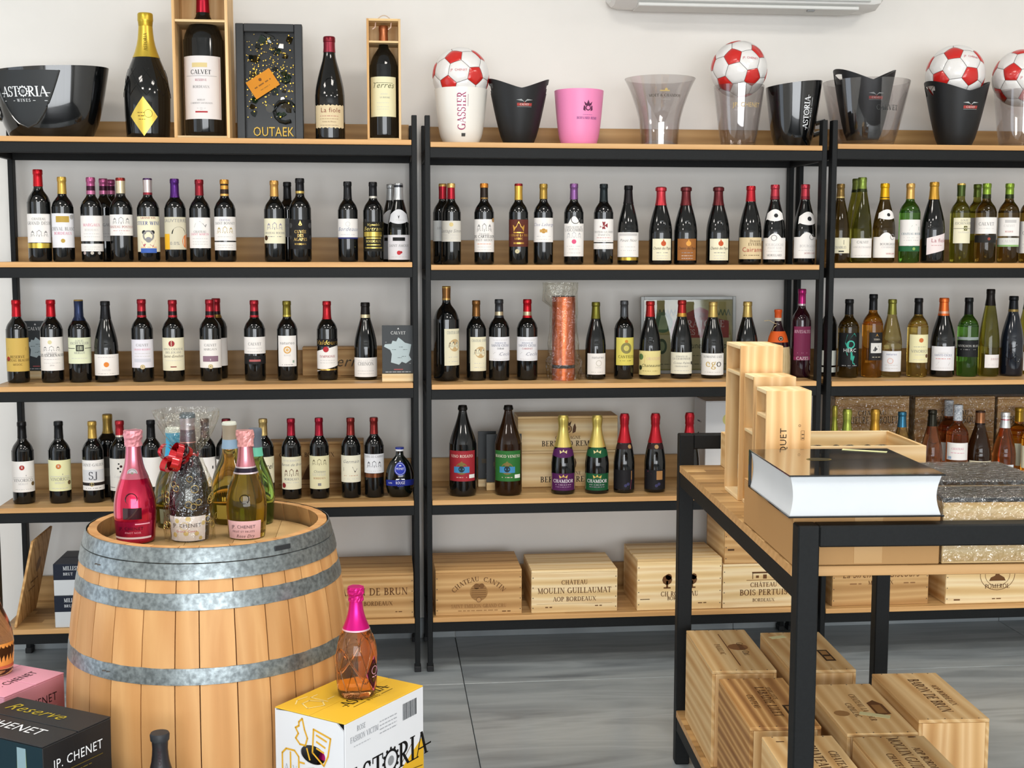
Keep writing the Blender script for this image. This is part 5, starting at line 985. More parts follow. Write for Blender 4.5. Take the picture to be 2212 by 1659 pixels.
# footballs: red pentagons and white hexagons, each panel a part
gr_ = (1+5**.5)/2; ICO = [Vector(v).normalized() for v in [(0,a,b*gr_) for a in (-1,1) for b in (-1,1)]+[(a,b*gr_,0) for a in (-1,1) for b in (-1,1)]+[(b*gr_,0,a) for a in (-1,1) for b in (-1,1)]]
EL = min((ICO[0]-v).length for v in ICO[1:])
def panel_mesh(n, Rb, nm, m, corners):
    """corners: unit vectors round the panel centre +z"""
    mb = MB(); c = sum(corners, Vector()).normalized(); K = 5
    for i in range(n):
        a, b = corners[i], corners[(i+1) % n]; o = len(mb.v)
        for j in range(K+1):
            for k in range(j+1):
                q = j/K; e = a.lerp(b, k/j) if j else c; d = c.lerp(e, q*.975).normalized(); rr = Rb*(1-.016*q**8 if j < K else .978); mb.v.append(tuple(d*rr))
        ix = lambda j, k: o+j*(j+1)//2+k
        for j in range(K):
            for k in range(j+1):
                mb.f.append((ix(j,k), ix(j+1,k), ix(j+1,k+1))); mb.m.append(0)
                if k < j: mb.f.append((ix(j,k), ix(j+1,k+1), ix(j,k+1))); mb.m.append(0)
    return mb.mesh(nm, m, True, 60)
BALLR = mat('#c9241f', .3, coat=.4); BALLW = mat('#e6e4e2', .3, coat=.4)
tri = [(i,j,k) for i in range(12) for j in range(i+1,12) for k in range(j+1,12) if all((ICO[a]-ICO[b]).length < EL*1.1 for a, b in ((i,j),(j,k),(i,k)))]
def ordered(c, pts):
    x = (pts[0]-c*pts[0].dot(c)).normalized(); y = c.cross(x); return sorted(pts, key=lambda p: math.atan2(p.dot(y), p.dot(x)))
def ball(label, px, py, Y, rpx, targets, zc=None, textdir=None):
    c = at_y(px, py, Y); 
    if zc is not None: c.z = zc
    Rb = rpx*mpp(c)
    best = None; T = [(rt*a+up*b-fw*math.sqrt(max(0.05, 1-a*a-b*b))).normalized() for a, b in targets]
    i, j, k = tri[0]
    for perm in ((i,j,k),(i,k,j)):
        S = [ICO[q] for q in perm]
        def frame(v): z = (v[0]+v[1]+v[2]).normalized(); x = (v[0]-z*v[0].dot(z)).normalized(); return Matrix((x, z.cross(x), z)).transposed()
        Mx = frame(T) @ frame(S).transposed(); e = sum((Mx @ a-b).length for a, b in zip(S, T))
        if best is None or e < best[0]: best = (e, Mx)
    Mx = best[1]
    t = thing('football', label, 'football', c, 0, 'red and white footballs on the ice buckets')
    for v in ICO:
        nb = [q for q in ICO if 0.01 < (q-v).length < EL*1.1]; cs = ordered(v, [(v*2/3+q/3).normalized() for q in nb])
        put('pentagon_panel', panel_mesh(5, Rb, 'pentagon_panel', BALLR, [Mx @ q for q in cs]), t)
    bestc = None
    for f in tri:
        cs = []
        for a in f:
            for b in f:
                if a != b: cs.append((ICO[a]*2/3+ICO[b]/3).normalized())
        ce = sum(cs, Vector()).normalized(); o = put('hexagon_panel', panel_mesh(6, Rb, 'hexagon_panel', BALLW, [Mx @ q for q in ordered(ce, cs)]), t)
        d = Mx @ ce; sc_ = d.dot(-fw)+(d.dot(rt)*.35)
        if bestc is None or sc_ > bestc[0]: bestc = (sc_, d, o)
    d, o = bestc[1], bestc[2]; U = (rt-d*rt.dot(d)).normalized(); V = d.cross(U)
    put('lettering', Print().text('JP. CHENET', 0, 0, Rb*.075, '#c0505a', 'sans').mesh('lettering', lambda u, v, e: (d*Rb*.999+U*u+V*v).normalized()*(Rb*1.003+e)), o)
    MB().lathe([(0,-Rb*.97)]+[(Rb*.968*math.cos(a*PI/16), Rb*.968*math.sin(a*PI/16)) for a in range(-7,8)]+[(0,Rb*.97)], 24).build('bladder', mat('#6a6664', .7), t)
    return t
def rest(p, pr, Rb, thick=.003):
    ri = pr[-1][0]-thick+.0003; return p.z+pr[-1][1]+math.sqrt(max(Rb*Rb-ri*ri, 0))+.004 if Rb > ri else None
ps = shelf_pt(2,0,996,Yk); RB = 61.5*mpp((ps.x,Yk,2.25))
ball('football perched on the white lettered bucket', 995.4,158,Yk,61.5,((-.21,.51),(.52,-.18),(-.39,-.43)), zc=rest(white_rim[0],white_rim[1],RB))
def inside(p, pr, Rb):    # ball wedged where the tapering wall meets it
    best = p.z+.1
    for k in range(60):
        zc = p.z+pr[-1][1]*(.5+k*.02)
        ok = all(math.hypot((a[0]-.004), (p.z+a[1])-zc) >= Rb or False for a in pr if True)
        if ok: return zc+.006
    return p.z+pr[-1][1]+.05
RB2 = 60.5*mpp((jp_rim[0].x,Yk,2.25))
ball('football sunk in the tall clear bucket', 1596,157,Yk,60.5,((-.35,.27),(.6,.52),(.35,-.44)), zc=inside(jp_rim[0],jp_rim[1],RB2))
RB3 = 62*mpp((h9[1].x,Yk,2.25))
ball('football resting in the black heart-rimmed bucket', 2063.4,161,Yk,62,((-.25,.59),(.71,.52),(.2,-.2)), zc=max(inside(h9[1],h9[2],RB3), at_y(2063,161,Yk).z))
RB4 = 61*mpp((c10[0].x,Yk,2.25))
ball('football sunk in the clear bucket beside the black one', 2206,184,Yk,61,((-.17,.875),(-.58,.06),(.28,.25)), zc=inside(c10[0],c10[1],RB4)+.008)
# ================================================================ crates, cards and odd things on the racks
NAIL = mat('#4a4038', .6)
def crate(label, loc, rz, w, d, h, front=None, topf=None, t=.010, m=None, lid=True, lid_gap=0.0, nails=True, group='wooden wine crates on the racks', wrap=False, name='wine_crate', side=None, open_top=False, mtop=None, framed=False):
    """box of pine boards, origin at the front left bottom corner; front(P), topf(P), side(P) draw the stencils in metres"""
    m = m or PINE; r = thing(name, label, 'wine crate', loc, rz, group); hb = h-(t if lid else 0)
    fp = MB().box(0, w, 0, t, 0, hb, bev=.0012).build('front_panel', m, r, False)
    MB().box(0, w, d-t, d, 0, hb, bev=.0012).build('back_panel', m, r, False)
    for x0 in (0, w-t): q = MB().box(x0, x0+t, t+.0004, d-t-.0004, 0, hb-.0005, bev=.001).build('side_panel', PINED, r, False)
    MB().box(t, w-t, t, d-t, .0005, t).build('base_panel', m, r, False)
    if lid and not open_top:
        lp = MB().box(0, w, 0, d, 0, t, bev=.0012).build('lid', mtop or m, r, False, loc=(0, 0, hb+.0006), rot=(lid_gap, 0, 0))
        if topf: P = Print(); topf(P, w, d); put('stencil', P.mesh('stencil', flat((w/2, d/2, t), (1,0,0), (0,1,0))), lp)
    if front: P = Print(); front(P, w, hb); put('stencil', P.mesh('stencil', flat((w/2, 0, 0), (1,0,0), (0,0,1))), fp)
    if nails:
        mb = MB(); o = []
        nm_ = MB().lathe([(0,-.0006),(.0022,-.0006),(.0022,.0003),(0,.0003)], 8).mesh('nail', NAIL, False)
        for x in (t*.6, w-t*.6):
            for k in range(4): o = put('nail', nm_, r, (x, 0, hb*(.12+.76*k/3)), (PI/2, 0, 0))
    if wrap:
        g_ = MB().box(-.002, w+.002, -.002, d+.002, .0012, h+.003, bev=.004)
        g_.build('shrink_wrap', WRAP, r, False)
    return r
WRAP = thin_clear('shrink_wrap_film', '#f6f4f0', 1.0, 1.0, 55, .12, .08)
INK = '#6a4526'
def shelf_crate(u, s, x0, x1, ytop, d, label, Y=.02, front=None, **k):
    a = shelf_pt(u, s, x0, Y); b = shelf_pt(u, s, x1, Y); h = at_y((x0+x1)/2, ytop, Y).z-a.z
    return crate(label, a, 0, b.x-a.x, d, k.pop('h', h), front, **k)
def fr_lines(*L, ink_=INK, mw=.86):
    def f(P, w, h):
        for t_, v, hh in L: P.text(t_, 0, v*h, hh*h, ink_, 'serif', maxw=w*mw)
    return f
def f_brun(P, w, h): fr_lines(('BARON DE BRUN', .55, .17), ('AOP BORDEAUX', .30, .10))(P, w, h); P.greek(w*.28, w*.36, .13*h, .006, INK)
def f_cantin(P, w, h):
    P.text('CHATEAU  CANTIN', 0, .80*h, .11*h, INK, 'serif', arc=w*.36, maxw=None); P.disc(0, .54*h, .21*h, '#9c7446', 1, 24)
    for k in range(5): P.rect(-.17*h, .17*h, (.42+.05*k)*h, (.435+.05*k)*h, '#7a5530', 2, 1)
    P.disc(-.05*h, .68*h, .07*h, '#7a5530', 2); P.disc(.07*h, .69*h, .06*h, '#7a5530', 2); P.disc(0, .36*h, .06*h, '#b98d5c', 3); P.ring(0, .36*h, .06*h, .01*h, INK, 4)
    P.text('SAINT EMILION GRAND CRU', 0, .17*h, .085*h, '#94693e', 'serif', maxw=w*.64); P.greek(-w*.24, w*.22, .09*h, .007, '#a67c4e'); P.greek(w*.27, w*.37, .06*h, .007, INK)
def f_moulin(P, w, h):
    fr_lines(('CHÂTEAU', .70, .11), ('MOULIN GUILLAUMAT', .48, .14), ('AOP BORDEAUX', .28, .11))(P, w, h); P.rect(-.5*w+.02, .5*w-.02, .215*h, .219*h, '#8a6238'); P.greek(-w*.34, -w*.26, .12*h, .008, INK); P.greek(w*.24, w*.32, .14*h, .007, INK)
def f_rou(P, w, h):
    fr_lines(('CH ROUSSEAU', .28, .10), ('BORDEAUX', .20, .075), mw=.44)(P, w, h)
    for q in (-1, 1): P.disc(q*.05, .62*h, .02, INK, 1, 10); P.disc(q*.05+.006, .68*h, .013, INK, 1, 8); P.rect(q*.05-.004, q*.05+.004, .46*h, .6*h, INK); P.rect(q*.05-.014, q*.05+.014, .44*h, .47*h, INK)
    P.rect(-.012, .012, .165*h, .17*h, INK); P.greek(w*.22, w*.32, .12*h, .007, INK); P.rect(-w/2+.012, -w/2+.05, .22*h, .235*h, '#5a4028', 1, 2)
def f_bois(P, w, h):
    fr_lines(('CHÂTEAU', .50, .11), ('BOIS PERTUIS', .30, .14), ('BORDEAUX', .14, .08), mw=.62)(P, w, h)
    P.line([(-.045,.70*h),(-.045,.84*h),(.05,.84*h),(.05,.70*h)], .003, INK); P.rect(-.048,.053,.84*h,.87*h,INK); P.rect(-.003,.012,.70*h,.80*h,INK); P.rect(-.032,-.02,.72*h,.78*h,INK); P.rect(-.07,.07,.66*h,.675*h,'#8a6238')
shelf_crate(1,4,712,894,1240,.29,'pine crate stencilled in two lines, between barrel and rack post',front=f_brun,m=PINE2)
shelf_crate(2,4,941,1127,1232,.29,'pine crate with arched stencil and round landscape emblem',front=f_cantin,lid_gap=.012,m=PINE2)
shelf_crate(2,4,1148,1333,1231,.28,'pale pine crate with three plain stencilled lines',front=f_moulin)
shelf_crate(2,4,1376,1558,1207,.28,'pine crate stencilled with two small trees',front=f_rou,m=PINE,Y=.015)
c_ = shelf_crate(2,4,1560.5,1736,1218,.28,'pine crate stencilled with a small house, under another crate',front=f_bois,lid=True,m=PINE,Y=.015)
def f_top(P, w, h): P.rect(-w*.46, -w*.38, .3*h, .34*h, '#4a3018', 1, 2); P.text('SUPERIEUR', .02, .5*h, .12*h, '#8a6238', 'serif', maxw=w*.5)
pz = Vector(c_.location); hh_ = at_y(1650,1218,.015).z-pz.z
a = shelf_pt(2,4,1563,.02); b = shelf_pt(2,4,1736,.02); crate('pine crate lying on top of the house-stencilled crate', (a.x,.02,pz.z+hh_+.0022), 0, b.x-a.x, .28, .185, f_top, m=PINE2, group='wooden wine crates on the racks')
def f_sir(P, w, h): P.text('La Sirene de Giscours', 0, .62*h, .15*h, INK, 'sans', maxw=w*.8, shear=.4); P.greek(-w*.32,-w*.2,.47*h,.01,'#9a7048'); P.text('MARGAUX', 0, .46*h, .09*h, INK, 'serif'); P.greek(w*.24,w*.36,.47*h,.01,'#9a7048')
def f_pom(P, w, h):
    P.ring(0,.66*h,.42*h,.012*h,INK,2,32,ry=.36*h); P.ring(0,.66*h,.30*h,.01*h,INK,2,32,ry=.26*h); P.poly([(-.2*h,.52*h),(.2*h,.52*h),(.16*h,.6*h),(.05*h,.66*h),(0,.8*h),(-.06*h,.64*h),(-.16*h,.6*h)],INK,2); P.text('POMEROL', 0, .345*h, .10*h, INK, 'serif', arc=-.40*h if False else None); P.greek(-w*.42,-w*.36,.08*h,.010,INK); P.greek(-.02,.02,.09*h,.007,INK); P.greek(w*.3,w*.38,.08*h,.008,INK)
shelf_crate(3,4,1797,2004,1205,.29,'darker pine crate with cursive stencil on the lowest shelf',front=f_sir,m=PINE2,Y=.03)
shelf_crate(3,4,2042,2262,1205,.29,'pale pine crate with oval crest stencil on the lowest shelf',front=f_pom,Y=.015)
# leaning crate lid and white-navy cartons on the lowest shelf
a = shelf_pt(1,4,45,.14); ln = thing('crate_lid', 'thin wooden crate lid leaning beside the dark cartons', 'crate lid', a+Vector((.012, .02, .0015)), 0)
lm = MB().box(-.0045,.0045,-.14,.14,0,.335,bev=.001).build('board', PINE2, ln, False, rot=(0,.22,0))
put('stencil', Print().greek(-.05,.05,-.02,.012,INK).greek(-.06,.03,-.05,.01,INK).disc(.02,.04,.03,'#8a6238').mesh('stencil', flat((.0046,0,.17),(0,1,0),(0,0,1))), lm)
def carton(label, loc, rz, w, d, h, m, mtop=None, group=None, name='carton', bands=None, seam='x', flapm=None):
    r = thing(name, label, 'carton', loc, rz, group)
    mb = MB().box(0, w, 0, d, 0, h-.003, bev=.002); mb.build('body', m, r, False)
    fm_ = flapm or mtop or m; g_ = .0012
    if seam == 'x': L2 = ((0, w, 0, d/2-g_), (0, w, d/2+g_, d))
    else: L2 = ((0, w/2-g_, 0, d), (w/2+g_, w, 0, d))
    for x0, x1, y0, y1 in L2: MB().box(x0, x1, y0, y1, h-.003, h, bev=.001).build('top_flap', fm_, r, False)
    return r
NVY = mat('#1c2230', .4); WGR = mat('#c9cdd0', .5)
a = shelf_pt(1,4,119,.005); hc = (at_y(150,1217,.02).z-a.z)/2; wC = .30
for k in range(2):
    r = carton(('navy and white wine carton standing on the shelf board', 'navy and white wine carton stacked on its twin')[k], (a.x, .008, a.z+k*(hc+.0008)), 0, wC, .22, hc, WGR, NVY, 'stacked navy and white cartons', seam='x')
    pb = Print().rect(0, wC, hc*.5, hc-.0005, '#1c2230', 1).text('MILLESIME', .035, hc*.80, hc*.13, '#e0e4e8', 'serif', 'l', maxw=.075).text('BRUT', .035, hc*.64, hc*.09, '#d0d4d8', 'serif', 'l')
    put('print', pb.mesh('print', flat((0, 0, 0), (1,0,0), (0,0,1))), r)
    put('side_print', Print().rect(0, .22, hc*.5, hc-.0005, '#1c2230', 1).mesh('side_print', flat((0,.22,0),(0,-1,0),(0,0,1))), r)
# crates on the middle shelves
def f_remy(P, w, h):
    u = .0; P.text('BERNARD REMY', u, .14*h, .17*h, '#3a2a20', 'serif', maxw=w*.75); P.text('CHAMPAGNE', u, .36*h, .10*h, '#6a4a30', 'serif', maxw=w*.38)
    P.disc(u, .68*h, .13*h, '#5a3a22', 1, 20); P.disc(u, .68*h, .105*h, '#c39a63', 2, 20); P.text('BR', u, .63*h, .10*h, '#4a3220', 'serif', lay=3)
    P.poly([(u-.08*h,.80*h),(u-.11*h,.93*h),(u-.04*h,.86*h),(u,.98*h),(u+.04*h,.86*h),(u+.11*h,.93*h),(u+.08*h,.80*h)],'#4a3220')
    for q in (-1, 1): P.poly([(u+q*.14*h,.54*h),(u+q*.24*h,.58*h),(u+q*.26*h,.72*h),(u+q*.22*h,.86*h),(u+q*.17*h,.76*h),(u+q*.15*h,.66*h)],'#5a3a22')
a = shelf_pt(2,3,1118.5,.235); b = shelf_pt(2,3,1333,.235); w_ = b.x-a.x; h1 = at_y(1225,974,.235).z-a.z; h2 = at_y(1225,900,.235).z-a.z-h1
crate('lower crested pine crate behind the gold-foiled bottles', a, 0, w_, .15, h1, f_remy, nails=False, m=PINE)
crate('upper crested pine crate stacked behind the gold-foiled bottles', (a.x, a.y, a.z+h1+.0016), 0, w_, .15, h2, f_remy, nails=False, m=PINE)
def f_bird(P, w, h): P.text('GRANDS BORDEAUX', -w*.1, .72*h, .10*h, '#5a3e26', 'serif', maxw=w*.7); P.disc(-.01, .42*h, .17*h, '#8a6440', 1, 20); P.poly([(-.06,.2*h),(.05,.2*h),(.04,.5*h),(0,.62*h),(-.04,.45*h)],'#6a4a2e',2); P.rect(-w*.4,w*.4,.08*h,.10*h,'#8a6440')
shelf_crate(1,3,582,786,955,.10,'brown wooden crate behind the crimson-capped bottles',Y=.30,front=f_bird,m=PINE2,nails=False)
def f_t(P, w, h): P.text('Terres', .02, .35*h, .4*h, '#4a3a28', 'sans', shear=.35)
shelf_crate(1,2,654,828,750,.07,'long wooden case lying behind the slanted-label bottle',Y=.325,front=f_t,m=PINE2,nails=False)
def f_pm(P, w, h): P.text('CHATEAU', 0, .80*h, .06*h, '#4a3a2a', 'serif'); P.text('PRIEURE MARQUET', 0, .70*h, .085*h, '#4a3a2a', 'serif', maxw=w*.7); P.rect(-w*.45,w*.45,.38*h,.385*h,'#6a5236'); P.text('EST', .1*w, .46*h, .05*h, '#4a3a2a', 'serif'); P.text('BORDEAUX', .05*w, .2*h, .06*h, '#6a5236', 'serif')
for x0, x1, lb in ((1800,1959,'shrink-wrapped pine crate behind the gold-foiled sparkling bottles'),(1972,2143,'shrink-wrapped pine crate behind the floral-capped bottles'),(2149,2320,'shrink-wrapped pine crate behind the white-capped bottle')):
    shelf_crate(3,3,x0,x1,857,.14,lb,Y=.262,front=f_pm,m=PINE2,nails=False,wrap=True)
# black display cards on wooden feet
def card(u, s, x0, x1, ytop, Y, label, draw=None, rz=0.0, ybase=None):
    a = shelf_pt(u,s,x0,Y); b = shelf_pt(u,s,x1,Y); w = b.x-a.x; zt_ = at_y((x0+x1)/2,ytop,Y).z-a.z
    r = thing('display_card', label, 'display card', a, rz, 'black display cards on wooden feet')
    MB().box(-.001,w+.001,-.012,.032,0,.030,bev=.0015).build('wooden_foot', PINE, r, False)
    cb = MB().box(0,w,.006,.012,.031,zt_,bev=.0005).build('card', mat('#232729', .45), r, False)
    if draw: P = Print(); draw(P, w, zt_); put('print', P.mesh('print', flat((w/2,.0059,0),(1,0,0),(0,0,1))), cb)
    return r
def d_map(P, w, h):
    P.text('CALVET', 0, .84*h, .055*h, '#d8d8d6', 'serif', maxw=w*.62); P.poly([(-.004,.93*h),(.004,.93*h),(0,.96*h)],'#c8c8c6')
    k = w*.42; cy_ = .54*h
    P.poly([(k*a,cy_+k*b) for a, b in ((0,1.02),(.22,.86),(.5,.62),(.95,.5),(.86,.0),(.78,-.3),(.95,-.62),(.55,-.9),(.25,-.78),(.05,-1.0),(-.55,-.82),(-.48,-.2),(-.6,.1),(-1.05,.35),(-.98,.52),(-.5,.55),(-.42,.78),(-.15,.72))],'#b4c2c4',1)
    for a, b in ((-.3,.1),(.2,.3),(.5,.1),(.1,-.5),(.4,-.4)): P.greek(k*a-.008,k*a+.008,cy_+k*b,.003,'#4a5254',2)
    P.text(',,', w*.36, .32*h, .04*h, '#d0d0ce', 'sans'); P.text(',,', -w*.38, .70*h, .04*h, '#d0d0ce', 'sans'); P.rect(-w*.14,w*.14,.205*h,.225*h,'#a05050'); P.greek(-w*.4,w*.4,.165*h,.004,'#c8c8c6')
card(1,2,826,896,703,.055,'black map card standing half behind the rack post',d_map)
card(1,2,52,106,693.5,.30,'black map card hidden behind two scarlet-capped bottles',d_map)
d_plain = lambda P, w, h: P.rect(-w*.3,w*.3,.42*h,.5*h,'#5a5040').text('4', .0, .2*h, .06*h, '#b8b8b4', 'serif')
card(2,3,1033,1072,932,.27,'taller black card beside the red-labelled litre bottle',d_plain)
card(2,3,1051,1127,938,.19,'shorter wide black card behind the green-labelled litre bottle',d_plain)
# small white carton at the end of the shelf
a = shelf_pt(2,3,1522,.20); b = shelf_pt(2,3,1600,.20); hc = at_y(1560,866,.20).z-a.z
r = carton('white carton with dark handle hole behind the steel table', a, 0, b.x-a.x, .19, hc, mat('#dfe0e2',.5), mat('#d8d9db',.5))
put('print', Print().disc(.095,hc*.78,.025,'#e3dc8a').greek(.06,.1,hc*.2,.008,'#5a5a64').mesh('print', flat((0,0,0),(1,0,0),(0,0,1))), r)
put('side_print', Print().poly([(.05,hc*.45),(.09,hc*.43),(.10,hc*.52),(.08,hc*.60),(.05,hc*.56)],'#141416').greek(.06,.12,hc*.72,.012,'#6a5a70').mesh('side_print', flat((0,.19,0),(0,-1,0),(0,0,1))), r)
# copper tube in a clear bag
a = shelf_pt(2,2,1217,.14); s = mpp(a); z1 = at_y(1217,640,.14).z-a.z; COP = mat('#c0623a', .3, metal=.75)
t = thing('gift_tube', 'copper-coloured bottle tube in a crumpled clear bag', 'gift tube', a)
R_ = 25*s; MB().lathe([(0,0),(R_,0),(R_,z1*.10),(R_,z1*.145)], 32).build('tube_base', COP, t)
MB().lathe([(R_*.98,z1*.145),(R_*.98,z1*.185)], 32).build('dark_band', mat('#22262c',.4), t); MB().lathe([(R_,z1*.185),(R_,z1*.985),(R_*.98,z1),(R_*.98,z1*1.0)], 32).build('tube_body', COP, t)
MB().lathe([(R_*.985,z1*.985),(R_*.985,z1*1.004),(0,z1*1.004)], 32).build('top_rim', mat('#2a2422',.5), t)
def film(label_, rad, h, n=40, nz=16, seed=1, amp=.005):
    rn = random.Random(seed); mb = MB(); ph = [rn.uniform(0, 6) for _ in range(8)]
    for j in range(nz+1):
        q = j/nz
        for i in range(n):
            th = 2*PI*i/n; r = rad(th, q)+amp*(math.sin(5*th+ph[0]+7*q)+.7*math.sin(9*th+ph[1]-11*q)+.6*math.sin(14*th+ph[2]+17*q))*.6+amp*.5*rn.uniform(-1, 1)
            mb.v.append((r*math.cos(th), r*math.sin(th), h*q))
    for j in range(nz):
        for i in range(n): k = (i+1) % n; mb.f.append((j*n+i, j*n+k, (j+1)*n+k, (j+1)*n+i)); mb.m.append(0)
    return mb
BAG = thin_clear('cellophane', '#fbfaf4', 1.0, .5, 60, .08, .05)
mb = film('', lambda th, q: R_*1.16+.008*max(0, math.sin(q*PI*2))+(.030*max(0, -math.cos(th)) if q > .78 else 0)+(.012 if q < .2 else 0), z1*1.165, seed=3, amp=.004)
mb.v = [(x, y, max(z, .0012)) for x, y, z in mb.v]; mb.build('clear_bag', BAG, t, False)
mb = MB(); rn = random.Random(5)
for k in range(26):
    x = R_*1.2+k/25*.055; mb.v += [(x, -.02+rn.uniform(-.008,.008), .03-.02*k/25+rn.uniform(0,.008)), (x, -.03+rn.uniform(-.008,.008), .002)]
for k in range(25): mb.f.append((2*k, 2*k+2, 2*k+3, 2*k+1)); mb.m.append(0)
mb.build('bag_tail', BAG, t, False)
# straw-covered flask with orange wax
STRAW = wood('straw', ['#b89c6a','#cdb78a','#dccba2'], 'z', 60, 3, .7, .3)
a = shelf_pt(2,2,1678,.17); s = mpp(a); H_ = at_y(1674,668,.17).z-a.z; R_ = 27*s
pf = [(0,0),(.8,0),(.95,.03),(1,.12),(.98,.30),(.9,.46),(.72,.60),(.5,.70),(.34,.77),(.27,.82),(.25,.9),(.25,.96),(.28,.97),(.28,.995),(0,1)]
t = thing('straw_flask', 'round flask in straw basket with orange wax top', 'bottle', a, 0, 'wines beside the copper tube'); rf2 = rfun(pf)
MB().lathe([(r*R_*.97, z*H_) for r, z in pf], 28).build('glass_body', GLASS['plum'], t)
MB().lathe([(0,0)]+[(rf2(k*.45/10)*R_*1.04+(.001 if k % 2 else 0), k*.45/10*H_) for k in range(11)]+[(rf2(.45)*R_*.96,.45*H_)], 32).build('straw_basket', STRAW, t)
MB().lathe([(rf2(z)*R_+.0012, z*H_) for z in (.52,.56,.60,.64,.68)], 28, a0=-PI*.98, a1=PI*.02).build('orange_label', paper('#d2581c'), t)
put('label_print', Print().disc(0,0,.010,'#2a2422').ring(0,0,.007,.002,'#c8b8a0',2).mesh('label_print', lambda u, v, e: Vector((u, -(rf2(.57)*R_+.0025+e), .575*H_+v))), t)
MB().lathe([(rf2(.86)*R_+.001,.83*H_),(rf2(.86)*R_+.001,.875*H_)], 20).build('cream_ring', paper('#d8cfba'), t)
MB().lathe([(rf2(.88)*R_+.001,.875*H_),(rf2(.95)*R_+.0015,.95*H_),(.29*R_+.001,.96*H_),(.29*R_+.001,.995*H_),(0,H_+.001)], 20).build('wax_cap', mat('#d8561a',.4), t)
MB().tube([(-.004,-.01,.78*H_),(-.02,-.012,.80*H_),(-.04,-.012,.84*H_),(-.06,-.01,.83*H_)], .0014, 5).build('raffia_tie', STRAW, t); MB().tube([(-.004,-.012,.78*H_),(-.02,-.014,.74*H_),(-.028,-.012,.66*H_),(-.018,-.012,.70*H_)], .0014, 5).build('raffia_tie', STRAW, t)
# round flat flask with blue labels
a = shelf_pt(1,3,864,.09); s = mpp(a); H_ = at_y(864,966,.09).z-a.z; R_ = 31*s; SYF = .55
t = thing('round_flask', 'squat round bottle with blue disc and blue band', 'bottle', a, .05, 'wines on the shelf behind the barrel'); rf3 = rfun(PRO['fk'])
MB().lathe([(r*R_, z*H_) for r, z in PRO['fk']], 32, sy=SYF).build('glass_body', mat('#0a0f0c',.07,coat=.4), t)
def fsf(u, v, e):
    z = v/H_; r = rf3(min(max(z,.02),.98))*R_; a = u/R_; return Vector(((r+.0006+e)*math.sin(a), -(r*SYF+.0006+e)*math.cos(a), v))
P = Print().disc(0,.585*H_,.026,'#2536a8',1,24).disc(0,.585*H_,.0225,'#d8dcec',2,24).disc(0,.585*H_,.021,'#2536a8',3,24).text('MONET', 0,.565*H_,.008,'#eef0f8','sans',maxw=.036,lay=4)
for k in range(12): pass
P.poly([(-.006,.635*H_),(.006,.635*H_),(.004,.66*H_),(-.004,.66*H_)],'#d8dcec',4)
P.rect(-R_*1.25,R_*1.25,.24*H_,.36*H_,'#1d2a86',1).text('ROUGE', .0,.275*H_,.011,'#f0f2fa','sans',maxw=.036).poly([(-.018,.355*H_),(.018,.355*H_),(.016,.385*H_),(-.016,.385*H_)],'#e8eaf2',2).text('0.0%', -.042,.285*H_,.006,'#e0e4f0','sans').greek(-.012,.012,.225*H_,.003,'#3a4ab0')
put('label_print', P.mesh('label_print', fsf), t)
MB().lathe([(.29*R_,.93*H_),(.29*R_,.965*H_)], 20).build('white_ring', paper('#e8e8ec'), t); MB().lathe([(.285*R_,.965*H_),(.30*R_,.97*H_),(.30*R_,1.0*H_),(0,1.004*H_)], 20).build('screw_cap', mat('#20308c',.35), t)
# framed enlargement of a label, leaning at the back of the shelf
a = shelf_pt(2,2,1384,.345); b = shelf_pt(2,2,1589,.345); w_ = b.x-a.x; h_ = at_y(1486,640,.36).z-a.z
t = thing('framed_print', 'green and red label print in a pale grey frame', 'picture', a); FRM = mat('#9a9c9a', .4, metal=.3)
tilt = (-.04, 0, 0); th_ = .014
fb = MB()
for x0, x1, z0, z1 in ((0,th_,0,h_),(w_-th_,w_,0,h_),(th_,w_-th_,0,th_),(th_,w_-th_,h_-th_,h_)): MB().box(x0,x1,0,.012,z0,z1,bev=.0015).build('frame_bar', FRM, t, False, rot=tilt)
pn = MB().box(th_,w_-th_,.005,.009,th_,h_-th_).build('sheet', paper('#8f8a58'), t, False, rot=tilt)
W2, H2 = w_-2*th_, h_-2*th_; P = Print()
P.rect(-W2*.48,W2*.48,.52*H2,.98*H2,'#98905a',1,1).rect(-W2*.48,W2*.48,.02*H2,.50*H2,'#a8a27c',1,1)
P.poly([(-.20*W2,.46*H2),(.46*W2,.46*H2),(.46*W2,.70*H2),(.30*W2,.74*H2),(.30*W2,.80*H2),(.13*W2,.90*H2),(-.04*W2,.80*H2),(-.04*W2,.74*H2),(-.20*W2,.70*H2)],'#8a3f3a',2)
for k in range(22):
    if not 8 < k < 17: P.line([(-.47*W2+k*.043*W2,.78*H2),(-.45*W2+k*.043*W2,.86*H2),(-.43*W2+k*.043*W2,.78*H2)],.004,'#4a5a40',2)
P.disc(-.29*W2,.68*H2,.115*W2,'#4f6a4a',3,28).poly([(-.34*W2,.58*H2),(-.24*W2,.58*H2),(-.22*W2,.68*H2),(-.25*W2,.78*H2),(-.31*W2,.78*H2),(-.33*W2,.68*H2)],'#8fa07a',4)
P.text('CLOS', .13*W2,.755*H2,.055*H2,'#5a4a48','serif',lay=4).text("L'ORATOIRE".replace("'",''), .13*W2,.61*H2,.10*H2,'#b8a8a0','serif',maxw=.58*W2,lay=4).text('DES PAPES', .13*W2,.50*H2,.08*H2,'#b8a8a0','serif',maxw=.36*W2,lay=4)
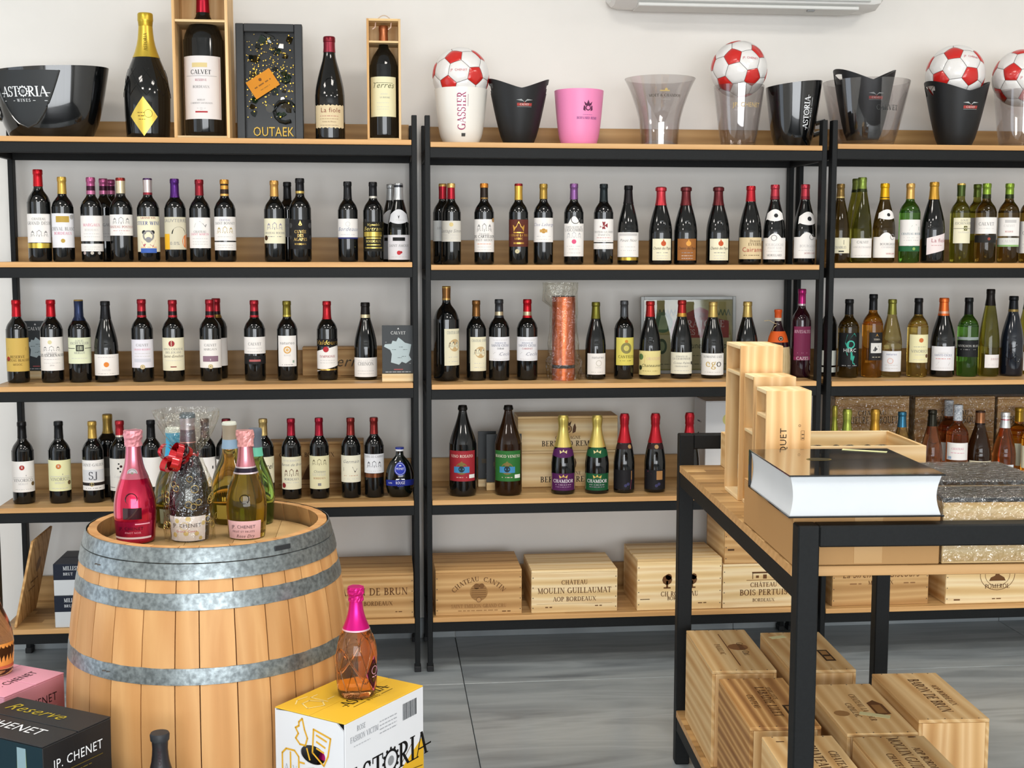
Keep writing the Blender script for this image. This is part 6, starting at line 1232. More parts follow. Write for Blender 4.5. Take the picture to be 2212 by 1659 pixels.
P.disc(-.30*W2,.34*H2,.06*W2,'#3f4f3c',3,20,ry=.11*H2).disc(-.30*W2,.34*H2,.035*W2,'#7f8a68',4,16,ry=.07*H2).text('Chateauneuf du Pape', .14*W2,.31*H2,.085*H2,'#3c4432','sans',maxw=.66*W2,shear=.2,lay=3).greek(-.1*W2,.4*W2,.2*H2,.006,'#6a6a50').greek(-.4*W2,.44*W2,.08*H2,.006,'#6a6a50')
put('print', P.mesh('print', flat((w_/2,.0049,th_),(1,0,0),(0,0,1))), pn)
MB().box(.003,w_-.003,.001,.003,.003,h_-.003).build('glazing', thin_clear('picture_glass','#f8f8f8',.6), t, False, rot=tilt)
# clear tape holder on the crate
p_ = at_y(1272,1186,.2); mz = at_y(1240,1188,.29)
# ================================================================ oak barrel
BC = Vector((-.556, -1.64, 0)); BH_ = .95
def br(z): return .349-.057*((z-.475)/.475)**2
bar = thing('wine_barrel', 'oak wine barrel with galvanised hoops standing among cartons', 'barrel', BC)
rnd = random.Random(3); cuts = []; a = 0.1
while a < 2*PI+.1-.12: cuts.append(a); a += rnd.uniform(.155, .27)
cuts.append(2*PI+.1); g_ = .0012
for a0, a1 in zip(cuts, cuts[1:]):
    mb = MB(); nz, na = 14, 3; da = g_/.34
    for off in (0, .026):
        for j in range(nz+1):
            z = BH_*j/nz; ch = .006 if j == nz and off == 0 else 0
            for i in range(na+1):
                t_ = a0+da+(a1-a0-2*da)*i/na; r = br(z)-off-ch+(.0015 if (off == 0 and 0 < i < na) else 0); mb.v.append((r*math.cos(t_), r*math.sin(t_), z))
    N = (nz+1)*(na+1); ix = lambda j, i: j*(na+1)+i
    for j in range(nz):
        for i in range(na): q = (ix(j,i), ix(j,i+1), ix(j+1,i+1), ix(j+1,i)); mb.f += [q, tuple(N+k for k in q[::-1])]; mb.m += [0, 1]
        for i in (0, na): mb.f.append((ix(j,i), ix(j+1,i), N+ix(j+1,i), N+ix(j,i))); mb.m.append(0)
    for i in range(na): mb.f += [(ix(nz,i), ix(nz,i+1), N+ix(nz,i+1), N+ix(nz,i)), (ix(0,i), N+ix(0,i), N+ix(0,i+1), ix(0,i+1))]; mb.m += [0, 0]
    mb.build('stave', [STAVE, OAKD], bar, True, 30)
ZH = .905
xs = [-.265, -.16, -.055, .06, .16, .265]
for x0, x1 in zip(xs, xs[1:]):
    mb = MB(); n = 6; top_ = []
    for i in range(n+1):
        x = x0+.0006+(x1-x0-.0012)*i/n; yy = math.sqrt(max(.2655**2-x*x, 1e-5)); mb.v += [(x,-yy,ZH),(x,yy,ZH),(x,-yy,ZH-.02),(x,yy,ZH-.02)]
    for i in range(n): k = 4*i; mb.f += [(k,k+4,k+5,k+1),(k+2,k+3,k+7,k+6),(k,k+2,k+6,k+4),(k+1,k+5,k+7,k+3)]; mb.m += [0]*4
    mb.f += [(0,1,3,2), (4*n,4*n+2,4*n+3,4*n+1)]; mb.m += [0,0]
    mb.build('head_board', wood('oak_head', ['#b08d5c','#c4a06c','#d0ae7a'], 'y', 12, 14, .55, .25) if x0 == xs[0] else bpy.data.materials['oak_head'], bar, False)
zf = lambda py, y: at_y(440, py, y).z
HP = [(.9505, zf(1217.5,-1.945)), (zf(1218.5,-1.947)-.0, zf(1255,-1.955)), (zf(1284,-1.965), zf(1323,-1.975)), (zf(1446,-1.988), zf(1483,-1.99))]
HP += [(.475*2-b, .475*2-a_) for a_, b in HP[::-1]]
for i, (zt_, zb_) in enumerate(HP):
    zt_, zb_ = min(zt_, .9505), max(zb_, .0005); ex_ = .0034 if i in (1, len(HP)-2) else .002
    pr = [(br(zb_)+.0006, zb_), (br(zb_)+ex_, zb_+.001), (br((zt_+zb_)/2)+ex_+.0004, (zt_+zb_)/2), (br(zt_)+ex_, zt_-.001), (br(zt_)-.0008, zt_)]
    h_ = MB().lathe(pr, 72).build('hoop', ZINC, bar, True, 35)
    aa = (-.95, -2.4, 1.2, -2.2, .5, 2, 1, 3)[i % 8]
    if i in (1, 2, 3):
        for d in (-.02, .02): MB().lathe([(0,.0012),(.004,.0008),(.0055,-.001)], 10).build('rivet', mat('#55504c',.5,metal=.6), h_, True, 40, ((br((zt_+zb_)/2)+ex_)*math.cos(aa+d), (br((zt_+zb_)/2)+ex_)*math.sin(aa+d), (zt_+zb_)/2), (0, PI/2, aa+d) if False else None)
pa = -.86; pz_ = (HP[0][1]+HP[1][0])/2+.016
MB().box(-.022,.022,-.0012,.0012,-.006,.006,bev=.0008).build('hoop_stamp', mat('#3a3d40',.5,metal=.5), bar, False, loc=((br(pz_)+.0036)*math.cos(pa),(br(pz_)+.0036)*math.sin(pa),pz_), rot=(0,0,pa+PI/2))

# ---- bottles on the barrel head
def on_barrel(x, ybase, topy, hw, zc=ZH):
    p = at_z(x, ybase, zc+.0006); R = hw*mpp(p); d = Vector((p.x-BC.x, p.y-BC.y)); lim = .258-R
    if d.length > lim: d *= lim/d.length; p = Vector((BC.x+d.x, BC.y+d.y, zc+.0006))
    H = at_y(x, topy, p.y).z-p.z
    return p, R, H, (lambda py: min(.999, max(.01, (at_y(x, py, p.y-R*.5).z-p.z)/H)))
BG2 = 'bottles on the barrel head'; CRP = mat('#d88f98', .4, metal=.35)
p, R, H, f = on_barrel(294, 1168, 930, 44.5)
def crumple(z0, m, amp=.0016, seed=2):
    def fn(t, R, H, rf):
        rn = random.Random(seed); mb = MB(); n = 26; zs = [z0+(1.003-z0)*k/7 for k in range(8)]
        for z in zs:
            for i in range(n): r = rf(min(z,.985))*R*1.16+.001+rn.uniform(-amp, amp); q = 2*PI*i/n; mb.v.append((r*math.cos(q), r*math.sin(q), z*H+rn.uniform(-.0008,.0008)))
        for j in range(7):
            for i in range(n): k = (i+1) % n; mb.f.append((j*n+i, j*n+k, (j+1)*n+k, (j+1)*n+i)); mb.m.append(0)
        mb.f.append(tuple(range(7*n, 8*n))); mb.m.append(0); mb.build('crumpled_foil', m, t, False)
    return fn
bottle_at(p, R, H, 'jp', 'red', [(f(966),'#d490a0'),(f(1035),'#c97a8c',mat('#c8707f',.25,metal=.8))], [(.03+.0, f(1124), mat('#b81a50',.2,metal=.7,coat=.5), 66, -4, [('R',.2,.85,.86,.92,'#e8a8bc'),('T','JP. CHENET',.58,.16,'#4a0a24','sans',0,.86),('T','PINOT NOIR',.40,.09,'#e8a8bc','sans',.1,.5),('R',-.95,.95,.12,.22,'#f0dce4')]), (f(1118),f(1094),mat('#2a0414',.15,coat=1),26,2,[],'dark_window')], 'metallic pink bottle with rose foil and white bar label', BG2, 1, name='sparkling_bottle', extra=multi(crumple(f(966),CRP), medal(f(1022),2,.012,'#b8b4b8','silver_seal'), seal_emboss(f(1075),.014)))
p, R, H, f = on_barrel(338, 1118, 925, 41)
bottle_at(p, R, H, 'jp', 'olv', [(f(937),'#c2cac6',mat('#c2cac6',.5)),(f(997),'#1c9cc8',mat('#1c9cc8',.4))], [(.05,.2,'#8c8f74',50,10,[('T','CHENET',.5,.2,'k','sans')])], 'olive bottle with turquoise neck behind the pink one', BG2, 2)
p, R, H, f = on_barrel(505, 1122, 912, 41)
bottle_at(p, R, H, 'jp', 'gld', [(f(920),'#cdcfc2',mat('#cdcfc2',.5)),(f(951),'#9a8c78',mat('#9a8c78',.5)),(f(971),'#8fa9c2',mat('#8fa9c2',.5))], [(.06,.2,'#c8b050',40,0,[])], 'golden wine bottle with taupe and blue neck', BG2, 3)
p, R, H, f = on_barrel(534, 1158, 930, 43)
bottle_at(p, R, H, 'jp', 'gld', [(f(966),'#d8a0a0'),(f(1009),'#c98a90',mat('#c9808a',.25,metal=.75)),(f(1012),'#d8c8cc'),(f(1021),'#2a2230'),(f(1024),'#d8c8cc')], [(f(1164),f(1122),'#e6bcc4',56,-6,[('T','JP. CHENET',.6,.17,'#5a4a50','sans',0,.7),('T','FRUIT ET FRUITS',.36,.11,'#7a626a','sans',0,.76),('T','Rose Dry',.08,.17,'#7a626a','script',.1,.5)]),(max(.012,f(1169)),f(1164.2),'#2c2026',56,-6,[],'dark_strip')], 'yellow sparkling bottle with rose foil and pink label', BG2, 4, name='sparkling_bottle', extra=multi(crumple(f(966),mat('#dc9a98',.4,metal=.3),.0018,7), seal_emboss(f(1075),.011)))
p, R, H, f = on_barrel(556, 1128, 926, 39)
bottle_at(p, R, H, 'jp', 'lim', [(f(968),'#5a626e',mat('#59626e',.5)),(f(987),'#5fb59a',mat('#62b89c',.45))], [], 'lime green bottle with slate cap and mint collar', BG2, 5)
p, R, H, f = on_barrel(411, 1163, 893, 44)
gift = bottle_at(p, R, H, 'jp', 'nvy', [(f(905),'#4a545c',mat('#47525a',.45)),(f(930),'#9a9298'),(f(956),'#5a5660'),(f(958),'#c8908c')], [(f(1174),f(1112),'#ece8f0',60,-2,[('D',-.45,.82,.09,'#dcc88a'),('D',.1,.9,.1,'#dcc88a'),('D',.85,.7,.09,'#dcc88a'),('D',-.62,.25,.1,'#dcc88a'),('D',-.02,.32,.1,'#dcc88a'),('D',.5,.3,.09,'#dcc88a'),('D',.7,.1,.08,'#dcc88a'),('T','JP. CHENET',.56,.15,'#4a4450','sans',0,.78),('T','Grande Cuvee',.36,.09,'#d0707a','sans',0,.62)])], 'dark bottle in gold-printed cellophane with red ribbon bow', BG2, 6, name='gift_bottle')
zb_ = f(985)*H; rf4 = rfun(PRO['jp'])
def bagr(th, q):
    z = q*1.03
    zz = q*H*1.02/H
    if zz < f(985): return (rf4(max(.03, min(zz,.98)))*R)*1.0+.010*(1-zz/f(985))+.004
    k = (zz-f(985))/(1.02-f(985)); return R*.40+.020*k+.040*math.sin(k*PI*.55)*(.55+.45*abs(math.cos(th)))
mb = film('', bagr, H*1.03, 44, 22, 9, .0035); mb.build('cellophane_bag', BAG, gift, False)
mb = MB()
rn = random.Random(4)
for k in range(22):
    th = rn.uniform(-2.9,-.2); zz = rn.uniform(.10,.55); r = rf4(zz)*R+.010*(1-zz)+.010
    c = Vector((r*math.cos(th), r*math.sin(th), zz*H)); n = Vector((math.cos(th), math.sin(th), 0)); u_ = Vector((-math.sin(th), math.cos(th), 0)); rr = rn.uniform(.007,.010)
    mb.tube([c+u_*rr*math.cos(q*PI/5)+Vector((0,0,1))*rr*math.sin(q*PI/5) for q in range(10)], .0006, 4, 0, True)
o_ = mb.build('gold_rings', gold('#d8c070'), gift); o_['kind'] = 'stuff'
RED = mat('#b8101c', .22, metal=.35, coat=.6); bow = Vector((-.030, -.044, f(985)*H)); loops = 0
mr = MB().tube([(R*.44*math.cos(q*PI/12), R*.44*math.sin(q*PI/12), f(985)*H+.004*math.sin(q)) for q in range(24)], .0035, 6, 0, True).build('ribbon_knot', RED, gift)
for k in range(15):
    az = rn.uniform(0, 2*PI); el = rn.uniform(-.9, .9) if k else 0; d = Vector((math.cos(az)*math.cos(el), -abs(math.sin(az)*math.cos(el))*.7, math.sin(el))).normalized()
    s_ = d.cross(Vector((.3,.2,1))).normalized(); n_ = d.cross(s_); L_ = rn.uniform(.036,.052); wd_ = .0085; mb = MB(); m_ = 12
    for i in range(m_+1):
        q = 2*PI*i/m_; c = bow+d*(L_*(.5-.5*math.cos(q)))+n_*(.016*math.sin(q)); mb.v += [tuple(c-s_*wd_), tuple(c+s_*wd_)]
    for i in range(m_): mb.f.append((2*i,2*i+2,2*i+3,2*i+1)); mb.m.append(0)
    mb.build('ribbon_loop', RED, gift, True, 60)

# ================================================================ cartons stacked round the barrel
def corner_frame(pa_, pb_, z):
    a = at_z(*pa_, z); b = at_z(*pb_, z); d = b-a; return Vector((a.x, a.y, 0)), math.atan2(d.y, d.x), math.hypot(d.x, d.y)
YEL = mat('#e3b431', .45); CWH = mat('#e4e6ea', .45); CPK = mat('#e9a2b6', .5); CBK = mat('#17181b', .4); KRAFT = mat('#b98c57', .7)
# white and yellow carton with a hand hole
Z6 = .60; o0, rz, w = corner_frame((745,1563),(914,1480),Z6); w = .29; d = .20; hh = .2992
low = carton('lower white and yellow carton under the rosé bottle stack', (o0.x,o0.y,.0006), rz, w, d, .2990, CWH, YEL, 'white and yellow cartons')
r = thing('carton', 'upper white and yellow carton with oval hand hole', 'carton', (o0.x,o0.y,.3002), rz, 'white and yellow cartons')
tk = .003
MB().box(0,w,0,tk,0,hh-.003,bev=.0008).build('front_panel', CWH, r, False); MB().box(0,w,d-tk,d,0,hh-.003).build('back_panel', CWH, r, False); MB().box(w-tk,w,tk,d-tk,0,hh-.003).build('side_panel', CWH, r, False); MB().box(tk,w-tk,tk,d-tk,0,tk).build('bottom_panel', CWH, r, False)
mb = MB(); n = 28; hc_, hz_ = d*.46, hh*.70; ra, rb_ = .036, .022     # the side with the hand hole
for x in (0, tk):
    for k in range(n):
        q = 2*PI*k/n; c, s = math.cos(q), math.sin(q); m_ = max(abs(c)/ (d/2 if False else 1), abs(s)); mb.v.append((x, hc_+ra*c, hz_+rb_*s))
        sx_ = ((d-tk)-hc_ if c > 0 else hc_-tk)/max(abs(c),1e-6); sz_ = ((hh-.003)-hz_ if s > 0 else hz_)/max(abs(s),1e-6); q2 = min(sx_, sz_); mb.v.append((x, hc_+q2*c, hz_+q2*s))
N = 2*n
for k in range(n):
    a, b = 2*k, 2*((k+1) % n); mb.f += [(a,a+1,b+1,b),(N+a,N+b,N+b+1,N+a+1),(a,b,N+b,N+a)]; mb.m += [0,0,0]
for yy, zz in ((tk,0),(d-tk,0),(d-tk,hh-.003),(tk,hh-.003)): pass
o_ = mb.build('holed_panel', CWH, r, False)
mbk = MB()
for y0, z0, y1, z1 in ((tk,0,.0,0),): pass
for a_, b_ in ((0,d/2-.0008),(d/2+.0008,d)): MB().box(0,w,a_,b_,hh-.003,hh,bev=.0008).build('top_flap', YEL, r, False)
P = Print(); P.poly([(.0,.0),(w,.0),(w,.60*hh),(.66*w,.40*hh),(.45*w,.30*hh),(.18*w,.16*hh)],'#dfae2c',1)
for a_, b_ in (((.62*w,.40*hh),(.86*w,.60*hh)),((.62*w,.40*hh),(.98*w,.36*hh)),((.62*w,.40*hh),(.50*w,.05*hh)),((.62*w,.40*hh),(.80*w,.30*hh)),((.62*w,.40*hh),(.3*w,.1*hh))): P.line([a_, b_], .0022, '#6a5212', 2)
astoria(P, .55*w, .44*hh, .058, '#101012', False, 0)
P.text('ROSE', .14*w, .90*hh, .012, '#9a9ca2', 'serif', 'l', maxw=.03).text('FASHION VICTIM', .06*w, .83*hh, .013, '#9a9ca2', 'serif', 'l', maxw=.10).greek(.1*w,.3*w,.79*hh,.004,'#b8babf')
for k in range(4): P.greek(.42*w,.64*w,(.88-.03*k)*hh,.004,'#a8aab0')
x = .72*w; rn = random.Random(8)
while x < .9*w: ww = rn.choice((.0012,.002,.003)); P.rect(x,x+ww,.80*hh,.93*hh,'#34363a',2,1); x += ww+rn.choice((.0012,.002))
put('print', P.mesh('print', flat((0,0,0),(1,0,0),(0,0,1))), r)
P = Print(); YI = '#e0ac34'; q_ = lambda a, b: (a*d, b*hh)
P.rect(0,d,0,.30*hh,'#e2b23a',1,1)
for A in ([(.35,.93),(.40,.96),(.43,.88),(.47,.82),(.44,.76),(.36,.76),(.30,.80),(.34,.84),(.30,.88),(.35,.90),(.35,.93)],[(.56,.90),(.80,.86),(.76,.72),(.70,.64),(.54,.72),(.56,.90)],[(.60,.86),(.74,.83)],[(.60,.81),(.72,.78)],[(.60,.76),(.70,.74)],[(.10,.66),(.16,.70),(.28,.70),(.34,.66),(.34,.48),(.22,.44),(.10,.46),(.10,.66)],[(.22,.68),(.22,.45)],[(.42,.46),(.44,.58),(.56,.60),(.70,.56),(.72,.46)],[(.46,.52),(.56,.55),(.66,.52)],[(.74,.62),(.84,.60),(.90,.52),(.86,.42),(.78,.40),(.74,.62)],[(.80,.56),(.86,.52),(.82,.46)],[(.12,.40),(.2,.36),(.3,.40),(.38,.36)],[(.46,.74),(.5,.66)],[(.36,.62),(.42,.62)]): P.line([q_(*a) for a in A], .0042, YI, 2)
P.text('A', .16*d,.53*hh,.016,'#b8bcc4','serif').text('V', .28*d,.53*hh,.016,'#b8bcc4','serif')
put('art_print', P.mesh('art_print', lambda u, v, e: Vector((-.0002-e, d-u, v))), r)
P = Print(); astoria(P, .56*w, -.040, .030, '#2a2416', True)
for A in ([(.1,.03),(.16,.06),(.24,.06),(.28,.03),(.22,.01),(.1,.03)],[(.12,.07),(.2,.085),(.3,.08)],[(.3,.02),(.3,.07),(.38,.07)],[(.34,.03),(.42,.03)]): P.line([(a*w, b) for a, b in A], .003, '#f0d890', 2)
put('top_print', P.mesh('top_print', flat((0,d/2,hh),(1,0,0),(0,1,0))), r)
# the foil-capped bottle seen through the hand hole
MAG = mat('#d4147e', .28, metal=.6)
ib = Matrix.Rotation(rz,4,'Z') @ Vector((.052, d*.46, 0)); bottle_at((o0.x+ib.x, o0.y+ib.y, .3002+tk+.0006), .042, .262, 'as', 'ros', [(.70,'#d4147e',MAG)], [], 'magenta-foiled bottle inside the carton with the hand hole', 'rosé bottles of the yellow carton', 9, name='sparkling_bottle')
# rosé bottle standing on the carton
p = at_z(771,1498,Z6+.0008); R = 44*mpp(p); H = at_y(771,1268,p.y).z-p.z; f = lambda py: min(.995,(at_y(771,py,p.y-R*.4).z-p.z)/H)
def dlabel(t, R, H, rf):
    def surf(u, v, e): z = v/H; rr = rf(min(max(z,.02),.9))*R+.0012+e; q = math.radians(58)+u/R; return (rr*math.sin(q), -rr*math.cos(q), v)
    zc = .22*H
    P = Print().poly([(-.024,zc),(0,zc-.042),(.024,zc),(0,zc+.042)],'#e0608a',1).poly([(-.021,zc),(0,zc-.037),(.021,zc),(0,zc+.037)],'#4a0a24',2).ring(.0,zc+.008,.010,.0015,'#d89ab0',3).greek(-.008,.010,zc-.008,.004,'#d89ab0',3)
    put('diamond_label', P.mesh('diamond_label', surf), t)
bottle_at(p, R, H, 'as', 'ros', [(f(1302),'#d4147e',mat('#cf1478',.35,metal=.5)),(f(1360),'#d8187f',MAG),(f(1363),'#f0c8d8')], [], 'cut-glass rosé bottle with magenta foil on the yellow carton top', 'rosé bottles of the yellow carton', 10, name='sparkling_bottle', extra=multi(dlabel, cut_lattice(.06,.56,9,.0012,GLASS['clr']), crumple(f(1302),mat('#cf1478',.35,metal=.5),.0014,5)))
# pink and black cartons
def chenet_carton(label, pa_, pb_, Z, w, d, m, txt, tcol, sub, grp, lower, second=None, mirror=True):
    o0, rz, _ = corner_frame(pa_, pb_, Z); hh = Z/2-.0006
    carton(lower, (o0.x,o0.y,.0006), rz, w, d, hh-.0002, m, m, grp, seam='y')
    r = carton(label, (o0.x,o0.y,hh+.0014), rz, w, d, hh, m, m, grp, seam='y')
    P = Print().text(txt, .5*w, .80*hh, .020, tcol, 'sans', maxw=.72*w).rect(.14*w,.86*w,.755*hh,.76*hh,sub,2).greek(.3*w,.7*w,.72*hh,.004,sub)
    if second: P.text(second[0], .5*w,.52*hh,.030,second[2],'sans',maxw=.75*w,shear=.25).text(second[1], .5*w,.36*hh,.030,second[2],'sans',maxw=.6*w,shear=.25)
    put('print', P.mesh('print', flat((0,0,0),(1,0,0),(0,0,1))), r); return r, w, d, hh
r, w, d, hh = chenet_carton('upper pink carton with black lettering behind the black carton',(9,1506),(140.5,1452),.585,.192,.28,CPK,'JP. CHENET','#3a2228','#f4d0da','pink cartons','lower pink carton carrying another pink carton')
P = Print().text('JP. CHENET', .5*w+.0, .20*d, .022, '#3a2228', 'sans', maxw=.72*w, rot=0).line([(.0,.5*d),(w,.5*d)],.0012,'#a05068')
put('top_print', P.mesh('top_print', flat((0,0,hh),(1,0,0),(0,1,0))), r)
pk_top = hh*2+.0014
r, w, d, hh = chenet_carton('upper black carton with white and gold lettering',(91,1614),(239,1548),.60,.195,.282,CBK,'JP. CHENET','#eef0f2','#6a5a20','black cartons','lower black carton carrying another black carton',('Expression de','selection','#a89428'))
P = Print().text('Reserve', .62*w, .55*d+.035, .030, '#a89428', 'sans', maxw=.62*w, shear=.35, flip=True).text('JP. CHENET', .5*w, .42*d-.02, .026, '#e4e6e8', 'sans', maxw=.8*w, flip=True).line([(0,.5*d),(w,.5*d)],.0014,'#3a3a3c')
P = Print().text('Reserve', .66*w, .60*d, .034, '#a89428', 'sans', maxw=.6*d, shear=.35, rot=-PI/2).text('JP. CHENET', .22*w, .60*d, .030, '#e4e6e8', 'sans', maxw=.8*d, rot=-PI/2).greek(.4*w,.42*w,.5*d,.004,'#6a5a20')
put('top_print', P.mesh('top_print', flat((0,0,hh),(1,0,0),(0,1,0))), r)
P = Print().rect(0,d,0,hh-.003,'#0e2a33',1,1).text('JP. CHENET', .45*d, .62*hh, .050, '#f0f2f4', 'sans', 'r', maxw=.8*d).rect(.0,.45*d,.57*hh,.576*hh,'#a89428',2).poly([(.70*d,0),(.70*d,.5*hh),(.74*d,.72*hh),(.745*d,.95*hh),(.835*d,.95*hh),(.84*d,.72*hh),(.88*d,.5*hh),(.88*d,0)],'#a8b84a',2).rect(.745*d,.835*d,.62*hh,.96*hh,'#8aa4ac',3,1).text('JP.', .79*d,.74*hh,.014,'#2a3a40','sans',rot=PI/2,lay=4)
put('side_print', P.mesh('side_print', lambda u, v, e: Vector((-.0003-e, d-u, v))), r)
# bottle on the pink carton, half out of view
p = at_z(-12,1452,pk_top+.0008); R = 42*mpp(p); H = at_y(-14,1237,p.y).z-p.z; f = lambda py: min(.995,(at_y(-12,py,p.y-R*.4).z-p.z)/H)
bottle_at(p, R, H, 'jp', 'ros', [(f(1240),'#6f7684',mat('#6f7684',.5)),(f(1284),'#5a6070',mat('#5a6070',.5)),(f(1299),'#e0a0b4',mat('#e0a0b4',.5))], [(f(1442),f(1388),'#e59a48',80,10,[('R',-1,1,.0,.12,'#c86a4a')])], 'rosé bottle with slate stopper standing on the pink carton', 'bottles on the cartons', 12)
# stoppered bottle in front of the barrel
Ybt = -2.10; pt_ = at_y(345,1588,Ybt); zlow = .286
cs = carton('small black carton under the stoppered bottle', (pt_.x-.07, Ybt-.075, .0006), 0, .15, .15, zlow, CBK, CBK, 'black cartons')
zb = zlow+.0018; H = pt_.z-zb; bottle_at((pt_.x, Ybt, zb), .042, H, 'bg', 'blk', [(.955,'#26272a',mat('#26272a',.5)),(.70,'#1f1c20',mat('#1f1c20',.4))], [(.74,.93,'#c8788a',28,6,[],'neck_strip')], 'dark bottle with black stopper in front of the barrel', 'bottles on the cartons', 13, rz=.1, extra=multi(vtext('JP. CHENET',10,.75,.0065,'#3a2028','sans'), lambda t, R, H, rf: MB().lathe([(0,H+.006),(.019,H+.006),(.021,H+.002),(.020,H-.010),(.016,H-.012)], 20).build('stopper', mat('#26282c',.5), t)))
# ================================================================ steel display table with its goods
TO = Vector((.785, -.985, 0)); TR = -.05; TM = Matrix.Translation(TO) @ Matrix.Rotation(TR, 4, 'Z')
TW, TL, TZ, LZ, TT = .675, 1.33, .96, .178, .045
def tp(x, y, z): return TM @ Vector((x, y, z))
tb = thing('display_table', 'black steel display table with wooden top and low shelf', 'table', TO, TR)
for x in (0, TW-TT):
    for y in (0, -TL): MB().box(x, x+TT, y, y+TT, 0, 1.055, bev=.003).build('leg', STEEL, tb, False)
for y in (0, -TL): MB().box(TT-.001, TW-TT+.001, y+.0005, y+TT-.0005, 1.01, 1.0548, bev=.003).build('end_rail', STEEL, tb, False)
for z, tk_ in ((TZ, .022), (LZ, .022)):
    for x in (.002, TW-TT+.002): MB().box(x, x+.041, -TL+TT, 0, z-tk_-.045, z-tk_, bev=.002).build('side_rail', STEEL, tb, False)
    b_ = MB().box(0, TW, -TL+TT+.0008, -.0008, z-tk_, z, bev=.0012)
    for k, f_ in enumerate(b_.f):
        if max(b_.v[j][2] for j in f_)-min(b_.v[j][2] for j in f_) > tk_*.6: b_.m[k] = 1
    b_.build('table_top' if z == TZ else 'lower_shelf', [SHELFW, EDGEW], tb, False)
# crates on the low shelf, each standing on its long narrow side
def low_crate(label, x0, x1, y1, y0, top_draw, tape=None, m=None, h=None):
    w, d = x1-x0, y1-y0; h = h or (.455-LZ); p = tp(x0, y0, LZ+.0008)
    r = thing('wine_crate', label, 'wine crate', p, TR, 'pine crates on the low shelf of the steel table'); t = .009; m = m or PINED
    for xx in (0, w-t): MB().box(xx, xx+t, 0, d, 0, h-.0095, bev=.0012).build('side_panel', m, r, False)
    for yy, nm in ((0, 'front_panel'), (d-.012, 'back_panel')): MB().box(t+.0003, w-t-.0003, yy, yy+.012, 0, h-.0095, bev=.001).build(nm, PINEV, r, False)
    MB().box(t, w-t, .012, d-.012, .0005, t).build('base_panel', PINE, r, False)
    l = MB().box(0, w, 0, d, h-.009, h, bev=.0012).build('top_panel', m, r, False)
    nm_ = MB().lathe([(0,-.0006),(.002,-.0006),(.002,.0004),(0,.0004)], 8).mesh('nail', NAIL, False)
    for k in range(4):
        for yy in (.006, d-.006): put('nail', nm_, r, (w*(.14+.24*k), yy, h))
    if top_draw: P = Print(); top_draw(P, w, d); put('stencil', P.mesh('stencil', flat((w/2, d/2, h), (1,0,0), (0,1,0))), l)
    if tape:
        tx, ty, ta, tl_ = tape; mb = MB().box(-tl_/2, tl_/2, -.011, .011, 0, .0006); mb.build('tape_strip', mat('#d8d2a0', .6), r, False, loc=(w*tx, d*ty, h+.0004), rot=(0,0,ta))
    return r
I2 = '#5d3a20'
def rt_(P, t_, u, v, h, mw, a=-PI/2, c=I2): P.text(t_, u, v, h, c, 'serif', maxw=mw, rot=a)
def s1(P, w, d): rt_(P,'PAUILLAC',-.035,0,.016,.14,c='#8a6238'); P.disc(.03,.02,.03,'#8a5c34',1,14); rt_(P,'Grand Cru',.032,.0,.02,.12,c='#5a3a22'); P.rect(-.003,.0,-.15,.15,'#6a4426',1)
def s2(P, w, d): P.rect(.03,.06,-.10,.0,'#3a2818',2); P.rect(.035,.055,-.09,-.06,'#a07848',3); P.rect(.035,.055,-.045,-.01,'#a07848',3); rt_(P,'CHATEAU',-.02,.05,.02,.2)
def s3(P, w, d): rt_(P,'CHATEAU',-.045,.0,.017,.18); rt_(P,'LABADIE LILET',-.008,.0,.024,.26); rt_(P,'SEMILLANTE',.02,.06,.012,.12,c='#7a5430'); P.rect(.03,.06,-.13,-.03,'#3a2818',2); P.rect(.036,.054,-.12,-.085,'#a07848',3); P.rect(.036,.054,-.075,-.04,'#a07848',3)
def s4(P, w, d): P.poly([(.028,-.06),(.028,.03),(.05,.05),(.066,.02),(.066,-.05)],'#6a4426',1); P.rect(.034,.058,-.045,.015,'#9a7042',2); rt_(P,'CHATEAU LA TOUR',.0,.0,.016,.22,c='#8a6238'); rt_(P,'CADILLAC',-.03,-.02,.016,.12,c='#7a5430'); P.disc(-.058,-.04,.02,'#a37a4c',1,12)
def s5(P, w, d): P.text('BARON DE BRUN', -.01, 0, .030, I2, 'serif', maxw=.25, rot=PI/2, flip=True); P.text('AOP BORDEAUX', .035, .0, .016, '#7a5430', 'serif', maxw=.17, rot=PI/2, flip=True)
def s6(P, w, d): rt_(P,'CHATEAU VIEUX',.0,-.02,.026,.28); rt_(P,'CHATEAU',.045,.01,.02,.16); P.greek(-.06,-.04,.13,.008,I2)
def s7(P, w, d): P.text('CHÂTEAU', -.045, 0, .018, I2, 'serif', maxw=.13, rot=PI/2, flip=True); P.text('MOULIN GUILLAUMAT', -.01, .0, .028, I2, 'serif', maxw=.30, rot=PI/2, flip=True); P.text('AOP BORDEAUX', .03, .0, .018, I2, 'serif', maxw=.18, rot=PI/2, flip=True); P.greek(.045,.06,.15,.01,I2)
PD2 = wood('pine_crate_streaked', ['#8f6236', '#b98a54', '#d3a86e', '#a4743f'], 'y', 16, 10, .6, .65)
low_crate('crate with a dark crack along its top, at the back corner', .016, .197, -.065, -.452, s1, m=PINED)
low_crate('crate with a paper scrap and black boxed stencil on top', .238, .420, -.10, -.458, s2, (.22,.86,.3,.05))
low_crate('strongly streaked crate with black boxed stencil on top', .020, .197, -.516, -.878, s3, m=PD2)
low_crate('crate with brown house stencil and tape on top', .245, .420, -.575, -.93, s4, (.62,.34,-.45,.075))
low_crate('crate with inverted lettering at the outer edge of the shelf', .452, .632, -.495, -.848, s5)
low_crate('crate lettered in two lines nearest the front leg', .034, .205, -.937, -1.27, s6, m=PINED)
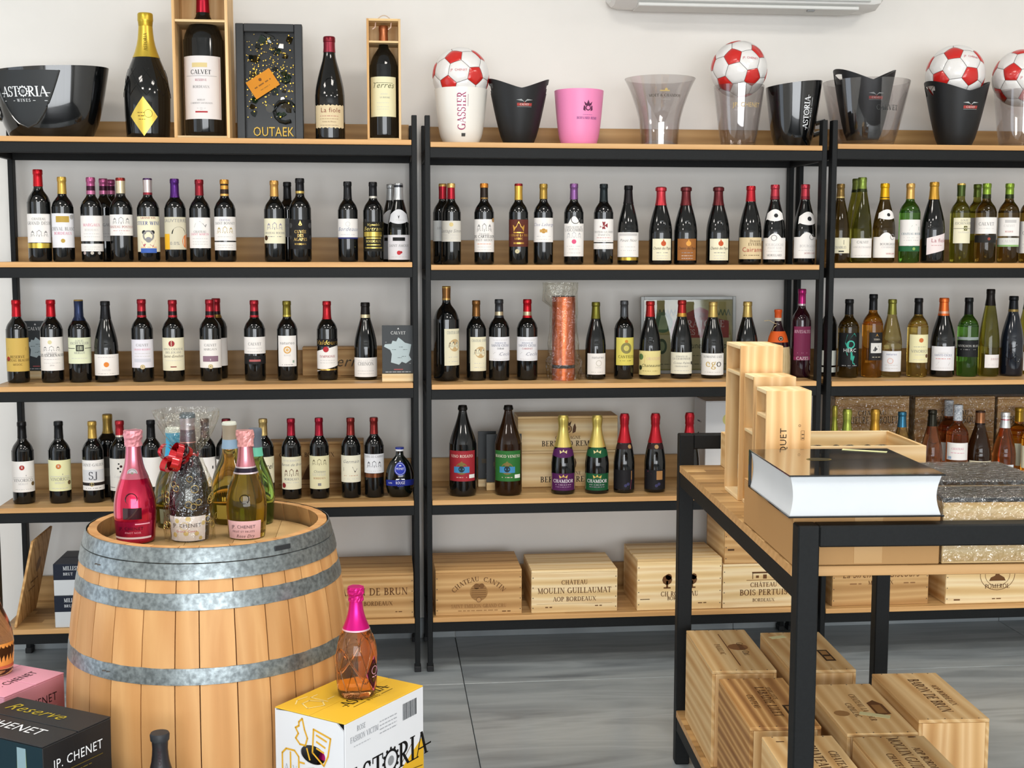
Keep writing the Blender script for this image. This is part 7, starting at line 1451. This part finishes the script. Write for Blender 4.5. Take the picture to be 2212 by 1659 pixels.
low_crate('crate lettered in three inverted lines beside the front leg', .252, .426, -.95, -1.27, s7, m=PINED)
# single-bottle boxes standing on the table, open to one side
def tbox(label, x0, x1, y1, y0, h, divs, inner=None):
    return bottle_box('bottle_box', label, tp(x0, y1, TZ+.0006), TR-PI/2, y1-y0, x1-x0, h, .009, divs, woodm=PINEV, group='single-bottle pine boxes on the steel table')
b1 = tbox('tallest open pine bottle box with a bottle inside', .050, .162, -.405, -.575, 1.37-TZ, [.33])
b2 = tbox('middle open pine bottle box between two others', .058, .166, -.582, -.692, 1.30-TZ, [.19])
b3 = tbox('shortest open pine bottle box with vertical lettering', .055, .165, -.725, -.835, 1.28-TZ, [.25])
P = Print().text('PRIEURE MARQUET', .050, .02, .0155, '#2a1e14', 'sans', 'l', maxw=.235, rot=PI/2).text('BARDIN', .082, .085, .010, '#4a3824', 'sans', 'l', rot=PI/2, maxw=.05).text('CHATEAU', .028, .04, .010, '#4a3824', 'sans', 'l', rot=PI/2, maxw=.06)
P.ring(.070,.075,.018,.0016,'#2a1e14',2,20,60,200).ring(.082,.235,.003,.0008,'#4a3824',2).line([(.086,.2),(.094,.2),(.094,.222),(.086,.222),(.086,.2)],.0006,'#4a3824').greek(.0875,.093,.203,.004,'#4a3824').greek(.0875,.093,.212,.004,'#4a3824')
put('stencil', P.mesh('stencil', flat((.110,0,0),(0,1,0),(0,0,1))), b3)
q = tp(.103, -.49, TZ+.0108); bottle_at(q, .034, .295, 'bg', 'blk', [(.80,'#3a2a20')], [(.12,.34,'cr',70,-70,[('R',-.8,.8,.4,.6,'g')]),(.60,.68,'#c9cfae',70,-70,[],'neck_label')], 'dark bottle with cream labels inside the tallest pine box', 'bottles on the steel table', 21)
lb = thing('crate_lid', 'thin pine lid leaning against the shortest bottle box', 'crate lid', tp(.205,-.70,TZ+.0008), TR); MB().box(-.003,.003,-.05,.05,0,.295,bev=.0008).build('board', PINEV, lb, False, rot=(0,-.105,0))
# open crate of lying bottles
oc = crate('open pine crate of bottles lying on the steel table', tp(.125,-.325,TZ+.0008), TR, .525, .315, .105, None, lid=False, nails=False, m=PINE, open_top=True, group='pine crates on the steel table')
put('stencil', Print().poly([(-.03,.05),(-.02,.05),(-.02,.07),(-.03,.07)],'#2a1e14').rect(.0,.004,.03,.06,'#2a1e14').greek(-.05,.0,.02,.006,INK).mesh('stencil', lambda u, v, e: Vector((-.0004-e,.16-u,v))), oc)
for k in range(5):
    x = .185+k*.098; q = tp(x, -.285, TZ+.0508); t_ = bottle_at(q, .037, .255, 'bg', 'blk', [(.80,'#2a2a2c')], [(.08,.45,'w',60,180,[('G',.5,.06,'g')])], 'dark wine bottle lying in the open crate', 'bottles lying in the open crate', 30+k)
    t_.rotation_euler = (-PI/2, 0, TR)
# cardboard box, thick book
cbx = carton('plain brown cardboard box under the thick book', tp(.002,-1.283,TZ+.0008), TR, .313, .44, .109, KRAFT, KRAFT, None, seam='x')
MB().box(.13,.19,-.0008,.0,.004,.108).build('tape_strip', mat('#c69a62',.35), cbx, False)
bk_ = thing('book', 'very thick black-covered book lying on the cardboard box', 'book', tp(-.020,-1.325,TZ+.1108), TR); BW, BD, BT = .326, .352, .089
COV = mat('#141516', .12, coat=.8)
MB().box(0,BW,0,BD,0,.0035,bev=.0008).build('back_cover', COV, bk_, False); MB().box(0,BW,0,BD,BT-.0035,BT,bev=.0008).build('front_cover', COV, bk_, False)
mb = MB(); n = 8
for j in range(n+1):
    q_ = j/n; z = .0036+(BT-.0072)*q_; ins = .010*math.sin(q_*PI)
    mb.v += [(.004+ins*.6, .006, z), (BW-.006-ins, .006, z), (BW-.006-ins, BD-.004, z), (.004+ins*.6, BD-.004, z)]
for j in range(n):
    for k in range(4): a, b = 4*j+k, 4*j+(k+1) % 4; mb.f.append((a,b,b+4,a+4)); mb.m.append(0)
mb.f += [(3,2,1,0), tuple(4*n+k for k in range(4))]; mb.m += [0,0]
PAGES = speckle('page_block', '#d2d6da', '#dce0e4', 3, .6); mb.build('pages', PAGES, bk_, True, 50)
MB().box(0,.006,BD-.006,BD,.003,BT-.003).build('spine', COV, bk_, False)
put('cover_print', Print().disc(.12,.20,.028,'#6a5a24',1,24,ry=.018).disc(.12,.20,.023,'#2a2616',2,24,ry=.014).mesh('cover_print', flat((0,0,BT),(1,0,0),(0,1,0))), bk_)
MB().box(-.05,.05,-.008,.008,0,.0005).build('tape_strip', mat('#d8d8a0',.6), bk_, False, loc=(.26,.315,BT+.0003), rot=(0,0,-.45))
# shrink-wrapped cases beside the book
DKF = mat('#3a3d42', .25, coat=.5)
def f_ch(P, w, h): P.text('CHÂTEAU', .14-w/2+.03, .62*h, .013, '#3a2a1a', 'serif', 'l', track=.25).text('LAFITTE', .14-w/2+.04, .42*h, .013, '#3a2a1a', 'serif', 'l', track=.25)
crate('wrapped flat pine case lettered beside the book', tp(.322,-1.278,TZ+.0008), TR, .30, .13, .140, f_ch, nails=False, wrap=True, mtop=DKF, group='pine crates on the steel table')
crate('wrapped flat pine case behind the lettered one', tp(.322,-1.02,TZ+.0008), TR, .345, .26, .128, None, nails=False, wrap=True, mtop=DKF, group='pine crates on the steel table')
